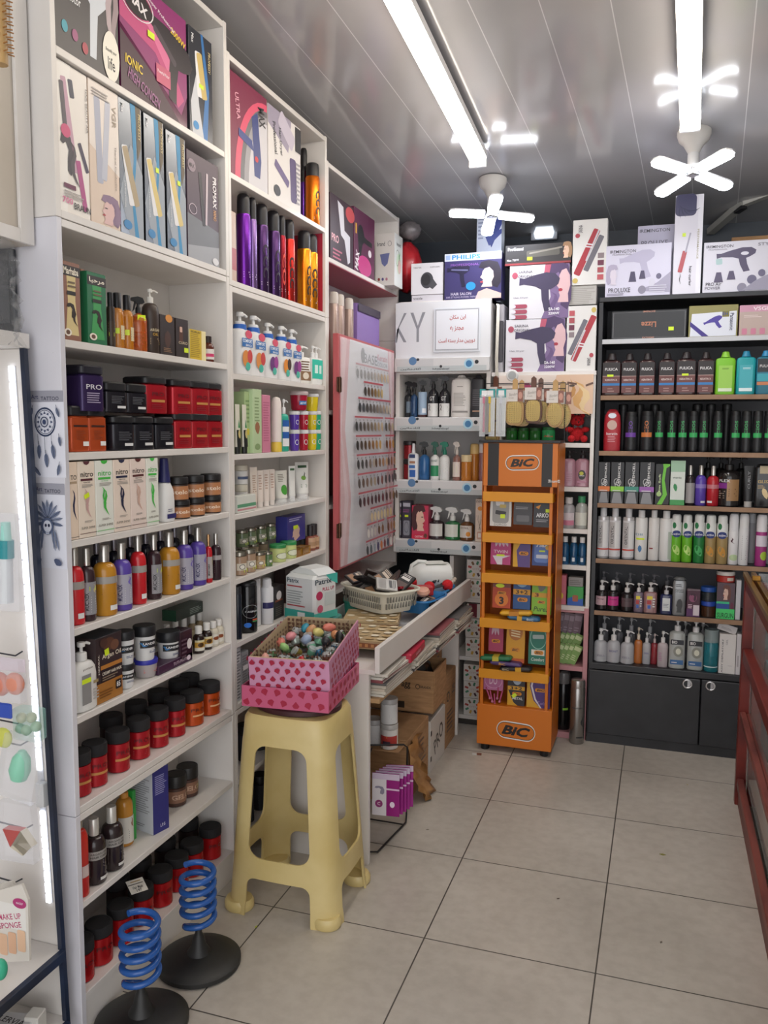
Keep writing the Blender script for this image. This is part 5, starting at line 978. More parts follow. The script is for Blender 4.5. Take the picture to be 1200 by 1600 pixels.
def greens(lst): return (*sc_('37a85c', 'CEOS'), 'black spray can with green band', lst, 642)
row('B', z, sh, [(*sc_('6a3c9c', 'CEO'), 'black spray can with purple band and yellow sticker', [(976, 994)], 643), (*sc_('c8743c', 'CEO'), 'black spray can with orange band', [(1001, 1019)], 642),
    greens([(1022, 1037), (1041, 1056), (1058, 1073), (1075, 1089), (1091, 1105), (1112, 1128), (1138, 1156), (1157, 1172), (1174, 1190), (1192, 1207)])], off=.02)
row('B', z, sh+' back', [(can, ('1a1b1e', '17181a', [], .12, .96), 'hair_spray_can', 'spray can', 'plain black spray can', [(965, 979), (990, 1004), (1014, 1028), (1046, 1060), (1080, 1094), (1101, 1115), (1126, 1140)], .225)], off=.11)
z = 1.1765; sh = 'cabinet third bottle shelf'
for i, (u0, u1, c, nm) in enumerate(((931, 952, 'd8742c', 'orange'), (953, 974, '8cd03c', 'lime green'), (975, 997, '3c8c7c', 'dark teal'), (998, 1021, '9a5cb0', 'violet'))):
    boxB(z, u0, u1, 722, '26272b', [('t', 'STEMCELL', .62, .74, .5, .17, 'dcdcdc', 90, .02), ('o', .42, .52, .18, .08, .16, 'dcdcdc'), ('o', .6, .5, .18, .08, .16, 'dcdcdc'), ('o', .5, .44, .18, .08, .16, 'dcdcdc'), ('r', 0, .29, 1, .41, c), ('p', [(.1, .0), (.25, .27), (.75, .27), (.9, .0)], '8a8b8f'), ('l', .15, .3, .85, .34, 1, 'dddddd')],
         'hair_care_box', 'black box with white rings and %s band, cabinet third bottle shelf' % nm, 'box', dep=.06)
boxB(z, 1022.5, 1045, 725, '1f2123', [('p', [(.5, 1), (1, 1), (1, .95), (.75, .9), (.65, .6), (.85, .25), (.5, .0), (.15, 0), (.55, .25), (.45, .6), (.55, .9)], '6cc234'), ('t', 'Slim Soft', .3, .5, .5, .14, 'cfe0a8', 90, .02), ('e', .28, .26, .18, .06, 'a8c880')], 'hair_care_box', 'black box with a bright green swoosh, cabinet third bottle shelf', 'box', dep=.06)
boxB(z, 1046, 1069, 720, 'd5ddd5', [('r', 0, .75, 1, 1, '9cc0a4'), ('r', 0, 0, 1, .12, '3f9a50'), ('s', FEATHER, .35, .4, .3, .18, 10, '2c8a4c'), ('t', 'wanta', .45, .62, .6, .04, '6a7a70')], 'serum_box', 'white and pale green box, cabinet third bottle shelf', 'box', dep=.05)
row('B', z, sh, [(shoulder, ('2a2224:g', CHR, [('r', 0, 0, 1, 1, '9c9898'), ('l', .1, .1, .9, .9, 9, '4a4448')]), 'shampoo_bottle', 'bottle', 'dark bottle with grey label', [(1070, 1084)], 727),
    (shoulder, ('5a44a8:g', CHR, [('r', 0, .75, 1, .95, '8878c0'), ('r', .5, .02, .85, .12, 'e2e2e2')]), 'shampoo_bottle', 'bottle', 'purple bottle with silver cap', [(1085, 1102)], 727),
    (shoulder, ('b3242f:g', CHR, [('r', 0, .75, 1, .95, 'c0747c'), ('r', .1, .04, .45, .14, 'e2e2e2')]), 'shampoo_bottle', 'bottle', 'red bottle with silver cap', [(1104, 1121)], 728)], off=.015)
row('B', z, sh, [(pumpb, ('201c1c:g', '1a1819', [('r', .42, .0, 1, .96, 'a27c54'), ('r', 0, .55, .42, .8, '7a2c84'), ('t', 'PLEX', .3, .9, .5, .12, 'dedede'), ('l', .05, .1, .4, .5, 4, '8a7c70'), ('l', .5, .2, .9, .6, 4, '6a4c30')], None, .26, 2, 1, .14, .12, .45, .9), 'shampoo_bottle', 'bottle', 'large black pump bottle with kraft label', [(1121, 1153)], 712)], off=.01)
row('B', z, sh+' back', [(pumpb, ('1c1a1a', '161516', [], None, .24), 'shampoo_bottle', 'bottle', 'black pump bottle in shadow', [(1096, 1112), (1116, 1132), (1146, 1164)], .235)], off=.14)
row('B', z, sh, [(tubeb, ('1b1b1e', 'b0aca8', [('t', 'CURLY', .5, .6, .5, .3, '8c8c90', 90)]), 'cream_tube', 'tube', 'black standing tube', [(1160, 1176)], 728),
    (flatb, ('17171a:g', '1a1a1c', [('r', .2, .8, .8, 1, 'b8a888'), ('t', 'GLISS', .5, .6, .8, .08, 'c8a868'), ('s', FEATHER, .6, .3, .4, .3, 20, 'd8c090'), ('l', .1, .42, .6, .52, 3, 'b09870')], None, .5, .04, .7, 5, .06, .9, .08, .85), 'shampoo_bottle', 'bottle', 'black bottle with gold print', [(1178, 1204)], 725, .55)], off=.012)
z = .9085; sh = 'cabinet fourth bottle shelf'
WS = [('r', .05, .25, .5, .95, 'b4b2b2'), ('r', .5, .25, .8, .95, 'dedede'), ('t', 'ORIENTAL', .32, .6, .5, .2, '3c3a40', 90), ('r', 0, .18, 1, .22, 'c8483c'), ('l', .1, .04, .9, .15, 3, '8c8888')]
row('B', z, sh, [
    (can, ('c9c8ca:s', 'd9d9dc', WS, .17, .55, False, 'd3d3d6', .04, .72), 'shampoo_bottle', 'bottle', 'silver and white bottle with red line', [(931, 949), (950, 969), (971, 990)], 793),
    (can, ('dededc', 'e0e0e0', [('r', .2, .6, .8, .66, YEL), ('s', FEATHER, .5, .3, .3, .24, 0, '3c74a8'), ('t', 'EIII', .4, .78, .5, .07, '7a98a8')], .15, .55, False), 'shampoo_bottle', 'bottle', 'white bottle with blue drop', [(991, 1010)], 797),
    (can, ('dcdad8', 'dedede', [('r', .1, .3, .4, .34, '8c2c3c'), ('l', .1, .5, .9, .9, 6, 'c0bcb8')], .15, .55, False), 'shampoo_bottle', 'bottle', 'white bottle with small red mark', [(1011, 1029)], 797),
    (can, ('dededd', 'e2e2e2', [('r', .6, .0, .95, .9, 'b9c4b8')], .15, .55, False), 'shampoo_bottle', 'bottle', 'wide white bottle', [(1029, 1049)], 798)], off=.012)
def rv(c, c2): return (can, (c, 'e2e4e2', [('r', 0, .66, 1, 1, 'e0e2e0'), ('e', .3, .92, .16, .08, '2c7a4c'), ('e', .5, .7, .36, .09, '2c3c7c'), ('t', 'active', .5, .7, .5, .06, 'e8e8f0'), ('s', FEATHER, .5, .28, .6, .3, 25, c2)], .2, .85, True, None, .03, .8), 'deodorant_can', 'spray can')
row('B', z, sh, [(*rv('6ab42c', 'b8dc7c'), 'white and lime can', [(1048, 1062), (1063, 1081)], 803), (*rv('237a3c', '4cac64'), 'white and dark green can', [(1082, 1099)], 803), (*rv('a08858', 'c89040'), 'white and gold can', [(1100, 1117), (1118, 1135)], 804)], off=.014)
row('B', z, sh, [(can, ('dcdbdd', 'e0e0e4', [('s', WAVE, .3, .7, .5, .2, 0, '5a3a44'), ('e', .5, .15, .4, .1, 'b8cca0')], .34, .95), 'hair_mousse_can', 'spray can', 'white can with butterfly print and cone top', [(1136, 1152)], 802),
    (can, ('d8d8da', 'dededf', [('l', .3, .1, .8, .9, 12, '9c9ca0')], .28, .95), 'hair_mousse_can', 'spray can', 'white can with small print and cone top', [(1152, 1168)], 802),
    (can, ('a0347c', 'e0dee2', [('e', .7, .25, .3, .14, 'a8c840'), ('r', 0, .55, 1, .9, 'd8d0dc')], .34, .95), 'hair_mousse_can', 'spray can', 'magenta and white can', [(1180, 1195)], 803)], off=.014)
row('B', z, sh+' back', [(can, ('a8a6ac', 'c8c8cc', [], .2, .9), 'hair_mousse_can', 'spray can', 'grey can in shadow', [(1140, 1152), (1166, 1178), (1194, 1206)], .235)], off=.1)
z = .6545; sh = 'cabinet fifth bottle shelf'
PK = lambda c: [('r', 0, .1, 1, .8, c), ('t', 'Soap', .5, .58, .6, .14, '3a2c34'), ('l', .2, .2, .8, .4, 2, '5a4450')]
row('B', z, sh, [(pumpb, ('231f21:g', 'd9d8d8', PK('c0a0a8'), None, .34, 2, 1, .12, .12, .44), 'hand_soap', 'bottle', 'black soap pump with pale pink label', [(927, 947)], 906),
    (pumpb, ('231f21:g', 'd9d8d8', PK('cc3c8c'), None, .34, 2, 1, .12, .12, .44), 'hand_soap', 'bottle', 'black soap pump with magenta label', [(947, 967)], 906),
    (pumpb, ('231f21:g', 'd9d8d8', PK('5c4c50'), None, .34, 2, 1, .12, .12, .44), 'hand_soap', 'bottle', 'black soap pump with dark label', [(969, 989)], 910),
    (pumpb, ('7a6478:t', 'd9d6d6', [('r', .2, .65, .7, .85, 'e0cc3c'), ('r', .2, .35, .6, .6, 'b03a3c'), ('r', .25, .1, .55, .3, '3a5cb0'), ('l', .72, .2, .95, .8, 4, 'e0e0e0')], None, .3, 4, .7, .06, .1, .55), 'hand_soap', 'bottle', 'square mauve soap pump with coloured blocks', [(989, 1005)], 911, .7),
    (pumpb, ('b08484:t', 'd9d6d6', [('r', .2, .65, .7, .85, 'e0cc3c'), ('r', .2, .35, .6, .6, 'b03a3c'), ('r', .25, .1, .55, .3, '3a5cb0'), ('l', .72, .2, .95, .8, 4, 'e0e0e0')], None, .3, 4, .7, .06, .1, .55), 'hand_soap', 'bottle', 'square pink soap pump with coloured blocks', [(1006, 1025)], 910, .7),
    (pumpb, ('262a50:g', 'c9c8cc', [('r', .12, .05, .9, .95, 'd3d6d8'), ('l', .2, .3, .8, .6, 3, '8a8c98')], None, .3, 4, .7, .06, .1, .5), 'hand_soap', 'bottle', 'navy soap pump with white label', [(1031, 1049)], 915, .7),
    (flatb, ('8e9092:s', '707274', [('s', FACE, .5, .25, .6, .4, 0, '3c3c3e'), ('t', 'SYOSS', .5, .68, .7, .1, '4a4c50'), ('l', .2, .8, .8, .9, 2, '5a5c60')], None, .6, .06, .8, 4, .03, .9, .1, .9), 'shampoo_bottle', 'bottle', 'silver bottle with a portrait print', [(1050, 1070)], 901, .6)], off=.015)
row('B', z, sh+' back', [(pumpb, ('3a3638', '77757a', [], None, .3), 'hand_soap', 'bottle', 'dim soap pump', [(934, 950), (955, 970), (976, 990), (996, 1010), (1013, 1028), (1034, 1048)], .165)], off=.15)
for k in range(4):
    y = .012+.055*k
    boxB(z, 1072-k*1.5, 1093-k*1.5, 923, '4a2438', ([('e', .45, .72, .3, .16, '8c4c6c'), ('s', HAIR, .45, .75, .5, .3, 0, '3c1a30'), ('r', 0, 0, 1, .3, '5a2c60'), ('r', .5, .05, .95, .45, 'd8ccd4'), ('l', .1, .32, .45, .5, 3, 'd0b0c0')] if k == 0 else []),
         'hair_dye_box', 'plum hair dye box, %s from the front, cabinet fifth bottle shelf' % ORD[k], 'box', dep=.05, off=y, side='3c2030', top='b8a4b0', group='plum hair dye boxes one behind another')
HH = .085
row('B', z, sh, [(jar, ('5a3a28:t', '2a4aa8', [], .32), 'hair_gel_jar', 'jar', 'blue-lidded jar, lower', [(1096, 1117)], .073)], off=.02)
row('B', z+.074, sh, [(jar, ('3a4048:t', '2450a0', [], .36), 'hair_gel_jar', 'jar', 'blue-lidded jar, upper', [(1096, 1117)], .066)], off=.02)
HX = boxB(z, 1118, 1147, 911, '5a4650', lady(.5, .72, .5, .42, 'dcb8a8', '6a4038')+[('r', 0, .28, .7, .42, '2a4c9c'), ('r', 0, .42, .7, .48, '3cc08c'), ('r', 0, 0, 1, .28, '48d070'), ('t', 'SURGUN', .5, .1, .9, .14, '1a5a34', 0, .02), ('s', FEATHER, .85, .38, .2, .2, 180, '6a2c44')],
     'hair_dye_box', 'green and violet hair dye box with a portrait, cabinet fifth bottle shelf', 'box', dep=.06, side='1a5a30')
row('B', ony(1132, 911, YB+.012).z+.001, 'on the portrait dye box', [(jar, ('b0342c', 'd8d2cc', [('r', .6, .2, .95, .8, 'd8ccc0')], .4, None, .06, .5, 1.1), 'cream_jar', 'jar', 'red jar with white lid', [(1121, 1146)], 892)], off=.012)
boxB(z, 1148, 1156, 907, 'c6c6cc', [], 'serum_box', 'narrow pale grey box beside the portrait dye box', 'box', dep=.06)
z = .3955; sh = 'cabinet bottom ledge'
CLR = 'd5d6dc:t'
BT = lambda t: [('t', t, .5, .5, .7, .12, '5a5c88'), ('l', .2, .2, .8, .38, 2, '9c9cb0')]
row('B', z, sh, [(pumpb, (CLR, 'e6e6e8', [('t', 'ZELL', .5, .2, .7, .1, '7a7c88')], None, .36, 2, 1, .16, .1, .5), 'gel_pump_bottle', 'bottle', 'clear gel pump', [(925, 947), (969, 990)], 981),
    (pumpb, (CLR, 'e6e6e8', BT('BIONIT'), None, .36, 2, 1, .16, .1, .5), 'gel_pump_bottle', 'bottle', 'clear gel pump with blue letters', [(947, 969)], 981)], off=.012)
row('B', z, sh, [(pumpb, ('d9803c:t', 'e6d8c8', [], None, .34, 3, .8, .1), 'gel_pump_bottle', 'bottle', 'orange gel pump', [(990, 1003)], 980), (pumpb, (CLR, 'e6e6e8', BT('DRIN'), None, .32, 3, .8, .1, .1, .5), 'gel_pump_bottle', 'bottle', 'clear square gel pump', [(1003, 1016)], 988)], off=.045)
row('B', z, sh, [(pumpb, ('b03440:t', 'd8c8c8', [], None, .3, 3, .8, .1), 'gel_pump_bottle', 'bottle', 'red gel bottle', [(1017, 1026)], 990)], off=.06)
row('B', z, sh, [(pumpb, ('dccfd4:t', 'e6e6e8', [('l', .1, .2, .5, .8, 5, 'a87c98')], None, .32, 3, .8, .1), 'gel_pump_bottle', 'bottle', 'pale pink gel pump', [(1026, 1043)], 986),
    (pumpb, ('cfd4d2:t', 'e8e8ea', [('r', 0, .7, 1, .86, '2a2c34'), ('t', 'BIO', .3, .78, .4, .1, 'e4e4e4', 0, .02), ('e', .6, .48, .38, .18, '8a8c84'), ('e', .6, .48, .2, .1, 'd8d8c8'), ('r', 0, .05, 1, .2, '3c6aa0'), ('l', .1, .1, .6, .16, 1, 'e0e4ea')], None, .24, 3, .7, .08, .06, .62), 'gel_pump_bottle', 'bottle', 'tall clear pump with black and blue label', [(1043, 1070), (1071, 1099)], 966, .7),
    (can, ('2a8c9c:t', 'a4b4b8:t', [('r', 0, .1, 1, .14, 'e8f0f0')], .3, 1.0, False), 'toner_bottle', 'bottle', 'teal bottle with clear cap', [(1099, 1120)], 983)], off=.012)
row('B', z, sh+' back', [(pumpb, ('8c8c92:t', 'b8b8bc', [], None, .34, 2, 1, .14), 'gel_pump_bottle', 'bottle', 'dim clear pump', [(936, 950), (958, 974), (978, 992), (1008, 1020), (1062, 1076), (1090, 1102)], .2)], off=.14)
boxB(z, 1122, 1148, 991, 'dcd9d8', [('t', 'ASSY DEPILATORY', .2, .45, .85, .1, '55535a', 90), ('t', 'GEL', .45, .8, .15, .1, '8c8a90', 90), ('l', .55, .2, .8, .22, 1, 'a8a4a8')], 'depilatory_box', 'upright white box with sideways letters, cabinet bottom ledge', 'box', dep=.07)
boxB(z, 1148.5, 1156, 991, 'cfccd0', [('l', .3, .2, .6, .8, 1, 'a8a4a8')], 'depilatory_box', 'upright white box at the far right, cabinet bottom ledge', 'box', dep=.07)
q = ony(1134, 980, YB+.05)
put(carton(.085, .06, .035, 'd3d0d2', [('l', .2, .3, .8, .6, 2, 'a8a4a8')]), 'small_box', 'small white box lying tilted on the upright depilatory boxes', 'box', (q.x, q.y, ony(1134, 991, YB+.02).z+.012), rot=(0, math.radians(17), 0))

# ============================================================ ABOVE THE TWO WHITE UNITS
z = 1.8025
SAR = [('p', [(.62, 1), (.8, 1), (1, 1), (1, 0), (.55, 0), (.7, .4)], '7c6690'), ('s', HAIR, .82, .6, .45, .9, 0, '4e3a62'), ('s', FACE, .9, .6, .24, .62, 0, 'd9b4b8'), ('s', WAVE, .75, .25, .3, .5, 0, '6a5480'), ('e', .86, .52, .035, .03, 'a83244'), ('p', [(.6, 1), (.7, 1), (.62, .55), (.55, .6)], 'b4546c'),
       ('s', DRYER, .5, .5, .68, .72, -2, '3e3654'), ('e', .09, .82, .05, .06, 'a84c60'), ('t', 'SARINA', .27, .88, .24, .05, '55505c'), ('t', 'ORIGINAL', .28, .8, .28, .05, '55505c'), ('t', 'Hair Dryer', .2, .4, .25, .04, '7a7480')]+[('s', PILL, .18, .24-.1*k, .26, .075, 0, 'a0485c') for k in range(3)]+[('e', .08, .24-.1*k, .035, .035, 'd9d4e0') for k in range(3)]+[('t', 'SA-140', .76, .17, .18, .06, 'e9e6ee', 0, .03), ('t', '2200W', .76, .09, .18, .05, 'e9e6ee', 0, .03)]
b1 = boxB(z, 789, 881, 499, 'd8d6dc', SAR, 'hair_dryer_box', 'white box with purple dryer and lady, lower of the stacked pair', 'box', dep=.10)
z1 = ony(835, 499, YB+.012).z+.002
boxB(z1, 795, 888, 414, 'd8d6dc', SAR, 'hair_dryer_box', 'white box with purple dryer and lady, upper of the stacked pair', 'box', dep=.10)
z2 = ony(835, 414, YB+.012).z+.002
boxB(z2, 789, 892, 381, '2a282c', [('t', 'ProGemei', .16, .8, .24, .16, 'e6e4e8', 0, .03), ('t', 'Max 750°F', .12, .26, .18, .1, 'dcdce0'), ('s', RR, .58, .55, .5, .34, 3, '55524c'), ('s', RR, .62, .66, .5, .08, 8, '8a857c'), sticker(.38, .3, .08, .16), ('r', 0, 0, 1, .1, '8c3038')]+lady(.93, .6, .16, .8, 'd8b49c', 'a07c5c', False), 'hair_iron_box', 'long black box with an iron lying on the upper dryer box', 'box', dep=.09)
def redirn(flip):
    s = -1 if flip else 1; f = lambda x: x if not flip else 1-x; g = lambda y: y if not flip else 1-y; r = 180 if flip else 0
    return [('s', RR, f(.42), g(.5), .2, .75, -24+r, 'a8303c'), ('s', RR, f(.62), g(.48), .16, .58, -24+r, '6c6a74'), ('s', RR, f(.58), g(.6), .05, .5, -22+r, 'c8c6cc'), ('s', RR, f(.5), g(.62), .2, .02, -10+r, 'e2e0e4'), ('s', RR, f(.48), g(.58), .2, .02, -10+r, 'e2e0e4'), ('e', f(.14), g(.76), .07, .035, 'b04450'), ('t', 'SARINA', f(.22), g(.86), .12, .12, '4a464c', 90 if not flip else -90), ('e', f(.1), g(.07), .08, .04, 'c8b060')]+[('r', min(f(.74), f(.92)), g(.44-.11*k)-.04, max(f(.74), f(.92)), g(.44-.11*k)+.04, ['8a7c80', '6c3048', 'a84c54', 'b8545c'][k]) for k in range(4)]
boxB(z, 883.5, 930, 478, 'dedcd9', redirn(True), 'hair_iron_box', 'white box with a red hair iron, lower one, upside down', 'box', dep=.07)
z3 = ony(905, 476, YB+.012).z
zg = MB().rbox(-.078, .082, -.05, .05, 0, .088, 'b7b4b0', .002); zg.art([('l', .02, .05, .98, .95, 9, 'a29e98')], .17, .085, flat(.05))
put(zg.mesh(), 'patterned_box', 'grey patterned box between the two red hair iron boxes', 'box', (Bx(905, YB+.06, z3), YB+.07, z3+.001))
boxB(z3+.09, 893, 947, 343, 'dedcd9', redirn(False), 'hair_iron_box', 'white box with a red hair iron, upper one, near the ceiling', 'box', dep=.07, off=.014)
z = 2.1605; yb = YB-.01
boxB(z, 694, 783, 395, '3a3466', [('r', 0, .84, 1, 1, 'cfd4e4'), ('t', 'PHILIPS', .38, .92, .5, .1, '2a86d0', 0, .03), ('r', .02, .87, .1, .97, '9ab0d8'), ('t', 'ATTRACTIVE', .82, .93, .26, .035, '7a86a8'), ('s', HAIR, .78, .52, .44, .6, 0, '2a2434'), ('s', FACE, .74, .46, .26, .42, 0, 'e0c8c0'), ('p', [(.55, .0), (.6, .15), (.75, .22), (1, .1), (1, 0)], 'd9bdb4'), ('e', .66, .36, .03, .02, 'b04454'), ('s', DRYER, .25, .52, .4, .5, 0, '201d3c'), ('s', PILL, .27, .64, .3, .03, -4, '6c6c94'),
     ('t', 'PROFESSIONAL', .36, .75, .5, .05, '8c5cb0'), ('e', .47, .28, .085, .09, '2a90d0'), ('t', 'HAIR SALON', .3, .12, .36, .06, 'd6cfe4'), ('t', 'FAR STYLING POWER THINGS', .32, .05, .56, .04, 'b8b0cc')], 'hair_dryer_box', 'blue box with a dark-haired lady, on the lettered header unit', 'box', dep=.10, base=yb)
boxB(z, 643, 692, 461, 'cfccd2', [('t', 'nozzle', .2, .5, .3, .4, '55535a')], 'nozzle_box', 'low white box under the nozzle picture box', 'box', dep=.1, base=yb, off=.02)
boxB(ony(667, 461, yb+.02).z+.002, 642, 692, 411, 'dad8dc', [('e', .5, .45, .2, .26, '44444a'), ('e', .47, .47, .14, .19, '2c2c30'), ('p', [(.55, .25), (.7, .48), (.82, .3), (.68, .16)], '4c4c52'), ('t', 'TORO TOX', .2, .86, .25, .05, '55535a'), ('t', 'DIFFUSER', .75, .86, .3, .04, '8c8a90')], 'nozzle_box', 'small white box with a black diffuser nozzle picture', 'box', dep=.1, base=yb, off=.018)
boxB(z, 743, 782, 330, 'c3cbdc', [('p', [(.4, .72), (.9, .95), (1, .9), (1, .85), (.6, .6)], '2c3c84'), ('p', [(.35, .72), (1, .8), (1, .75), (.5, .62)], '34448c'), ('l', .06, .7, .35, .95, 6, '8a94b0'), ('e', .4, .85, .12, .05, '3a4a94')], 'appliance_box', 'tall pale blue box standing behind the blue portrait box', 'box', dep=.08, base=yb, off=.14)
bagm = MB(); bagm.ball((0, 0, .10), .10, noisy('red_plastic_bag', 'b01c28', 'cc2a34', 20, .3), 18, 12, (.75, .8, 1.25), .07)
put(bagm.mesh(), 'plastic_bag', 'crumpled red plastic bag behind the small nozzle boxes', 'bag', (Bx(634, 4.27, 2.2), 4.30, 2.27), rot=(.1, 0, .2))
bagm = MB(); bagm.ball((0, 0, .06), .06, noisy('grey_plastic_bag', '6c6668', '8c8688', 20, .3), 16, 10, (1, .9, .8), .1)
put(bagm.mesh(), 'plastic_bag', 'small grey bag on top of the red one', 'bag', (Bx(640, 4.3, 2.4), 4.3, 2.50))
mb = MB()
for dx, dy in ((0, 0), (.006, .004)): mb.tube([(dx, dy, -.75), (dx+.004, dy, -.5), (dx-.004, dy, -.25), (dx, dy, 0), (dx-.01, dy+.03, .01)], .0045, 'c9c4b8', 7)
put(mb.mesh(), 'cable', 'pale cables hanging beside the lettered header unit', 'cable', (Bx(777, YB-.03, 2.12), YB-.02, 2.12))
put(MB().rbox(-.018, .018, -.06, .06, 0, .33, 'a9a6ac', .006).rbox(-.016, .016, -.062, -.058, .05, .25, '4a484e', .004).mesh(), 'curling_iron_box', 'narrow grey blister box beside the lower dryer box', 'box', (Bx(783, YB+.05, 1.95), YB+.08, 1.8025))

# ============================================================ LETTERED HEADER UNIT SHELVES
S_ = 'header unit '
z = 1.5815; sh = S_+'upper shelf'
row('B', z, sh, [(trigger, ('23262c:g', '1a1b1f', [('r', .4, .1, 1, .9, '6c7c8c')], None), 'hair_sprayer', 'spray bottle', 'dark trigger bottle at the left', [(618, 631)], 596)], off=.06)
row('B', z, sh, [(trigger, ('1f4c7c:t', '17181c', []), 'hair_sprayer', 'spray bottle', 'blue trigger bottle', [(641, 653)], 597), (trigger, ('6a4040:t', '17181c', [('r', 0, 0, 1, 1, '9cb4cc'), ('l', .1, .5, .9, .9, 5, '5a6c84'), ('r', .5, .08, .9, .28, 'e2e4e8')], None, 1.0, .34, .08, .6), 'hair_sprayer', 'spray bottle', 'trigger bottle with light blue label', [(653, 668)], 594)], off=.03)
G2 = [('r', 0, 0, 1, .62, 'dcdcda'), ('t', '2', .22, .42, .2, .3, '222222', 0, .03), ('l', .45, .2, .95, .5, 4, '9a9a98'), ('t', 'GT', .45, .85, .4, .2, 'd9d9d9')]
row('B', z, sh, [(trigger, ('25262a:g', '1b1c20', G2, None, 1.0, .3, .03, .5, .2), 'hair_sprayer', 'spray bottle', 'black trigger bottle numbered 2', [(669, 685), (685, 704)], 586),
    (flatb, ('d9d5d1', 'd8d4d0', [('l', .1, .3, .9, .7, 10, 'aaa6a2'), ('l', .3, .85, .7, .9, 1, '8a8682'), ('r', .0, .1, 1, .15, '8c8884')], None, .6, .06, .4, 3, .04, .8, .12, .8), 'shampoo_bottle', 'bottle', 'large white bottle', [(706, 735)], 586, .6),
    (flatb, ('2c2c30', '2c2c30', [('l', .1, .3, .9, .8, 9, '5c5c60'), ('r', .1, .12, .9, .16, 'b08c74')], None, .6, .06, .4, 3, .04, .8, .12, .8), 'shampoo_bottle', 'bottle', 'large black bottle', [(736, 757)], 585, .6)], off=.02)
z = 1.2645; sh = S_+'middle shelf'
row('B', z, sh+' lower', [(jar, ('8c1c24:s', '1f1a1c', [], .24), *JR, 'dark red jar', [(616, 634)], 718)], off=.04)
row('B', z+.105, sh+' upper', [(jar, ('8c1c24:s', '1f1a1c', [], .24), *JR, 'dark red jar', [(616, 634)], 689)], off=.04)
row('B', z, sh, [
    (flatb, ('dee0e4', 'e4e4e8', [('r', .15, .05, .85, .35, '2c5ca8'), ('r', .1, .42, .8, .55, '3c6cb0'), ('r', .15, .62, .8, .72, 'a8785c'), ('r', .1, .85, .8, 1, '30406c')], None, .7, .26, .3, 3, .04, .66, .1, .8), 'sun_lotion', 'bottle', 'white spray lotion with blue blocks', [(638, 654)], 693, .7),
    (trigger, ('2a6fb0:t', '1c1d20', [], None), 'hair_sprayer', 'spray bottle', 'blue-filled trigger bottle', [(655, 671)], 690),
    (trigger, ('e0e2e0', '1c5c4c', [('r', 0, .1, 1, .6, '2c8a5c'), ('t', 'BIONET', .5, .82, .7, .1, '4a6a5c')], None, 1.0, .34, .05, .55), 'hair_sprayer', 'spray bottle', 'white bottle with green label and head', [(673, 686)], 690),
    (trigger, ('e0e2e0', '1f7c64', [('l', .1, .2, .9, .85, 8, '9aa49c')], None, 1.0, .34, .05, .55), 'hair_sprayer', 'spray bottle', 'white bottle with green head', [(687, 702)], 690),
    (trigger, ('a8786c:t', 'd4ccc4', [('r', 0, 0, 1, 1, 'ddd2c8'), sticker(.35, .5, .5, .5), ('l', .1, .75, .9, .95, 2, '6a5c54')], None), 'hair_sprayer', 'spray bottle', 'rosy trigger bottle with yellow label', [(707, 720)], 690),
    (can, ('b9742c:g', 'dcc89c', [('l', .2, .1, .8, .3, 2, 'e0b070')], .26, 1.0, False), 'hair_oil_bottle', 'bottle', 'amber bottle with cream cap, short', [(720, 737)], 711)], off=.012)
row('B', z, sh, [(can, ('b0702c:g', 'd8b878', [('l', .2, .2, .8, .4, 2, 'd8a868')], .28, .95), 'hair_oil_bottle', 'bottle', 'amber bottle with cream cap, tall', [(734, 748)], 693), (can, ('a8787c:t', 'dcd4d4', [], .24, .95, False), 'hair_oil_bottle', 'bottle', 'rosy bottle with white cap', [(748, 758)], 694)], off=.05)
z = .9595; sh = S_+'lower shelf'
for i, (u0, u1, vt) in enumerate(((616, 627, 783), (628, 642, 783))):
    boxB(z, u0, u1, vt, '3a3644', [('r', .1, .85, .9, .95, 'b8b8c4'), ('l', .1, .7, .9, .8, 2, '8c4c7c'), sticker(.5, .6, .4, .06), ('s', RR, .5, .28, .7, .4, 0, '8a8c96'), ('o', .5, .3, .25, .15, .15, '5c5e68')], 'hair_dye_box', 'slate grey dye box with silver panel, %s' % ('leftmost in header unit lower shelf', 'second in header unit lower shelf')[i], 'box', dep=.05)
boxB(z, 643, 669, 790, 'c83858', lady(.5, .6, .95, .8, 'e4bca8', '4a2428', True)+[('r', 0, 0, 1, .14, 'd02c4c'), ('t', 'CASTING', .45, .07, .5, .06, 'f4dce0'), ('e', .84, .1, .1, .07, '6a4038')], 'hair_dye_box', 'red dye box with a large portrait, header unit lower shelf', 'box', dep=.09, side='a82c50')
row('B', z, sh, [
    (trigger, ('3c3034:g', 'e2e2e0', [('r', 0, 0, 1, 1, 'd9d8d4'), ('l', .1, .3, .9, .7, 4, 'a09c98')], None, 1.0, .42, .1), 'cleaner_sprayer', 'spray bottle', 'dark round bottle with white trigger', [(671, 694)], 791),
    (trigger, ('1f8a4c:t', 'e2e2e0', [('r', 0, 0, 1, 1, 'd9dcd4'), ('l', .1, .3, .9, .7, 4, '8ca08c')], None, 1.0, .42, .1), 'cleaner_sprayer', 'spray bottle', 'green round bottle with white trigger', [(695, 719)], 792),
    (trigger, ('6a4424:g', 'e2e2e0', [('r', 0, 0, 1, 1, 'd9d4cc'), ('t', 'EYFEL', .5, .8, .6, .16, '5a4430'), ('e', .75, .3, .16, .2, 'd89030')], None, 1.0, .4, .1), 'cleaner_sprayer', 'spray bottle', 'brown round bottle with white trigger', [(719, 740)], 795)], off=.015)
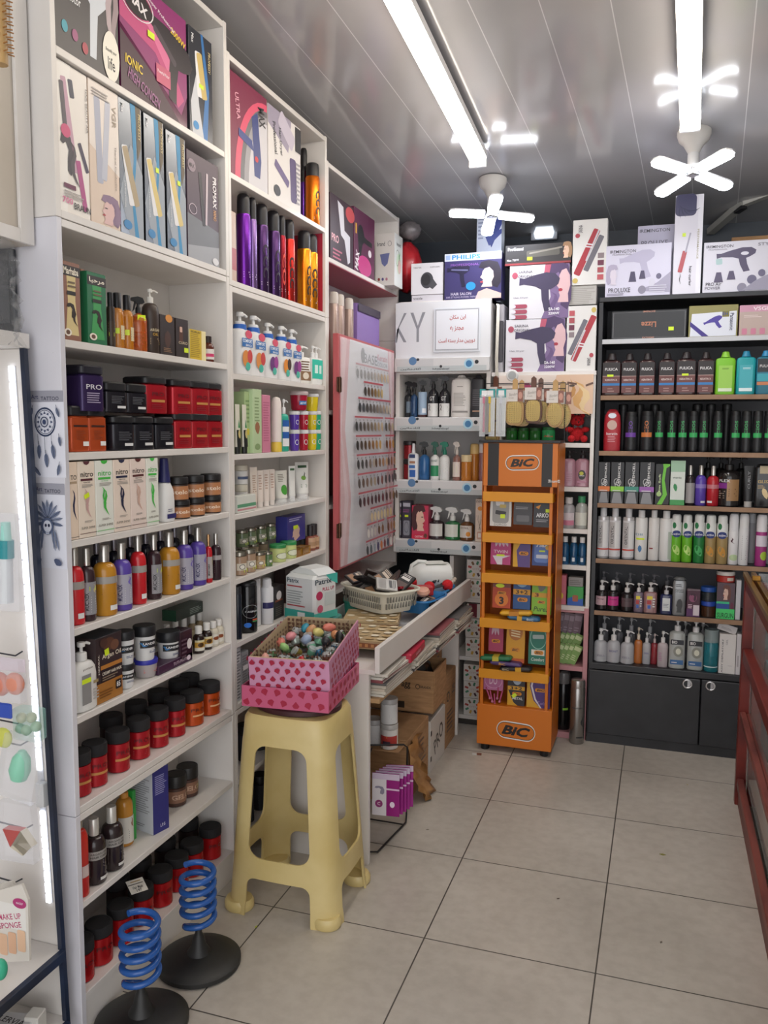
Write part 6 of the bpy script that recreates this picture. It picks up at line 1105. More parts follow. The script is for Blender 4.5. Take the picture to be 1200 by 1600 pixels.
boxB(z, 742, 757, 780, 'dcccbc', [('t', 'EYFEL', .5, .94, .8, .05, '5a4a40'), ('e', .55, .78, .3, .05, 'e0922c'), ('s', RR, .5, .15, .6, .18, 0, 'c8a08c'), ('r', .35, .1, .65, .2, 'e6ddd4')]+[('s', [(0, 0), (1, 0), (1, 1), (0, 1)], .5+.06*k, .45, .02, .35, -8*k, '4a3a34') for k in (-2, -1, 1, 2)], 'diffuser_box', 'tall cream box with a reed diffuser picture, header unit lower shelf', 'box', dep=.05)

# manicure boxes in the low shelving
def oval(): return [('s', RR, .5+.34*math.sin(a*PI/4+.3), .52+.33*math.cos(a*PI/4+.3), .2, .12, -(a*45+17)+90, ['3a7c5c', 'b83c34', '8c3a3a', '4a3038', 'c8a048', '4c8c6c', 'b04840', '7c5c3c'][a]) for a in range(8)]+[('t', 'OTI', .5, .52, .34, .1, 'c0a8a0')]
n = 0
for (zz, cnt, u0, u1) in ((.665, 2, 729, 757), (.36, 2, 727, 754), (.05, 3, 724, 752)):
    for k in range(cnt):
        hh = .098 if cnt == 2 else .088
        boxB(zz+k*(hh+.002), u0, u1, hh, 'd8d3cd', oval(), 'nail_polish_box', 'white box with a ring of nail colours, %s of stack, %s low shelf' % (('bottom', 'second', 'third')[k], ('upper', 'middle', 'lower')[int(n)]), 'box', dep=.12, off=.03+.004*(k % 2), group='white boxes with rings of nail colours')
    n += 1
boxB(.561, 729, 752, .075, 'd9d4ce', [('r', .15, .05, .7, 1, '6c1c2c'), ('l', .2, .1, .6, .2, 1, 'c89c9c')], 'nail_polish_box', 'white box with maroon square on the middle low shelf', 'box', dep=.1, off=.03)

# ============================================================ NARROW WHITE UNIT
pm = MB().box(-.225, .225, -.003, .003, 0, .185, 'dcc8b8')
pm.art([('r', 0, 0, 1, 1, 'e6d8ce'), ('p', [(.5, 0), (1, 0), (1, 1), (.62, 1)], 'e0bfa4'), ('s', WAVE, .85, .4, .3, .9, 0, 'd8a86c'), ('s', WAVE, .92, .4, .25, .8, 180, 'e8cc9c'), ('s', WAVE, .7, .3, .2, .6, 0, 'e4c49c'), ('s', WAVE, .78, .5, .16, .7, 160, 'c8955c'), ('s', RR, .78, .78, .1, .05, -10, '6a4c40'), ('e', .78, .72, .03, .03, '55483f'), ('s', RR, .96, .75, .08, .05, 20, '6a4c40'), ('e', .3, .7, .05, .1, 'b0446c')], .45, .185, flat(.003))
put(pm.mesh(), 'poster', 'pale poster with blonde curls across the narrow white unit', 'poster', ((NX0+NX1)/2-.001, YB-.0105, 1.60))
z = 1.4615
boxB(z, 891, 922, 632, '1f1c1d', [('t', 'LUXX', .3, .72, .36, .1, 'd8d0b8', 0, .02), ('t', 'BLACK', .78, .86, .4, .1, '8c8474', 0, .02), ('t', 'HAIR', .78, .72, .4, .1, '8c8474', 0, .02)], 'hair_dye_box', 'black carton with beige capitals behind the red teddy', 'box', dep=.05, off=.11)
row('B', z, 'narrow white unit top shelf', [(can, ('1e5c24:g', '1a4c20', [], .2, .95, False), 'shampoo_bottle', 'bottle', 'green bottle below the hanging brushes', [(791, 808), (809, 826), (827, 845)], .07),
    (can, ('2a8a50:g', '1c5c30', [('t', 'Aloe', .5, .6, .6, .2, 'c0402c')], .2, .95, False), 'shampoo_bottle', 'bottle', 'bright green bottle below the oval brushes', [(847, 866)], .075)], off=.01)
td = MB(); RED = noisy('red_plush', 'a8141c', 'c81e26', 160, .95, bump=.6)
td.ball((0, 0, .045), .034, RED, sc3=(1, .85, 1.15)); 
hdm = MB().ball((0, -.004, .103), .031, RED, sc3=(1.1, .95, .95)); muz = MB().ball((0, -.034, .094), .013, RED, sc3=(1, .8, .8)); nose = MB().ball((0, -.045, .097), .004, '1a1416')
P = [('body', td.mesh()), ('head', hdm.mesh()), ('muzzle', muz.mesh()), ('nose', nose.mesh())]
for s in (-1, 1):
    P += [('ear', MB().ball((s*.025, 0, .13), .012, RED, sc3=(1, .6, 1)).mesh()), ('arm', MB().ball((s*.038, -.012, .062), .017, RED, sc3=(1.25, .9, .8)).mesh()), ('leg', MB().ball((s*.030, -.03, .018), .019, RED, sc3=(.95, 1.3, .9)).mesh()), ('eye', MB().ball((s*.011, -.032, .108), .003, '141012').mesh())]
bow = MB().prism([(-.02, .068), (-.02, .084), (0, .077), (.02, .084), (.02, .068), (0, .075)], -.036, -.03, '2a1014'); P.append(('bow', bow.mesh()))
put(P, 'teddy_bear', 'small red plush teddy bear with a dark bow, sitting on the narrow unit', 'teddy bear', (Bx(900, YB+.03, z), YB+.055, z+.002), .25)
row('B', 1.2495, 'narrow white unit second shelf', [(pumpb, ('c794a4:t', '242024', [('l', .3, .1, .8, .8, 6, 'b07c90')], None, .22, 3, .8, .12), 'body_wash', 'bottle', 'pink bottle with black cap', [(879, 898)], 704), (pumpb, ('c794a4:t', '242024', [('e', .5, .55, .32, .32, '2c2a2c'), ('e', .45, .65, .18, .12, 'b8b83c'), ('t', 'MAAH', .5, .5, .4, .09, 'e0e0e0'), ('r', .1, .02, .9, .14, 'b07c90')], None, .22, 3, .8, .12), 'body_wash', 'bottle', 'pink bottle with round black label', [(901, 921)], 704)], off=.012)
row('B', 1.0465, 'narrow white unit third shelf', [(minib, ('ccc8ca:t', 'd8d4d4', [('r', 0, 0, 1, .4, 'cc7c94'), ('l', .2, .5, .8, .8, 2, 'a87c8c')], 'd8ccd0'), 'micellar_bottle', 'bottle', 'clear bottle with pink label', [(879, 897)], 777), (minib, ('ccd0ca:t', '3c9464', [('l', .2, .2, .8, .8, 4, '8c9c8c')], 'd3d6cc'), 'micellar_bottle', 'bottle', 'clear bottle with green cap', [(899, 917)], 775)], off=.012)
row('B', .8685, 'narrow white unit fourth shelf', [(minib, ('1c5c8c:t', 'e2e2e2', [('r', .4, .05, .7, .4, 'd8dce4')], None, .2), 'mouthwash_bottle', 'bottle', 'blue bottle with white cap', [(876, 889), (890, 902), (903, 915)], 838)], off=.012)
z = .6685
boxB(z, 873, 884, 899, 'c86c7c', [('e', .4, .3, .2, .1, 'd8c83c')], 'soap_box', 'salmon pink box at the left of the narrow unit fifth shelf', 'box', dep=.05)
boxB(z, 886, 911, 917, '3c9c4c', [('p', [(0, 0), (1, 0), (1, .4), (.6, .3), (.3, .45), (0, .35)], '2c5cb0'), ('s', RR, .5, .38, .35, .35, 0, 'a0583c')], 'soap_box', 'green and blue box with a small pot picture, narrow unit fifth shelf', 'box', dep=.05)
boxB(ony(898, 917, YB+.012).z+.001, 888, 911, .045, '8a8886', [('l', .1, .2, .9, .8, 3, '6a6866')], 'soap_box', 'grey box on the green and blue one, narrow unit fifth shelf', 'box', dep=.05)
def sachet(c1, c2):
    return MB().prism([(-.02, 0), (.02, 0), (.021, .1), (-.019, .1)], -.004, .004, c1).art([('r', .1, .7, .9, .9, c2), ('l', .2, .2, .8, .5, 3, c2)], .04, .1, flat(.004)).mesh()
sa, sb = sachet('7aa050', 'c8d8a0'), sachet('7c6470', 'a08c98')
for k in range(14): put(sa, 'sachet', 'green sachet leaning in the dusty pink compartment, %s row' % ('lower' if k < 7 else 'upper'), 'sachet', (-.545+.024*(k % 7), YB+.03+.03*(k // 7), .372+.048*(k // 7)), rot=(-.1, .42, .15), group='green sachets in the %s row' % ('lower' if k < 7 else 'upper'))
for k in range(6): put(sb, 'sachet', 'mauve sachet above the green ones in the dusty pink compartment', 'sachet', (-.52+.026*k, YB+.09, .48+.004*(k % 2)), rot=(-.05, .15, .2), group='mauve sachets above the green ones', scale=(1, 1, 1.3))
row('B', .0305, 'dusty pink bottom compartment', [(can, ('19191b:g', '8a888a:t', [('r', .5, .5, .8, .56, '8cc83c')], .2, .9), 'hair_spray_can', 'spray can', 'black can with clear cap', [(868, 889)], 1048)], off=.02)
row('B', .001, 'floor before the dusty pink compartment', [(can, ('9a9896:m', 'a8a6a4:m', [('t', 'CASPIAN', .5, .86, .6, .04, '3a3a3c'), ('s', WAVE, .8, .5, .3, .3, 0, '2c2c30'), ('r', .5, .08, .9, .11, '3a3a3c')], .13, .96), 'hair_spray_can', 'spray can', 'tall silver can', [(890, 911)], 1060)], off=.0, front=YB-.075)

# ============================================================ DESK BESIDE THE MIDDLE STACK
DX0, DX1 = -1.325, -.93
put([('end_panel', MB().rbox(DX0, DX1, 2.615, 2.635, 0, .685, LAM, .001).mesh()), ('end_panel', MB().rbox(DX0, DX1, 3.94, 3.96, 0, .685, LAM, .001).mesh()), ('tray_floor', MB().rbox(DX0, -.905, 2.608, 4.0, .686, .703, LAM, .001).mesh()),
     ('front_lip', MB().rbox(-.904, -.886, 2.60, 4.0, .695, .785, LAM, .001).mesh()), ('back_lip', MB().rbox(DX0, DX0+.012, 2.62, 4.0, .703, .75, LAM, .001).mesh()), ('paper_shelf', MB().rbox(DX0, -.898, 2.636, 3.939, .578, .594, noisy('plywood', 'a8845c', 'bd9a70', 9, .6), .001).mesh(), None, 'brown plywood plank'),
     ('divider', MB().rbox(-1.10, -1.09, 2.612, 2.70, .7035, .735, 'd2d0cc', .001).mesh())], 'display_desk', 'long white desk with a raised lip and paper shelf beside the cream stool', 'desk', (0, 0, 0))
random.seed(3)
tints = ['cfcac0', 'b8b0a4', 'd8d4cc', '4a4646', 'c4b8a8', '8a4a50', '7c3840', 'c9c2b4', '5c5a5a', 'd2ccc2']
ADJ = {'cfcac0': 'pale grey', 'b8b0a4': 'taupe', 'd8d4cc': 'off-white', '4a4646': 'black', 'c4b8a8': 'beige', '8a4a50': 'dull red', '7c3840': 'wine red', 'c9c2b4': 'sand', '5c5a5a': 'charcoal', 'd2ccc2': 'light beige'}
for st, (yc, L) in enumerate(((2.82, .32), (3.14, .29), (3.44, .29), (3.74, .29))):
    zz = .5945
    for k in range(8):
        c = tints[(st*3+k*7) % 10]; t = .0085+.002*((k+st) % 2)
        if st == 1 and k > 4: continue
        m = MB().rbox(-.11, .11, -L/2, L/2, 0, t, c, .0008); m.box(.1095, .1105, -L/2+.004, L/2-.004, t*.2, t*.42, 'e2ded6').box(.1095, .1105, -L/2+.004, L/2-.004, t*.6, t*.8, 'a8a298')
        put(m.mesh(), 'catalogue', '%s catalogue, %s from bottom in %s pile of the desk paper shelf' % (ADJ[c], ORD[k], ('nearest', 'second', 'third', 'farthest')[st]), 'catalogue', (-.995+.011*((k*5+st) % 5), yc, zz), random.uniform(-.06, .06))
        zz += t+.0006
put(MB().rbox(-.10, .10, -.12, .12, 0, .034, 'b32440', .004).art([('t', 'color', .5, .5, .35, .4, 'e6b8c4')], .24, .034, right(.10)).mesh(), 'red_binder', 'crimson box jutting out over the catalogues under the desk lip', 'box', (-.975, 3.03, .6475), rot=(0, 0, .06))
z = .7035
def pal(c):
    m = MB().rbox(-.13, .13, -.15, .15, 0, .028, 'a8906c', .003).box(-.128, .128, -.148, .148, .0282, .031, c)
    it = [('e', .1+.2*i+.03*(j % 2), .1+.2*j, .075, .06, ['e0cfae', 'b99a6c', 'e6dcc4', 'c4ab80'][(i*3+j) % 4]) for i in range(5) for j in range(5)]
    m.art(it, .25, .29, lambda x, z_, l: (x, z_-.145, .031+l)); m.art([('r', 0, .2, 1, .8, '8a5434')]+[('r', .05+.1*k, .3, .1+.1*k, .7, 'c89058') for k in range(9)], .26, .028, flat(.15)); return m.mesh()
pm_ = pal('b8a078')
for k, (x, y, r, zz, w) in enumerate(((-1.03, 2.86, .06, .7365, 'front right'), (-1.10, 3.13, .25, .7365, 'rear left'))):
    put(pm_, 'palette_box', 'flat gold-brown box with pale ovals on the desk, %s' % w, 'box', (x, y, zz), r, scale=(.86, .82, 1))
# diaper-like pack
x0 = -1.235; m = MB()
m.rbox(-.085, .085, -.05, .05, 0, .15, 'd5d8d8', .01)
m.art([('r', 0, 0, 1, .2, '3fa89c'), ('t', 'Patrix', .3, .86, .4, .1, '3c4c5c', 0, .02), ('r', .1, .72, .6, .75, 'b04a50'), ('l', .1, .34, .7, .66, 6, '9aa0a0'), ('r', .1, .28, .7, .31, 'b04a50'), ('r', .45, .04, .7, .16, 'e0e4e2')], .17, .15, lambda x, z_, l: (x, -.05-l, z_))
m.art([('r', 0, 0, 1, .16, '48b4a8'), ('p', [(.5, 1), (1, 1), (1, .75), (.7, .85)], '48b4a8'), ('t', 'Patrix', .4, .86, .7, .12, '2c3c4c', 0, .02), ('e', .22, .55, .14, .1, 'b8345c'), ('t', 'PULL UP', .6, .68, .5, .08, 'b8345c'), ('r', .45, .3, .9, .6, 'c3cccc'), ('e', .25, .25, .12, .09, 'c85c78')], .1, .15, right(.085))
fl = MB().prism([(-.083, .15), (-.03, .172), (.04, .168), (.083, .15)], -.03, .045, 'd9dcdb')
put([('pack', m.mesh()), ('open_flap', fl.mesh())], 'wipes_pack', 'white and teal soft pack with flap standing at the desk end', 'pack', (-1.262, 2.885, .8065), math.radians(-18), scale=(.88, 1.35, 1.12))
put(MB().rbox(-.07, .07, -.09, .09, 0, .10, '3c8c84', .004).mesh(), 'storage_box', 'teal box on the desk under the white and teal soft pack', 'box', (-1.24, 2.885, z), 0)
put(tub(.085, .085, '3cb09c', '48bca8'), 'mint_tub', 'mint green tub behind the white basket', 'tub', (-1.27, 3.36, z))

def basket(L, Wd, H, col, thick=.004, slots=True, open_=0):
    mb = MB(); rim = []; seg = 36
    def ring(f, z):
        out = []
        for i in range(seg):
            a = 2*PI*i/seg; c, s = math.cos(a), math.sin(a); out.append((math.copysign(abs(c)**.45, c)*L/2*f, math.copysign(abs(s)**.45, s)*Wd/2*f, z))
        return out
    rings = [ring(.8, 0), ring(.82, H*.12), ring(.9, H*.6), ring(.97, H*.92), ring(1.06, H), ring(1.06, H-.008)]
    vs = [v for r in rings for v in r]; fs = []; g = []
    for k in range(5):
        for i in range(seg):
            j = (i+1) % seg; q = (k*seg+i, k*seg+j, (k+1)*seg+j, (k+1)*seg+i)
            fs.append(q)
    mb.add(vs, fs, col, True); mb.add(rings[0], [tuple(range(seg))], col)
    inn = [ring(.79, .004), ring(.88, H*.6), ring(.955, H*.92), ring(1.0, H)]
    mb.add([v for r in inn for v in r], [(k*seg+i, (k+1)*seg+i, (k+1)*seg+(i+1) % seg, k*seg+(i+1) % seg) for k in range(3) for i in range(seg)], col, True); mb.add(inn[0], [tuple(range(seg))], col)
    if slots:
        dk = M('8a8880')
        for s in (-1, 1):
            for i in range(18):
                x = -L*.38+L*.76*i/17
                for z0, z1, f in ((.22, .45, .845), (.52, .76, .895)):
                    y = s*(Wd/2*(f+.012)); mb.box(x-.0025, x+.0025, y-.001 if s > 0 else y-.003, y+.003 if s > 0 else y+.001, H*z0, H*z1, dk)
            for i in range(11):
                yy = -Wd*.34+Wd*.68*i/10
                for z0, z1, f in ((.22, .45, .845), (.52, .76, .895)):
                    x = s*(L/2*(f+.012)); mb.box(x-.003, x+.003, yy-.0025, yy+.0025, H*z0, H*z1, dk)
    return mb.mesh()
BK = Vector((-1.115, 3.27, z+.070))
put(basket(.315, .22, .095, 'dedacb'), 'white_basket', 'white plastic basket full of dark cosmetic packets on the desk', 'basket', BK, math.radians(-32))
put(basket(.24, .17, .06, '2c78b4', slots=False), 'blue_basket', 'blue plastic tray of make-up brushes beside the white basket', 'basket', (-.992, 3.475, z+.030), math.radians(82))
put(basket(.20, .14, .055, '3a8cc4', slots=False), 'blue_basket', 'second blue plastic tray nearer the white jug', 'basket', (-.990, 3.715, z+.030), math.radians(86))
random.seed(11)
def packet(c1, c2, c3): return MB().rbox(-.03, .03, -.045, .045, 0, .012, c1, .002).art([('r', .1, .1, .9, .45, c2), ('r', .15, .6, .8, .75, c3), ('l', .1, .8, .9, .95, 2, c3)], .06, .09, lambda x, z_, l: (x, z_-.045, .012+l)).mesh()
PKS = [(packet('2a2324', 'a07858', 'c8b8a8'), 'black packet with a tan window'), (packet('3a2c2a', '8c6c54', '6a5850'), 'dark brown packet'), (packet('1e1c1e', '5c4c48', 'd0ccc8'), 'black packet with pale stripe'), (packet('b8b4ae:s', '8c8884', '4a4848'), 'silver packet'), (packet('8c2028', 'c8484c', 'e0c8c0'), 'dark red packet')]
i = 0
for lay in range(4):
    for gx in range(4):
        for gy in range(2):
            k = [0, 1, 2, 0, 2, 1, 3, 2, 0, 1, 2, 4][i % 12]; i += 1; lx, ly = (gx-1.5)*.064+random.uniform(-.006, .006), (gy-.5)*.095+random.uniform(-.005, .005)
            q = Matrix.Rotation(math.radians(-32), 3, 'Z') @ Vector((lx*(.8+.07*lay), ly*(.8+.07*lay), 0)); a = .1+.2*lay
            put(PKS[k][0], 'cosmetic_packet', PKS[k][1]+' heaped in the white plastic basket', 'packet', (BK.x+q.x, BK.y+q.y, BK.z+.012+.033*lay), rot=(random.uniform(-a, a), random.uniform(-a, a), math.radians(-32)+random.uniform(-a, a)), group=PKS[k][1]+'s in the white basket')
def pom(r, c): return MB().ball((0, 0, 0), r, noisy('pompom_'+c, c, 'd0242c', 200, .95, bump=.8), 16, 10, jit=.05).mesh()
RP = pom(.026, 'b0161e')
for w, p in (('nearest, on the blue tray', (-.99, 3.60, z+.105)), ('left of the pair by the jug', (-1.10, 3.72, z+.10)), ('right of the pair by the jug', (-1.055, 3.74, z+.10)), ('at the desk lip', (-.93, 3.70, z+.10))):
    put(RP, 'powder_puff', 'red fluffy ball, '+w, 'powder puff', p)
put(MB().lathe([(.001, .0), (.026, .004), (.032, .016), (.026, .028), (.001, .032)], 'd8a088', seg=20, cap=False).mesh(), 'powder_puff', 'peach round puff on the blue tray of brushes', 'powder puff', (-.975, 3.44, z+.10), rot=(.3, .1, 0))
put(MB().rbox(-.035, .035, -.03, .03, 0, .04, 'b8202a', .003).mesh(), 'red_box', 'small red box among black packets on the blue tray', 'box', (-.99, 3.52, z+.085), .5)
for i in range(10):
    k = (2, 1, 2, 0)[i % 4]
    put(PKS[k][0], 'cosmetic_packet', PKS[k][1]+' piled in the blue tray beside the basket', 'packet', (-.975+random.uniform(-.04, .04), 3.47+random.uniform(-.075, .075), z+.055+.0045*i*.7), rot=(random.uniform(-.4, .4), random.uniform(-.4, .4), random.uniform(0, 6)), scale=(.8, .8, .8), group=PKS[k][1]+'s in the blue tray')
for i in range(7):
    put(MB().tube([(0, 0, 0), (.03, .005, .002), (.10, 0, 0)], [.004, .005, .003], '2a2628', 6).tube([(.10, 0, 0), (.125, 0, 0)], [.005, .009], 'b8a898', 8).mesh(), 'makeup_brush', 'black make-up brush %s of the sheaf in the second blue tray' % ORD[i], 'brush', (-1.01+.014*(i % 4), 3.62+.018*i, z+.085+.004*i), rot=(0, -.15, .7+.14*i))
jg = MB(); JM = 'd9dad6'
jg.lathe([(.0, 0), (.062, 0), (.078, .012), (.080, .10), (.078, .155), (.060, .185), (.03, .205), (.02, .215), (.02, .225)], JM, seg=28, pw=2.6)
cp = MB().lathe([(.024, .222), (.024, .242), (.0, .242)], 'dcdcd8', seg=18)
hn = MB().tube([(.03, 0, .20), (.07, 0, .19), (.088, 0, .16), (.083, 0, .12)], .009, JM, 8)
hn2 = MB().box(.079, .081, -.045, .045, .03, .13, 'e2e4dc')
put([('jug_body', jg.mesh()), ('cap', cp.mesh()), ('handle', hn.mesh()), ('label', hn2.mesh())], 'plastic_jug', 'translucent white plastic gallon jug lying on its side at the desk end', 'jug', (-.955, 3.85, z+.105), rot=(math.radians(6), math.radians(-90), math.radians(24)))

# ------------------------------------------------------------ under the desk
def cbox(w, d, h, mat=KRAFT, art=None, art2=None, flaps=None):
    mb = MB().rbox(-w/2, w/2, -d/2, d/2, 0, h, mat, .002)
    if art: mb.art(art, w, h, flat(d/2))
    if art2: mb.art(art2, d, h, right(w/2))
    P = [('carton', mb.mesh())]
    for f in flaps or []: P.append(('flap', f))
    return P
INK = '5a4030'
put(cbox(.34, .32, .27, KRAFT, [('r', 0, .47, 1, .5, '9c7850')], [('l', .1, .3, .9, .8, 6, INK), ('r', 0, .48, 1, .5, '9c7850')], [MB().rbox(-.17, .17, -.28, -.165, .262, .266, KRAFT, .0008).mesh()]), 'cardboard_carton', 'brown carton with an opened top right behind the magenta pouches', 'carton', (-1.11, 3.27, 0))
put(cbox(.30, .26, .235, 'cfccc6', None, [('t', 'PRO', .55, .5, .62, .32, '34322f', 24, .01), ('r', .02, .2, .1, .3, '2c2a28'), ('r', .02, .7, .1, .8, '2c2a28')]), 'cardboard_carton', 'white carton reading PRO under the desk', 'carton', (-1.085, 3.575, 0))
put(cbox(.30, .215, .36, KRAFT, None, [('t', 'CE', .75, .72, .26, .12, '3a2c20', 0, .02), ('o', .32, .68, .14, .07, .3, '3a2c20'), ('l', .2, .2, .85, .5, 5, INK)]), 'cardboard_carton', 'tall brown carton with CE mark against the desk end panel', 'carton', (-1.09, 3.822, 0))
m = MB(); w, d, h, t = .30, .24, .19, .004
for a in ((-w/2, w/2, -d/2, -d/2+t), (-w/2, w/2, d/2-t, d/2), (-w/2, -w/2+t, -d/2+t, d/2-t), (w/2-t, w/2, -d/2+t, d/2-t)): m.box(*a, 0, h, KRAFT)
m.box(-w/2, w/2, -d/2, d/2, 0, .004, KRAFT); m.art([('t', 'agg', .58, .62, .14, .16, '2f241c', 0, .02), ('o', .76, .62, .035, .06, .25, '2f241c'), ('t', 'BRANDE', .88, .62, .16, .06, '2f241c'), ('r', .3, .08, .42, .24, '2f241c'), ('r', .44, .08, .56, .24, '2f241c')], w, h, flat(d/2))
fp = MB().box(w/2, w/2+.003, -d/2+.01, d/2-.01, h-.08, h, KRAFT)
put([('carton', m.mesh()), ('flap', fp.mesh())], 'cardboard_carton', 'open brown carton holding a black bag on the white carton', 'carton', (-1.075, 3.56, .2725), .02)
put(MB().ball((0, 0, 0), .105, noisy('black_bag', '141416', '2a2a2e', 12, .25), 20, 12, (1.05, .85, .9), .08).mesh(), 'plastic_bag', 'black plastic bag bulging from the open carton under the desk', 'bag', (-1.075, 3.56, .415))
put(cbox(.22, .17, .17, KRAFT, None, [('l', .3, .2, .7, .8, 4, INK)]), 'cardboard_carton', 'small brown carton on the tall one with CE mark', 'carton', (-1.11, 3.80, .361))
put(cbox(.2, .14, .12, KRAFT, [('r', 0, .5, 1, .54, '9c7850')]), 'cardboard_carton', 'small low brown carton nearest behind the desk end panel', 'carton', (-1.18, 2.86, 0))
put(cbox(.3, .16, .25, KRAFT, [('r', 0, .5, 1, .54, '9c7850')]), 'cardboard_carton', 'brown carton under the white jars', 'carton', (-1.12, 3.02+.002, 0.0)) if False else None
P = jar(.07, .10, 'dcd8d2', 'd6d4d0:t', [('r', 0, .1, 1, .75, 'b83a34'), ('p', [(0, .5), (.5, .75), (1, .6), (1, .45), (.5, .6), (0, .35)], 'd8b040'), ('r', .3, .12, .65, .4, '3a2c3c')], .22, None, .1, .6, 1.3)
put(P, 'cream_jar', 'white jar with red and yellow label on the opened brown carton', 'jar', (-.99, 3.03, .2675))
put(jar(.07, .10, 'd9d9d8', 'd6d6d6:t', [('l', .1, .2, .9, .6, 4, 'b0b0b0')], .22), 'cream_jar', 'plain white jar on the label-side jar, wrapped together', 'jar', (-.992, 3.03, .3695))
put(jar(.07, .10, 'd9d9d8', 'd6d6d6:t', [('l', .1, .2, .9, .6, 4, 'b0b0b0')], .22), 'cream_jar', 'plain white jar behind the stacked pair of jars', 'jar', (-1.065, 3.06, .2675))
kp = MB(); random.seed(5); n = 9; vs = []
for i in range(n):
    t = i/(n-1)
    for j in range(5):
        s = j/4; vs.append((-.935+.02*t+.05*t*t+.012*math.sin(3*i+2*j), 3.10+.17*s*(1-.35*t)+.05*t+.008*math.sin(5*j+i), .25-.245*t**.8+.006*math.sin(2*i+3*j)))
kp.add(vs, [(i*5+j, i*5+j+1, i*5+j+6, i*5+j+5) for i in range(n-1) for j in range(4)], noisy('brown_tape_paper', '9a6c3c', 'b98a58', 18, .35), True)
o = put(kp.mesh(), 'wrapping_paper', 'crumpled brown tape paper trailing from a carton onto the tiles', 'paper', (0, 0, .002)); sm = o.modifiers.new('thickness', 'SOLIDIFY'); sm.thickness = .002

# wire rack with pouches
X = -.925
wr = MB().tube([(X-.12, 2.66, .008), (X, 2.70, .008), (X+.03, 2.95, .008), (X+.02, 2.99, .02), (X+.02, 2.995, .29), (X+.01, 2.98, .305), (X-.16, 2.90, .31)], .0035, '1c1c1e', 8)
wr.tube([(X+.028, 2.93, .008), (X-.16, 2.93, .008)], .003, '1c1c1e', 8)
hk = MB().tube([(X-.10, 2.92, .30), (X-.08, 2.80, .285), (X-.07, 2.76, .30)], .003, '1c1c1e', 8)
put([('frame', wr.mesh()), ('hook', hk.mesh())], 'wire_rack', 'black wire rack on the floor beside the desk with pouches hanging', 'rack', (0, 0, 0))
def pouch(c, c2, art): return MB().rbox(-.06, .06, -.003, .003, 0, .15, c, .001).art(art, .12, .15, flat(.003)).mesh()
PA = [('r', 0, 0, .52, .86, 'd6d0d4'), ('r', 0, .86, 1, 1, 'c8b8cc'), ('s', HAIR, .25, .6, .4, .2, 0, '8a8498'), ('e', .25, .28, .14, .09, '8c2c6c'), ('t', 'C', .25, .28, .1, .08, 'eadce6'), ('e', .74, .28, .09, .07, 'ead8ea'), ('r', .52, .62, 1, .66, 'd8b8d4')]
pp = pouch('9c2484:s', '', PA)
PQ = ony(603, 1243, 2.74)
for k in range(5): put(pp, 'foil_pouch', 'magenta foil pouch, %s from the front on the wire rack' % ORD[k], 'pouch', (PQ.x+.006*k, PQ.y+.022*k, PQ.z-.075), rot=(0, 0, math.radians(6+2*k)), scale=(.84, 1, 1.05), group='magenta foil pouches on the wire rack')
# leaflet and bits on the floor
put(MB().box(-.022, .022, -.006, .006, 0, .006, 'c8c4c0').box(.0, .022, -.0065, .0065, 0, .0065, '7a4c3c').mesh(), 'paper_scrap', 'white and brown scrap on the tiles before the orange stand', 'scrap', onz(745, 1179, .0005), .1)
for i, (u, v) in enumerate(((1035, 1335), (668, 1296), (872, 1404), (1033, 1472), (400, 1448), (1074, 1226))):
    put(MB().prism([(-.009, 0), (.0, -.005), (.010, 0), (.001, .005)], -.0006, .0006, ['8c8a44', '7a7466', '5c5048', '6a6254', 'b8c048', 'c8bc8c'][i]).mesh(), 'floor_scrap', 'tiny leaf-like scrap on the tiles, %s' % ('right of centre', 'beside the cartons', 'middle of the aisle', 'aisle foreground at right', 'front of the cream stool', 'by the black cabinet')[i], 'scrap', onz(u, v, .001), rot=(PI/2, 0, .4*i), scale=(1.2 if i in (0,) else .7,)*3)

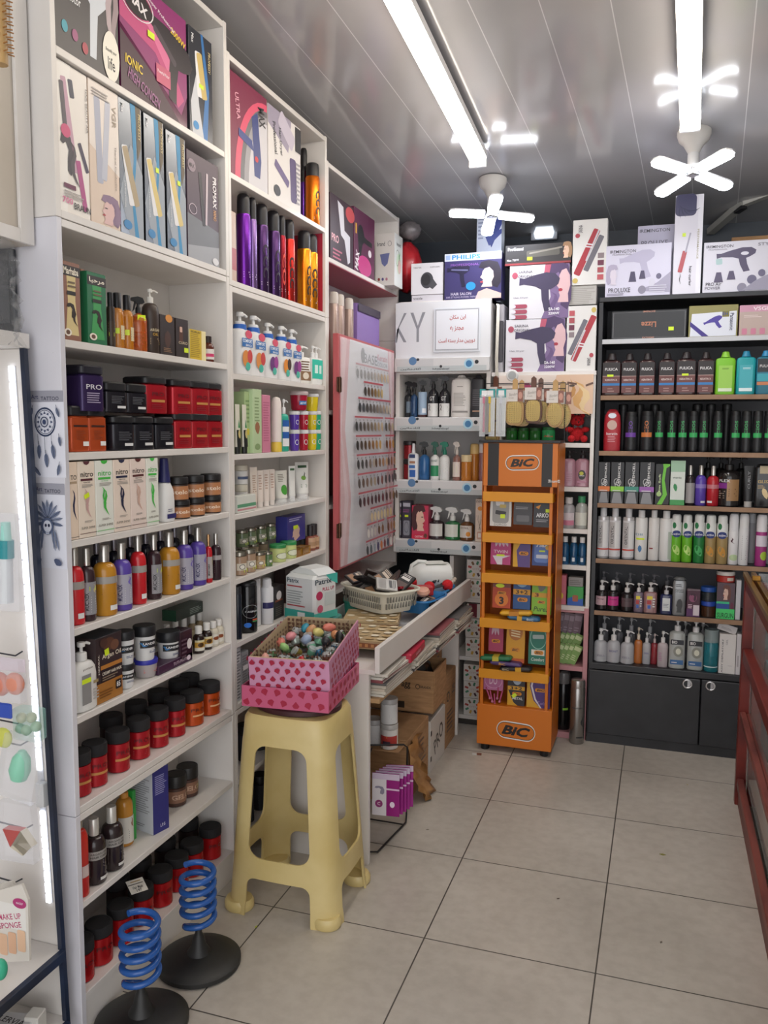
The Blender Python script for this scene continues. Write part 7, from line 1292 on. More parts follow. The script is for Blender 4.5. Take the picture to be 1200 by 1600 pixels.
# ============================================================ CREAM STOOL
def stool():
    seg = 64; H = .635
    def ring(f, z, infl=0):
        out = []
        for i in range(seg):
            a = 2*PI*i/seg; c, s = math.cos(a), math.sin(a); p = 3.6
            r = 1/((abs(c)**p+abs(s)**p)**(1/p)); bump = 1+.035*max(0, math.cos(4*(a-PI/4)))**3
            out.append((c*r*f*bump, s*r*f*bump, z))
        return out
    lv = [(.202, .0), (.199, .03), (.196, .045), (.178, .30), (.160, .54), (.156, .575), (.152, .62), (.143, H)]
    rings = [ring(f, z) for f, z in lv]; inn = [ring(f-.007, z if z < .6 else z-.008) for f, z in lv]
    mb = MB(); vs = [v for r in rings for v in r]+[v for r in inn for v in r]; n = len(lv); fs = []
    for k in range(n-1):
        for i in range(seg):
            j = (i+1) % seg; fs.append((k*seg+i, k*seg+j, (k+1)*seg+j, (k+1)*seg+i)); o = n*seg; fs.append((o+k*seg+i, o+(k+1)*seg+i, o+(k+1)*seg+j, o+k*seg+j))
    for i in range(seg): j = (i+1) % seg; fs.append((i, n*seg+i, n*seg+j, j))
    fs.append(tuple((n-1)*seg+i for i in range(seg))); fs.append(tuple(2*n*seg-1-i for i in range(seg)))
    mb.add(vs, fs, MAGN, True); me = mb.mesh('stool')
    o = bpy.data.objects.new('shell', me); COL.objects.link(o); cut = []
    def cutter(pts, ax):
        c = MB().prism(pts, -.4, .4, MAGN); q = bpy.data.objects.new('c', c.mesh()); COL.objects.link(q); q.hide_render = True
        if ax: q.rotation_euler = (0, 0, PI/2)
        cut.append(q)
    def rp(x0t, x0b, z0, z1, r):      # rounded trapezium
        P = []
        for (sx, z, w, a0) in ((1, z0+r, x0b, -90), (1, z1-r, x0t, 0), (-1, z1-r, x0t, 90), (-1, z0+r, x0b, 180)):
            for i in range(6): a = math.radians(a0+18*i); P.append((sx*(w-r)+r*math.cos(a), z+r*math.sin(a)))
        return P
    for ax in (0, 1):
        cutter(rp(.088, .104, .19, .545, .04), ax); cutter(rp(.108, .122, -.2, .125, .03), ax)
    bpy.context.view_layer.update()
    for q in cut: m = o.modifiers.new('b', 'BOOLEAN'); m.operation = 'DIFFERENCE'; m.object = q; m.solver = 'EXACT'
    dg = bpy.context.evaluated_depsgraph_get(); res = bpy.data.meshes.new_from_object(o.evaluated_get(dg))
    for q in cut+[o]: bpy.data.objects.remove(q)
    for p in res.polygons: p.use_smooth = True
    try: res.set_sharp_from_angle(angle=math.radians(35))
    except Exception: pass
    return res
SC = Vector((-1.083, 2.375, 0))
feet = []
for sx in (-1, 1):
    for sy in (-1, 1):
        feet.append(('foot', MB().lathe([(.044, 0), (.048, .006), (.048, .024), (.042, .034)], MAGN, sx*.150, sy*.150, 24).mesh()))
put([('stool_body', stool())]+feet+[('seat_cushion', MB().lathe([(.138, .6355), (.142, .638), (.142, .652), (.134, .658), (0, .658)], noisy('maroon_seat', '3a1c22', '48242a', 10, .4), seg=40, cap=False, sy=.9).mesh(), None, 'dark maroon round seat')],
    'plastic_stool', 'tall cream plastic stool with cut-out sides carrying a gift box', 'stool', SC, scale=(1.0, .88, 1))

# heart-patterned gift box
PK1 = 'cf94b4'; HRT = 'a82040'
def hearts(w, h, bg, s=.026):
    it = [('r', 0, 0, 1, 1, bg)]; nx = max(1, int(w/s)); nz = max(1, round(h/(s*.82)))
    for j in range(nz):
        for i in range(nx):
            x = (i+.5+(.5 if j % 2 else 0)-.1)/nx; z_ = (j+.5)/nz
            if x < .96: it.append(('s', [(.5, 0), (1, .62), (.8, .95), (.5, 1), (.2, .95), (0, .62)], x, z_, .62*s/w, .6*s/h, 20*((i+j) % 3-1)+(180 if (i+j) % 4 == 0 else 0), HRT))
    return it
def gbox(w, d, h, t, bg, inner, taper=.0, s=.026):
    mb = MB(); hw, hd = w/2, d/2
    mb.box(-hw, hw, -hd, -hd+t, 0, h, bg).box(-hw, hw, hd-t, hd, 0, h, bg).box(-hw, -hw+t, -hd+t, hd-t, 0, h, bg).box(hw-t, hw, -hd+t, hd-t, 0, h, bg).box(-hw+t, hw-t, -hd+t, hd-t, 0, t, bg)
    mb.art(hearts(w, h, bg, s), w, h, flat(hd)); mb.art(hearts(d, h, bg, s), d, h, right(hw)); mb.art(hearts(w, h, bg, s), w, h, back(hd)); mb.art(hearts(d, h, bg, s), d, h, left(hw))
    return mb, hw, hd
LIDM = MB(); lb, hw, hd = gbox(.284, .338, .066, .003, 'c85c80', None, s=.038)
lidc = Vector((-1.092, 2.430, .6595)); put(lb.mesh(), 'shallow_gift_box', 'shallow deep-pink heart-patterned box on the stool, under the tall one', 'gift box', lidc, math.radians(4.5))
ub, hw, hd = gbox(.258, .385, .13, .003, PK1, None, s=.031)
chk = [('r', 0, 0, 1, 1, 'cbb592')]+[('r', i/16, j/9, (i+.5)/16, (j+.5)/9, '6c4c3c') for i in range(16) for j in range(9)]+[('r', (i+.5)/16, (j+.5)/9, (i+1)/16, (j+1)/9, '6c4c3c') for i in range(16) for j in range(9)]
ub.art(chk, .25, .13, lambda x, z_, l: (x, hd-.003-l, z_+.003)); ub.art(chk, .38, .13, lambda x, z_, l: (-hw+.003+l, x, z_+.003)); ub.art(chk, .38, .13, lambda x, z_, l: (hw-.003-l, -x, z_+.003)); ub.art(chk, .25, .13, lambda x, z_, l: (-x, -hd+.003+l, z_+.003))
TI = math.radians(6.5); gc = Vector((-1.092, 2.468, .710))
GB = put(ub.mesh(), 'gift_box', 'open pink gift box with dark red hearts full of glitter pots', 'gift box', gc, rot=(TI, 0, math.radians(7)))
GMW = Matrix.Translation(gc) @ Matrix.Rotation(math.radians(7), 4, 'Z') @ Matrix.Rotation(TI, 4, 'X')
def pot(c): return [('pot', MB().lathe([(.013, 0), (.015, .004), (.015, .018), (.012, .02)], c+':s', seg=14).mesh()), ('lid', MB().lathe([(.0155, .0185), (.0155, .026), (.012, .028)], 'c9ced0:t', seg=14).mesh())]
POTS = [('5c7c54', 'green'), ('8c7a3a', 'gold'), ('3c6c8c', 'blue'), ('a88c7c', 'bronze'), ('a8b4ac', 'silver'), ('b85c5c', 'rose'), ('7cb89c', 'mint')]
PT = [pot(c) for c, _ in POTS]
random.seed(21)
for lay in range(3):
    for gx in range(6):
        for gy in range(8):
            if lay < 2 and (gx+gy) % 2: continue
            if lay == 2 and random.random() < .22: continue
            k = random.choice([0, 1, 2, 3, 4, 4, 5, 6]); x = -.1+.04*gx+random.uniform(-.004, .004); y = -.155+.042*gy+random.uniform(-.004, .004)
            p = GMW @ Vector((x*.92, y, .006+.032*lay+(.012 if lay == 2 else 0))); a = .12 if lay < 2 else .75
            put(PT[k], 'glitter_pot', POTS[k][1]+' glitter pot in the open heart-patterned gift box', 'pot', p, rot=(random.uniform(-a, a), random.uniform(-a, a), random.uniform(0, 6)), group=POTS[k][1]+' glitter pots in the gift box')
for k, (x, y, c, s3, w) in enumerate(((-.07, .05, 'd88a90', (.9, 1.5, .8), 'pink, in the left corner'), (-.085, -.01, 'd07868', (.8, 1.3, .8), 'coral, at the left wall'), (.045, .12, 'd87c6c', (1.5, .8, .8), 'salmon, at the back'), (.02, .07, 'd8cc7c', (1.5, .9, .8), 'pale yellow, at the centre'), (.075, .085, 'd89468', (1.2, .9, .8), 'orange, at the right'), (-.02, .12, 'c89468', (.9, .9, 1.2), 'tan, at the back left'), (-.045, .135, '2c8ca4', (.7, .8, 1.3), 'teal, in the back corner'), (-.01, .03, '9cacc8', (1, .9, .9), 'light blue, at the centre'), (-.06, -.05, '9cc87c', (.7, 1, .9), 'light green, at the left'), (.03, -.175, 'b81c24', (1.4, .6, .8), 'bright red, at the front wall'), (-.085, -.165, 'd89c8c', (1.3, .9, .7), 'peach, in the front left corner'), (.10, .05, '161418', (1.6, .9, .8), 'black and fluffy, at the right wall'), (.06, .02, '2c2a30', (1.0, 1, .8), 'dark grey, right of centre'))):
    p = GMW @ Vector((x, y, .112+(.012 if k in (2, 3) else 0)))
    put(MB().ball((0, 0, 0), .018, c, 14, 9, s3, .06).mesh(), 'makeup_sponge', 'soft sponge, '+w+' of the gift box', 'sponge', p, rot=(.2*k, .1*k, .5*k))

# ============================================================ BLUE COIL HOLDERS
BLU = M('2f66b8:g'); BLU.node_tree.nodes['Principled BSDF'].inputs['Transmission Weight'].default_value = .25
RUB = noisy('black_rubber', '1b1c1d', '2e2e2d', 7, .5, bump=.1)
dk = MB().lathe([(.108, 0), (.118, .004), (.118, .016), (.108, .024), (.075, .031), (.05, .034), (.034, .036), (.022, .055), (.015, .085), (.010, .092), (.009, .115), (0, .116)], RUB, seg=44, cap=False).mesh()
h = []; N = 4.8; st = 170
for i in range(st+1):
    t = i/st; a = 2*PI*N*t; h.append((.045*math.cos(a), .045*math.sin(a), .130+.153*t**.95))
co = MB().tube([(0, 0, .112), (.02, 0, .12)]+h, .0085, BLU, 10).mesh()
for k, (x, y, r, w) in enumerate(((-1.205, 1.952, -2.06, 'rear one, with its round base against the shelves'), (-1.214, 1.690, -2.2, 'front one, nearest the camera'))):
    put([('round_base', dk), ('coil', co, None, 'glossy blue plastic coil')], 'coil_holder', 'blue spiral holder on a black disc, '+w, 'dryer holder', (x, y, 0), r)

# ============================================================ ORANGE RAZOR STAND
OR = 'd2741c'; OR2 = 'e0961c'
BX0, BX1, BY0, BY1 = -.800, -.448, 3.79, 4.055
BW = BX1-BX0; bcx = (BX0+BX1)/2
def bic(cx, cz, w, h, out='e6e2dc'): return [('s', PILL, cx, cz, w, h, 0, out), ('s', PILL, cx, cz, w*.955, h*.86, 0, '2c211c'), ('s', PILL, cx, cz, w*.935, h*.80, 0, OR), ('t', 'BiC', cx, cz, w*.72, h*.52, '211a17', 0, .045, .28)]
base = MB().rbox(BX0, BX1, BY0, BY1, .03, .225, OR, .002)
base.art([('s', PILL, .53, .42, .52, .44, -3, 'e6e2dc'), ('s', PILL, .53, .42, .50, .38, -3, '2c211c'), ('s', PILL, .53, .42, .485, .35, -3, OR), ('t', 'BiC', .53, .42, .38, .24, '211a17', -3, .045, .28)], BW, .195, flat(-BY0, .03, bcx))
sgn = MB().rbox(BX0+.012, BX1-.002, BY0-.004, BY0+.014, 1.265, 1.462, OR, .001)
sgn.art([('r', .06, 0, .21, 1, '1f1c1c'), ('r', .79, 0, .93, 1, '1f1c1c'), ('s', PILL, .53, .55, .46, .36, 2, 'e6e2dc'), ('s', PILL, .53, .55, .44, .31, 2, '2c211c'), ('s', PILL, .53, .55, .425, .285, 2, OR), ('t', 'BiC', .53, .55, .33, .19, '211a17', 2, .045, .28),
         ('t', 'BiC', .955, .14, .06, .16, 'e6e2dc', 90)], BW-.014, .195, flat(-BY0+.004, 1.266, bcx+.005))
P = [('base_box', base.mesh()), ('sign_board', sgn.mesh()), ('side_panel', MB().rbox(BX0, BX0+.004, BY0+.03, BY1, .225, 1.46, OR, .0008).mesh()), ('side_panel', MB().rbox(BX1-.004, BX1, BY0+.03, BY1, .225, 1.46, OR, .0008).mesh()),
     ('back_panel', MB().box(BX0+.004, BX1-.004, BY1-.006, BY1-.001, .225, 1.46, 'b8601a').mesh())]
for sx in (BX0+.035, BX1-.035):
    for sy in (BY0+.03, BY1-.03): P.append(('caster', MB().lathe([(.018, 0), (.02, .006), (.02, .024), (.012, .0298)], '1a1a1c', sx, sy, 14).mesh()))
LIP = [1.238, 1.047, .857, .643, .400]; 
for i, zt_ in enumerate(LIP):
    w0 = BX0+.012-(.0 if i < 3 else .006); w1 = BX1-.020
    t = MB().rbox(w0, w1, BY0-.006, BY0-.003, zt_-.045, zt_, OR2, .0008); t.rbox(w0, w1, BY0-.003, BY0+.11, zt_-.006, zt_-.003, OR2, .0008) if i else None
    for x in (w0, w1-.003): t.rbox(x, x+.003, BY0-.003, BY0+.11, zt_-.045, zt_-.0065, OR2, .0008)
    P.append(('tray', t.mesh()))
for x in (BX0+.020, BX1-.028): P.append(('front_post', MB().rbox(x-.007, x+.007, BY0+.001, BY0+.012, .225, 1.265, OR, .001).mesh()))
put(P, 'razor_stand', 'orange razor display stand with five trays and a logo on its base', 'display stand', (0, 0, 0))
def pack(w, h, c, art, t=.016, clear_=None):
    m = MB(); pr = [(-w/2, 0), (w/2, 0), (w/2*1.02, h*.45), (w/2*.97, h*.9), (w/2*.7, h), (-w/2*.7, h), (-w/2*.97, h*.9), (-w/2*1.02, h*.45)]
    m.prism(pr, -t/2, t/2, c); m.art(art, w, h, flat(t/2)); return m.mesh()
RZ = lambda c: [('s', [(0, .3), (1, 0), (1, .4), (0, .7)], .5, .8, .5, .07, 0, c), ('s', [(0, 0), (1, 0), (.8, 1), (.2, 1)], .5, .62, .12, .3, 8, c)]
LOGO = lambda cx, cz, w=.5, h=.13: [('s', PILL, cx, cz, w, h, 0, 'd88a20'), ('t', 'BiC', cx, cz, w*.7, h*.6, '1f1a18', 0, .03, .25)]
def pk(u0, u1, v0, v1, c, art, label, y=BY0+.02, rot=None, nm='razor_pack'):
    A = ony(u0, v1, y); B_ = ony(u1, v0, y); w = B_.x-A.x; zc = (A.z+B_.z)/2; lo = max([l for l in LIP if l < zc]+[.226]); hi = min(l for l in LIP if l > zc); A.z = max(A.z, lo-.002); h = min(B_.z, hi-.008)-A.z
    put(pack(w*.97, h, c, art), nm, label, 'razor pack', ((A.x+B_.x)/2, y+.02, A.z), rot=rot or (-.08, 0, 0))
pk(764, 799, 771, 822, 'd9d8d4', [('s', RR, .5, .5, .78, .82, 0, '9a9a98'), ('s', RR, .45, .72, .4, .2, 10, 'dadada'), ('s', RR, .5, .4, .5, .12, -8, '3c3c3e'), ('s', RR, .6, .6, .3, .1, 0, 'c8b060'), sticker(.6, .3, .22, .12), ('t', 'DORCO', .5, .05, .6, .06, '8a8a88')], 'white-framed razor blister, left in the top tray of the stand')
pk(801, 832, 770, 820, '4a4a4e', [('s', FEATHER, .4+.1*k, .83, .1, .25, 8*k, 'c8c8cc') if k < 3 else sticker(.7, .88, .25, .1) for k in range(4)]+[('l', .1, .5, .9, .6, 2, 'a0a0a4'), ('s', RR, .5, .2, .7, .2, 0, '6c6c70')], 'grey razor pack with silver razors, middle in the top tray')
pk(832, 862, 770, 824, '33343a', [('s', WAVE, .4, .8, .6, .2, 30, '5c6cb0'), ('t', 'ARKO', .5, .36, .7, .13, 'e0e0e2', 0, .02), ('l', .15, .16, .9, .26, 2, '9a9aa0'), ('p', [(.1, .6), (.4, .68), (.3, .54)], 'd89030'), sticker(.8, .5, .25, .1)], 'dark grey razor pack reading ARKO, right in the top tray')
pk(765, 798, 830, 882, 'b83c78', [('s', FEATHER, .3+.15*k, .75, .2, .35, 12*(k-1), 'd8c0d0') for k in range(4)]+[('t', 'TWIN', .5, .42, .7, .1, 'e8c8d8'), ('p', [(.35, .0), (.6, .0), (.6, .2), (1, .3), (.6, .3), (.1, .28)], 'd8d0d8'), sticker(.5, .3, .4, .06)], 'pink razor pack with silver razors, left in the second tray')
pk(800, 829, 826, 886, 'd8a420', [('p', [(.3, 0), (1, 0), (1, .95), (.6, .9), (.2, .5)], '5c4484'), ('s', WAVE, .65, .8, .5, .25, 20, 'b8b4c8')]+LOGO(.62, .42, .55, .12), 'yellow and purple razor bag, middle in the second tray')
pk(830, 863, 828, 884, '2c4484', [('s', RR, .5, .5, .8, .8, 0, '5c78b8'), ('t', 'Flex', .5, .68, .6, .14, 'e8e8ee', 0, .03, .2), ('s', RR, .5, .3, .6, .12, 0, 'c8ccd8'), ('e', .8, .6, .14, .08, 'd8a840'), sticker(.5, .48, .3, .05)]+LOGO(.4, .84, .4, .09), 'blue razor pack reading Flex, right in the second tray')
pk(768, 798, 895, 950, 'b8441c', [('r', 0, .6, 1, .8, '7c3c30'), ('e', .4, .65, .25, .06, YEL), ('e', .5, .25, .38, .2, 'd87c28'), ('t', '3', .5, .22, .26, .22, '2c1c16', 0, .04)]+LOGO(.5, .44, .5, .1), 'orange-red razor bag marked 3, left in the third tray')
pk(800, 829, 898, 952, '24508c', [('e', .5, .8, .34, .16, '8cb4d4'), ('r', 0, .42, 1, .58, 'd89a20'), ('t', '3+2', .5, .5, .7, .12, '1f1a18', 0, .02)]+LOGO(.55, .28, .6, .12), 'blue razor bag marked 3+2, middle in the third tray')
pk(829, 862, 895, 960, '86b82c', [('s', FEATHER, .5, .72, .6, .2, 80, '6c6c64'), ('r', 0, .44, 1, .56, 'd8a020'), ('t', '3  1', .5, .5, .7, .1, '6c1c14', 0, .02), ('t', 'Pure3', .5, .14, .8, .13, '3c5c14', 0, .02, .25)]+LOGO(.5, .32, .4, .08), 'lime green razor bag reading Pure3, right in the third tray')
pk(762, 786, 974, 1018, 'a83c60', [('s', FEATHER, .3+.15*k, .75, .2, .4, 12*(k-1), 'c8a8b8') for k in range(3)]+LOGO(.5, .35, .6, .12), 'rose razor bag, left in the fourth tray')
pk(789, 820, 972, 1035, 'd89a24', [('e', .5, .72, .38, .2, 'b8702c')]+[('s', RR, .5, .62+.06*k, .5, .03, -8, 'e8d0a0') for k in range(4)]+[('r', 0, 0, 1, .1, 'c85c24')]+LOGO(.5, .3, .5, .1), 'yellow-orange razor bag, middle in the fourth tray')
pk(824, 856, 978, 1038, '1f7460', [('o', .5, .65, .44, .28, .08, '8cc0b0'), ('s', RR, .5, .68, .6, .1, 4, 'a8b8b4'), ('r', .15, .22, .85, .36, 'e0dcd0'), ('t', 'Comfort', .5, .12, .7, .08, 'd8e0d8', 0, .01, .2)]+LOGO(.55, .29, .5, .1), 'teal razor bag reading Comfort, right in the fourth tray')
pk(754, 786, 1052, 1078, 'b86c98', [('t', 'DO', .5, .5, .4, .4, 'e0c0d4', 0, .02), ('o', .5, .5, .45, .4, .06, 'd8a8c8')], 'pink round card with small pink razors hanging in the lowest tray')
for k in range(5):
    q = ony(762+5*k, 1083+5*(k % 3), BY0+.03)
    put(MB().tube([(0, 0, .03), (.002, 0, .0), (.004, -.002, -.02)], .004, 'b8507c', 6).ball((.004, -.003, -.024), .007, 'c87c9c', 8, 6).mesh(), 'pink_razor', 'small pink razor, %s in the cluster under the round card' % ORD[k], 'razor', q, rot=(0, .15*(k-2), 0))
pk(791, 820, 1054, 1112, '26242a', [('p', [(0, 0), (0, .5), (.35, .1), (.6, 0)], 'd8a420'), ('e', .55, .82, .28, .2, 'a8b4c0'), ('r', 0, .46, 1, .58, 'd8a020'), ('t', '3+2', .5, .52, .7, .1, '1f1a18', 0, .02), ('t', 'METAL', .6, .22, .6, .08, 'e0e0e0')]+LOGO(.55, .36, .55, .1)+[sticker(.4, .3, .28, .1, 40)], 'black razor bag marked 3+2 METAL, middle in the lowest tray')
pk(821, 860, 1054, 1114, '4c2c78', [('p', [(0, 1), (.25, 1), (.12, .6), (.3, .2), (.6, 0), (0, 0)], 'd8a420'), ('p', [(.27, .95), (.16, .6), (.34, .22), (.6, 0), (.66, 0), (.4, .25), (.24, .6), (.33, .95)], 'dcd8e0'), ('s', WAVE, .6, .75, .5, .2, 60, 'b8b0c8'), ('t', 'Twin', .65, .14, .4, .1, '8c74b0')]+LOGO(.6, .5, .5, .1), 'purple and yellow razor bag, right in the lowest tray')
def lyp(c, art): m = MB(); m.rbox(-.075, .075, -.03, .03, 0, .02, c, .008); m.art(art, .15, .02, flat(.03)); m.art(art, .15, .06, lambda x, z_, l: (x, z_-.03, .02+l)); return m.mesh()
for (u, v, c, art, lb_) in ((806, 957, 'd8a01c', [('r', .3, 0, .6, 1, 'c88018')], 'yellow razor bag lying in the fourth tray lip'), (818, 963, '24608c', [('r', .3, 0, .45, 1, 'd8a020'), ('t', 'BiC', .7, .5, .2, .5, 'c8d8e0')], 'blue razor bag lying beneath the yellow one'), (775, 1020, '1f7048', [('r', .4, 0, .6, 1, 'c8b840')], 'green crinkled razor bag lying on the lowest tray'), (790, 1029, '4c3470', [('t', 'BiC', .4, .5, .2, .5, 'd8a020')], 'violet razor bag lying on the lowest tray'), (806, 1037, '242226', [('r', .5, 0, .68, 1, 'd8a020'), ('t', 'BiC', .2, .5, .2, .5, 'b8a888')], 'black razor bag lying on the lowest tray')):
    q = ony(u, v, BY0+.0); put(lyp(c, art), 'razor_pack', lb_, 'razor pack', (q.x, BY0+.034-.02, max([l for l in LIP if l < q.z+.03])+(.001 if v in (963, 1037) else .022 if v != 1020 else .043)), rot=(0, random.uniform(-.06, .06), random.uniform(-.08, .08)))

# rack of brushes on top
ZT = 1.463
rk = MB().rbox(BX0-.01, BX1+.01, BY0-.01, BY0+.16, ZT, ZT+.012, '1f1f22', .002)
wires = MB()
for y in (BY0+.03, BY0+.14): wires.tube([(BX0+.01, y, ZT+.01), (BX0+.01, y, ZT+.27), (BX1+.03-.01, y, ZT+.27), (BX1+.02, y, ZT+.01)], .0025, '2c2c2e', 6)
wires.tube([(BX0+.01, BY0+.03, ZT+.245), (BX1+.02, BY0+.03, ZT+.245)], .002, '2c2c2e', 6)
put([('tray', rk.mesh()), ('wire_frame', wires.mesh())], 'wire_rack', 'black wire rack of hairbrushes on top of the orange stand', 'rack', (0, 0, 0))
WD1, WD2 = noisy('light_bamboo', 'b08a58', 'c9a46c', 20, .45, (1, 1, .2)), noisy('dark_wood', '4c2e20', '6a4230', 20, .4, (1, 1, .2))
def brush(hw_, hh, wood, oval_, card=True):
    pts = []; n = 24; p = 2 if oval_ else 3.4
    for i in range(n): a = 2*PI*i/n; c, s = math.cos(a), math.sin(a); pts.append((math.copysign(abs(c)**(2/p), c)*hw_, -.10+math.copysign(abs(s)**(2/p), s)*hh))
    hd_ = MB().prism(pts, -.006, .006, wood)
    pad = MB().prism([(x*.8, -.10+(z_+.10)*.84) for x, z_ in pts], -.011, -.0055, 'c9b06c')
    bm_ = MB(); 
    nx, nz = 7, 11
    for i in range(nx):
        for j in range(nz):
            x = (i/(nx-1)*2-1)*hw_*.7; z_ = (j/(nz-1)*2-1)*hh*.76
            if abs(x/hw_)**p+abs(z_/hh)**p < .72: bm_.tube([(x, -.010, -.10+z_), (x*1.12, -.026, -.10+z_*1.06)], .0012, 'd0bc7c', 4)
    hdl = MB().prism([(-.009, -.10+hh-.004), (.009, -.10+hh-.004), (.012, .0), (.011, .045), (0, .055), (-.011, .045), (-.012, .0)], -.006, .006, wood)
    P = [('brush_head', hd_.mesh()), ('pad', pad.mesh()), ('bristles', bm_.mesh()), ('handle', hdl.mesh())]
    if card:
        cd_ = MB().box(-.038, .038, -.0125, -.0115, -.05, .004, 'd8d2ce'); cd_.art([('t', 'Blenders', .42, .6, .5, .24, '8c8480', 8, .0, .3), ('r', .68, 0, 1, 1, '8c5c50'), ('e', .84, .5, .12, .3, 'c89484'), ('t', 'brush', .3, .3, .3, .1, 'a09890')], .076, .054, flat(.0125, -.05)); P.append(('card', cd_.mesh()))
    return P
bs1 = brush(.042, .058, WD1, False); bs2 = brush(.040, .056, WD2, False); bs3 = brush(.040, .060, WD1, True)
def hang(P, u, v, yo, label, rz=0): q = ony(u, v, BY0+yo); put(P, 'hairbrush', label, 'hairbrush', q, rot=(0, 0, rz))
hang(bs1, 805, 610, .0, 'square bamboo paddle brush with card, front left on the rack'); hang(bs2, 834, 607, -.005, 'square dark wood paddle brush with card, front middle on the rack'); hang(bs3, 868, 612, .0, 'oval bamboo brush with card, front right on the rack')
hang(bs1, 815, 612, .045, 'square bamboo brush behind the front left one', .2); hang(bs2, 845, 609, .045, 'square dark wood brush behind the front middle one', .2); hang(bs3, 879, 614, .045, 'oval bamboo brush behind the front right one', .25)
hang(bs2, 775, 606, .03, 'dark wood brush behind the toothbrush packs', -.3); hang(bs1, 770, 640, .06, 'bamboo brush low behind the toothbrush packs', -.5)
def tbp(c): 
    m = MB().box(-.022, .022, 0, .001, 0, .215, 'd9dde0'); m.art([('r', 0, .82, 1, 1, '2c9a9c'), ('r', .2, .84, .8, .97, 'e6e8ea'), ('r', 0, 0, 1, .12, 'c8ccd0')], .044, .215, flat(0))
    b = MB().tube([(0, -.008, .02), (0, -.008, .12), (0, -.008, .15)], [.005, .004, .003], c, 8).box(-.005, .005, -.016, -.006, .15, .18, c)
    f = MB().rbox(-.018, .018, -.014, -.002, .01, .19, 'e8ecee:c', .003)
    return [('card', m.mesh()), ('toothbrush', b.mesh()), ('blister', f.mesh())]
for u, c, w in ((765, 'd8b828', 'yellow toothbrush in a blister, left on the brush rack'), (782, 'c8ccd4', 'silver toothbrush in a blister, beside the yellow one'), (756, 'c87890', 'pink toothbrush in a blister, at the rack edge')):
    q = ony(u, 682, BY0-.02); put(tbp(c), 'toothbrush_pack', w, 'toothbrush', q)
hk1 = MB()
put(MB().lathe([(.0, 0), (.026, 0), (.028, .004), (.028, .010), (.024, .014), (0, .014)], 'dcdcdc', seg=24, cap=False).lathe([(.019, .0142), (.019, .0146), (0, .0146)], 'a8acae', seg=20, cap=False).mesh(), 'round_socket', 'small round white socket above the hanging brushes', 'socket', ony(801, 587, BY0+.12), rot=(PI/2, 0, 0))

# ============================================================ RED COUNTER AT THE RIGHT
RD = noisy('worn_red_paint', '5e1a14', '78261d', 10, .38, (1, .3, 1), bump=.1); RD2 = noisy('scuffed_red_rail', '64302b', '84443b', 22, .5, (1, .15, 1), lo=.4, hi=.6); GLD = noisy('brass_channel', '8c6424', 'b98c3c', 12, .28, (1, .2, 1)); GLD.node_tree.nodes['Principled BSDF'].inputs['Metallic'].default_value = .7
GX, GY0, GY1 = .325, 1.35, 3.60
P = [('post', MB().rbox(GX, GX+.04, GY1-.045, GY1, 0, .935, RD, .002).mesh()), ('post', MB().rbox(GX+.045, GX+.085, GY1-.04, GY1-.005, 0, .92, RD, .002).mesh()), ('post', MB().rbox(GX, GX+.04, GY0, GY0+.04, 0, .935, RD, .002).mesh()),
     ('rail', MB().rbox(GX+.004, GX+.05, GY0+.04, GY1-.046, .60, .655, RD, .003).mesh()), ('rail', MB().rbox(GX+.004, GX+.026, GY0+.04, GY1-.046, .365, .395, RD2, .003).mesh()), ('rail', MB().rbox(GX+.028, GX+.05, GY0+.04, GY1-.046, .360, .39, RD2, .003).mesh()),
     ('rail', MB().rbox(GX+.004, GX+.03, GY0+.04, GY1-.046, .08, .115, RD2, .003).mesh()), ('kick_panel', MB().rbox(GX+.012, GX+.02, GY0+.04, GY1-.046, .0, .08, RD2, .001).mesh()), ('top_rail', MB().rbox(GX+.002, GX+.05, GY0+.04, GY1-.046, .89, .93, RD, .003).mesh())]
for s in (0, .03): P.append(('brass_channel', MB().rbox(GX-.004+s, GX+.014+s, GY0, GY1+.02, .934, .955, GLD, .002).mesh()))
P.append(('brass_corner', MB().rbox(GX+.010, GX+.040, GY1-.20, GY1-.185, .9555, .975, GLD, .002).mesh()))
P.append(('glass_pane', MB().box(GX+.036, GX+.039, GY0+.04, GY1-.046, .12, .89, 'dfe8e6:c').mesh())); P.append(('glass_top', MB().box(GX+.052, .80, GY0, GY1, .945, .953, 'dfe8e6:c').mesh()))
P.append(('side_frame', MB().rbox(GX+.085, .82, GY1-.035, GY1-.005, .60, .65, RD, .002).mesh())); P.append(('floor_board', MB().rbox(GX+.05, .80, GY0+.04, GY1-.046, .10, .115, 'a89c90', .001).mesh())); P.append(('glass_shelf', MB().box(GX+.052, .80, GY0+.04, GY1-.046, .50, .506, 'cfe0dc:c').mesh()))
P.append(('post', MB().rbox(.80, .84, GY1-.045, GY1, 0, .935, RD, .002).mesh()))
put(P, 'display_counter', 'red-framed glass display counter with a brass top edge at the right', 'counter', (0, 0, 0))
for k, (x, y, w, h, c, nm) in enumerate(((.44, 3.30, .10, .16, '5c8c94', 'teal box'), (.44, 3.05, .10, .2, 'c8b8a4', 'cream box'), (.44, 2.80, .10, .14, '8c98a4', 'grey-blue box'), (.46, 3.2, .12, .14, 'c9beb0', 'beige box'))):
    put(carton(w, .1, h, c, [('l', .1, .2, .9, .8, 5, 'a09890')]), 'boxed_item', nm+' inside the glass counter', 'box', (x, y, .507 if k < 3 else .1155), PI/2+.1*k)
pg = MB().rbox(-.04, .04, -.03, .03, 0, .09, '8c6878', .012).box(-.03, .0, -.0325, -.0305, .01, .085, 'e2e2e6').box(.012, .03, -.0325, -.0305, .01, .085, 'c4a4b4')
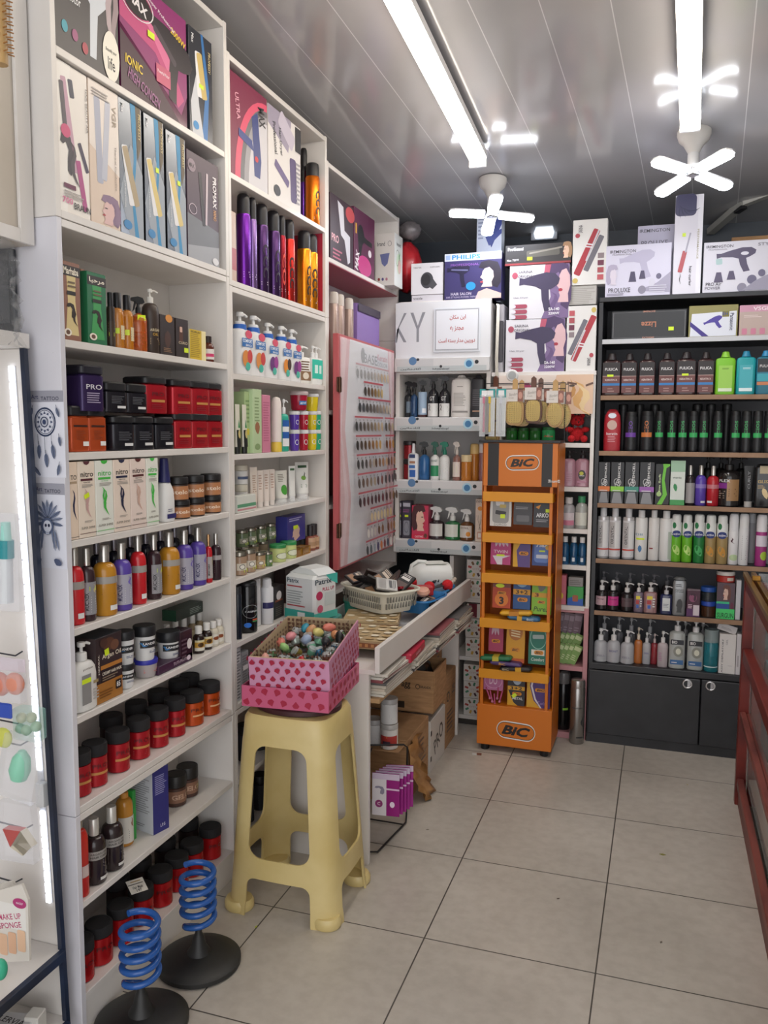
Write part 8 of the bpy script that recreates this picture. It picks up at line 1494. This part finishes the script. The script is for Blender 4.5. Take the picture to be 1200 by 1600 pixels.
put(pg.mesh(), 'wrapped_pack', 'purple and white wrapped pack lying on the counter top', 'pack', (.46, 3.42, .968), rot=(0, .35, .3))

# ============================================================ WALL CABINET AND LIT SHOWCASE AT THE LEFT
put([('cabinet_body', MB().rbox(-1.555, -1.398, .55, 1.603, 1.935, 2.86, noisy('beige_laminate', 'bdb3a6', 'c9c0b4', 3, .4), .002).mesh()), ('front_edge', MB().rbox(-1.3975, -1.389, 1.560, 1.603, 1.935, 2.86, LAM, .001).mesh()), ('bottom_edge', MB().rbox(-1.3975, -1.389, .55, 1.5595, 1.935, 1.965, LAM, .001).mesh())],
    'wall_cabinet', 'closed beige wall cabinet at the upper left edge', 'cabinet', (0, 0, 0))
q = ony(2, 30, 1.15); gb = MB()
for i in range(9):
    for j in range(4): a = -.9+.6*j; gb.tube([(.0, 0, -.05+.012*i), (.022*math.cos(a), .022*math.sin(a)*-1, -.052+.012*i)], .0012, 'a8743c', 4)
put([('handle', MB().tube([(0, 0, -.07), (0, 0, .06), (0, 0, .14)], [.012, .012, .007], WD1, 10).mesh()), ('bristles', gb.mesh())], 'round_hairbrush', 'round wooden hairbrush with tan bristles at the top left corner', 'hairbrush', (q.x-.005, q.y, q.z))
NVY = noisy('navy_black_frame', '181e2c', '27344f', 5, .3)
ys = 1.578
side = MB(); prf = [(-1.552, .05), (-1.353, .05), (-1.409, 1.70), (-1.552, 1.70)]
side.prism([(x, z_) for x, z_ in prf], ys, ys+.012, LAM)
def edge(p, q_, y0, y1, w, mat): return MB().prism([(p[0], p[1]), (p[0]+w, p[1]), (q_[0]+w, q_[1]), (q_[0], q_[1])], y0, y1, mat).mesh()
led = MB(); A = ony(17, 572, ys-.004); B_ = ony(76, 1410, ys-.004); random.seed(9); t = 0; L = (A-B_).length
led_back = MB().prism([(B_.x-.008, B_.z), (B_.x+.010, B_.z), (A.x+.010, A.z), (A.x-.008, A.z)], ys-.002, ys-.0005, 'c9ccd4')
while t < .985:
    e = t+random.choice([.022, .03, .045]); p0 = A.lerp(B_, t); p1 = A.lerp(B_, min(1, e-.004))
    if not .735 < t < .79: led.prism([(p1.x-.006, p1.z), (p1.x+.006, p1.z), (p0.x+.006, p0.z), (p0.x-.006, p0.z)], ys-.006, ys-.002, 'eef3ff:e%g' % STRIP_E)
    t = e
P = [('side_panel', side.mesh()), ('frame_edge', edge((-1.353, .05), (-1.409, 1.70), ys-.014, ys-.001, .012, NVY)), ('back_panel', MB().box(-1.558, -1.552, .60, ys+.016, .05, 1.70, LAM).mesh()),
     ('shelf', MB().rbox(-1.552, -1.354, .60, ys-.001, .235, .25, LAM, .001).mesh(), [('frame_edge', MB().rbox(-1.3535, -1.338, .60, ys-.0125, .228, .252, NVY, .001).mesh())]), ('bottom_panel', MB().rbox(-1.552, -1.346, .60, ys-.001, .05, .066, LAM, .001).mesh(), [('frame_edge', MB().rbox(-1.3455, -1.33, .60, ys-.0125, .045, .068, NVY, .001).mesh())]),
     ('top_panel', MB().rbox(-1.552, -1.402, .60, ys+.012, 1.701, 1.735, LAM, .001).mesh()), ('led_strip', led_back.mesh(), [('light_cells', led.mesh())])]
put(P, 'lit_showcase', 'leaning white showcase with navy edge and LED strip at the left', 'showcase', (0, 0, 0))
q = ony(62, 1243, ys-.02); put(MB().rbox(-.012, .012, 0, .02, -.03, .03, 'd6d8da', .002).mesh(), 'strip_connector', 'small white clip box on the LED strip', 'connector', (q.x, ys-.022, q.z))
def hang2(u, v, P, name, label, cat, y=1.46, rot=(0, 0, 0), sc_=1): q = ony(u, v, y); return put(P, name, label, cat, q, rot=rot, scale=(sc_,)*3)
FILM = 'e6e8f2:c'
def bag(w, h, inner, t=.02):
    f = MB().prism([(-w/2, 0), (w/2, .004), (w/2*1.03, h*.6), (w/2*.9, h), (-w/2*.92, h), (-w/2*1.02, h*.5)], -t/2, t/2, FILM); return inner+[('film', f.mesh())]
def smooth_poly(c, pts, y0, y1): return MB().prism(pts, y0, y1, c).mesh()
hang2(10, 955, bag(.09, .22, [('tube', MB().tube([(.0, 0, .02), (.005, 0, .12)], [.016, .014], 'd6dade', 12).tube([(.005, 0, .12), (.006, 0, .16)], [.017, .017], '1f8c94', 12).tube([(.006, 0, .16), (.007, 0, .20)], [.012, .010], '9cd8cc', 12).mesh())]), 'brush_pack', 'teal and white tube in a clear bag in the showcase', 'pack')
hang2(12, 1097, bag(.09, .10, [('puff', MB().ball((-.02, 0, .04), .028, 'cc7c64', 12, 8, (1, .5, 1)).mesh()), ('puff', MB().ball((.022, 0, .045), .026, 'd88c74', 12, 8, (1, .5, 1)).mesh()), ('card', MB().box(-.04, .045, .008, .009, .07, .1, 'd8ccd4').mesh())]), 'puff_pack', 'coral puffs in a clear bag in the showcase', 'pack')
hang2(8, 1122, [('clip', MB().rbox(-.03, .02, -.004, .004, 0, .035, '2c4cb0', .003).mesh())][0][1], 'hair_clip', 'blue clip on a hook in the showcase', 'clip')
P = [('case', MB().rbox(-.035, .035, -.018, .018, 0, .075, 'a8e0d4:c', .004).mesh())]+[('sponge', MB().ball((x, -.004, z_), .0125, c, 12, 8).mesh()) for x, z_, c in ((-.018, .05, 'c8bca4'), (.010, .054, 'c0b8a0'), (.022, .034, 'a8b8a0'), (-.006, .022, 'b0c0a8'), (-.022, .024, '98b4a0'))]
hang2(47, 1155, P, 'sponge_case', 'mint clear case holding five round sponges in the showcase', 'sponge case', 1.5)
hang2(6, 1166, MB().ball((0, 0, .02), .024, 'c9cc5c', 12, 8, (1, .4, 1)).mesh(), 'yellow_puff', 'yellow-green puff at the left edge of the showcase', 'puff')
hang2(25, 1248, bag(.10, .15, [('sponge', MB().lathe([(.001, .045), (.018, .05), (.024, .07), (.02, .10), (.008, .118), (.001, .12)], '8ccfb4', seg=18, cap=False).mesh())]), 'sponge_pack', 'mint egg sponge in a clear bag in the showcase', 'sponge pack', rot=(0, .2, 0))
hang2(30, 1345, bag(.10, .14, [('sponge', smooth_poly('c8605c', [(-.035, .075), (.015, .078), (-.015, .035)], -.01, .01)), ('sponge', smooth_poly('d9d0bc', [(.016, .078), (.045, .045), (.02, .02), (-.014, .034)], -.01, .01))]), 'sponge_pack', 'red and cream wedge sponges in a clear bag in the showcase', 'sponge pack')
def msb():
    m = MB().prism([(-.06, 0), (.055, .03), (.058, .2), (.04, .24), (-.06, .2)], -.004, .004, 'd9d4cc'); m.art([('r', .05, .5, .95, .85, 'e4e2de'), ('t', 'MAKE UP', .46, .66, .7, .08, 'b83c6c', 14, .01), ('t', 'SPONGE', .46, .54, .7, .08, 'b83c6c', 14, .01), ('e', .78, .88, .2, .07, 'b03474'), ('t', 'MAKEUP', .78, .88, .2, .03, 'e8d0e0'), ('s', RR, .25, .25, .24, .3, 0, 'e0b898'), ('s', RR, .52, .3, .24, .3, 0, 'dcb090'), ('s', RR, .8, .36, .24, .3, 0, 'e2bc9c')], .11, .2, flat(.004, .01)); return m.mesh()
ms = msb()
hang2(22, 1510, ms, 'sponge_pack', 'bag reading MAKE UP SPONGE at the front of its hook', 'sponge pack', 1.42, sc_=.85)
hang2(8, 1500, ms, 'sponge_pack', 'bag of the same peach sponges behind the front bag', 'sponge pack', 1.47, sc_=.85)
hang2(2, 1535, MB().ball((0, 0, .03), .024, '3cb08c', 14, 9, (.6, .6, 1)).mesh(), 'mint_sponge', 'mint green sponge at the bottom left edge', 'sponge', 1.34)
for k, (u, v) in enumerate(((24, 1022), (28, 1128), (32, 1162), (40, 1292), (24, 1376))):
    q = ony(u, v, 1.5); hkm = MB().tube([(-.08, 0, 0), (.0, 0, -.004), (.02, 0, .008)], .002, '33343a', 6).mesh(); put(hkm, 'display_hook', 'dark wire hook in the showcase, %s from the top' % ORD[k], 'hook', q)
lv = MB().rbox(-.05, .05, -.03, .03, 0, .05, 'd0d0d2', .002); lv.art([('t', 'LED', .3, .35, .4, .35, '4a4a5c', 0, .02)], .1, .05, flat(.03)); lv.art([('t', 'LERVIA', .5, .5, .7, .3, '2a2a2e', -14, .01)], .1, .06, lambda x, z_, l: (x, z_-.03, .05+l))
q = ony(55, 1575, 1.45); put(lv.mesh(), 'led_box', 'white box reading LERVIA in the lowest showcase compartment', 'box', (-1.42, 1.47, .0665), .25)
put(MB().rbox(-.018, .018, -.02, .02, 0, .06, 'dad8d2', .002).mesh(), 'small_box', 'small cream box before the LERVIA box', 'box', (-1.372, 1.40, .0665), .2); put(MB().rbox(-.018, .018, -.02, .02, 0, .06, 'd6d4ce', .002).mesh(), 'small_box', 'small cream box beside the showcase side panel', 'box', (-1.378, 1.50, .0665), .2)
put(MB().rbox(-.05, .05, -.015, .015, 0, .02, 'c8481c', .002).rbox(-.055, .055, -.04, .04, -.022, 0, '2c2826', .002).mesh(), 'orange_pack', 'orange and black pack in the lowest showcase compartment', 'pack', (-1.43, 1.29, .0895), .3)
random.seed(13); cf_ = MB(); n, m_ = 22, 12; vs = []
for i in range(n):
    t = i/(n-1)
    for j in range(m_):
        s = j/(m_-1); q = ony(-22+s*(30+38*t**1.6)+random.uniform(-1.5, 1.5), 372+168*t+random.uniform(-3, 3), 1.36); vs.append((q.x, q.y+.018*random.uniform(-1, 1)+.02*math.sin(7*s+4*t), q.z))
fm = bpy.data.materials.new('crinkled_film'); fm.use_nodes = True; b_ = fm.node_tree.nodes['Principled BSDF']; b_.inputs['Base Color'].default_value = (.75, .76, .78, 1); b_.inputs['Alpha'].default_value = .24; _n = fm.node_tree.nodes.new('ShaderNodeTexVoronoi'); _n.inputs['Scale'].default_value = 55; _b = fm.node_tree.nodes.new('ShaderNodeBump'); _b.inputs['Strength'].default_value = 1; _b.inputs['Distance'].default_value = .01; fm.node_tree.links.new(_n.outputs['Distance'], _b.inputs['Height']); fm.node_tree.links.new(_b.outputs[0], b_.inputs['Normal']); b_.inputs['Roughness'].default_value = .08; b_.inputs['Specular IOR Level'].default_value = 1.0
cf_.add(vs, [(i*m_+j, i*m_+j+1, (i+1)*m_+j+1, (i+1)*m_+j) for i in range(n-1) for j in range(m_-1)], fm)
put(cf_.mesh(), 'plastic_sheet', 'crinkled clear plastic sheet hanging above the showcase', 'plastic sheet', (0, 0, 0))
put([('frame', MB().rbox(-1.55, -1.44, 1.585, 1.60, 1.74, 1.93, '20242c', .002).mesh()), ('mirror', MB().box(-1.54, -1.45, 1.583, 1.585, 1.76, 1.92, '6c7078:m').mesh())], 'framed_mirror', 'dark-framed mirror behind the hanging clear plastic', 'mirror', (0, 0, 0))
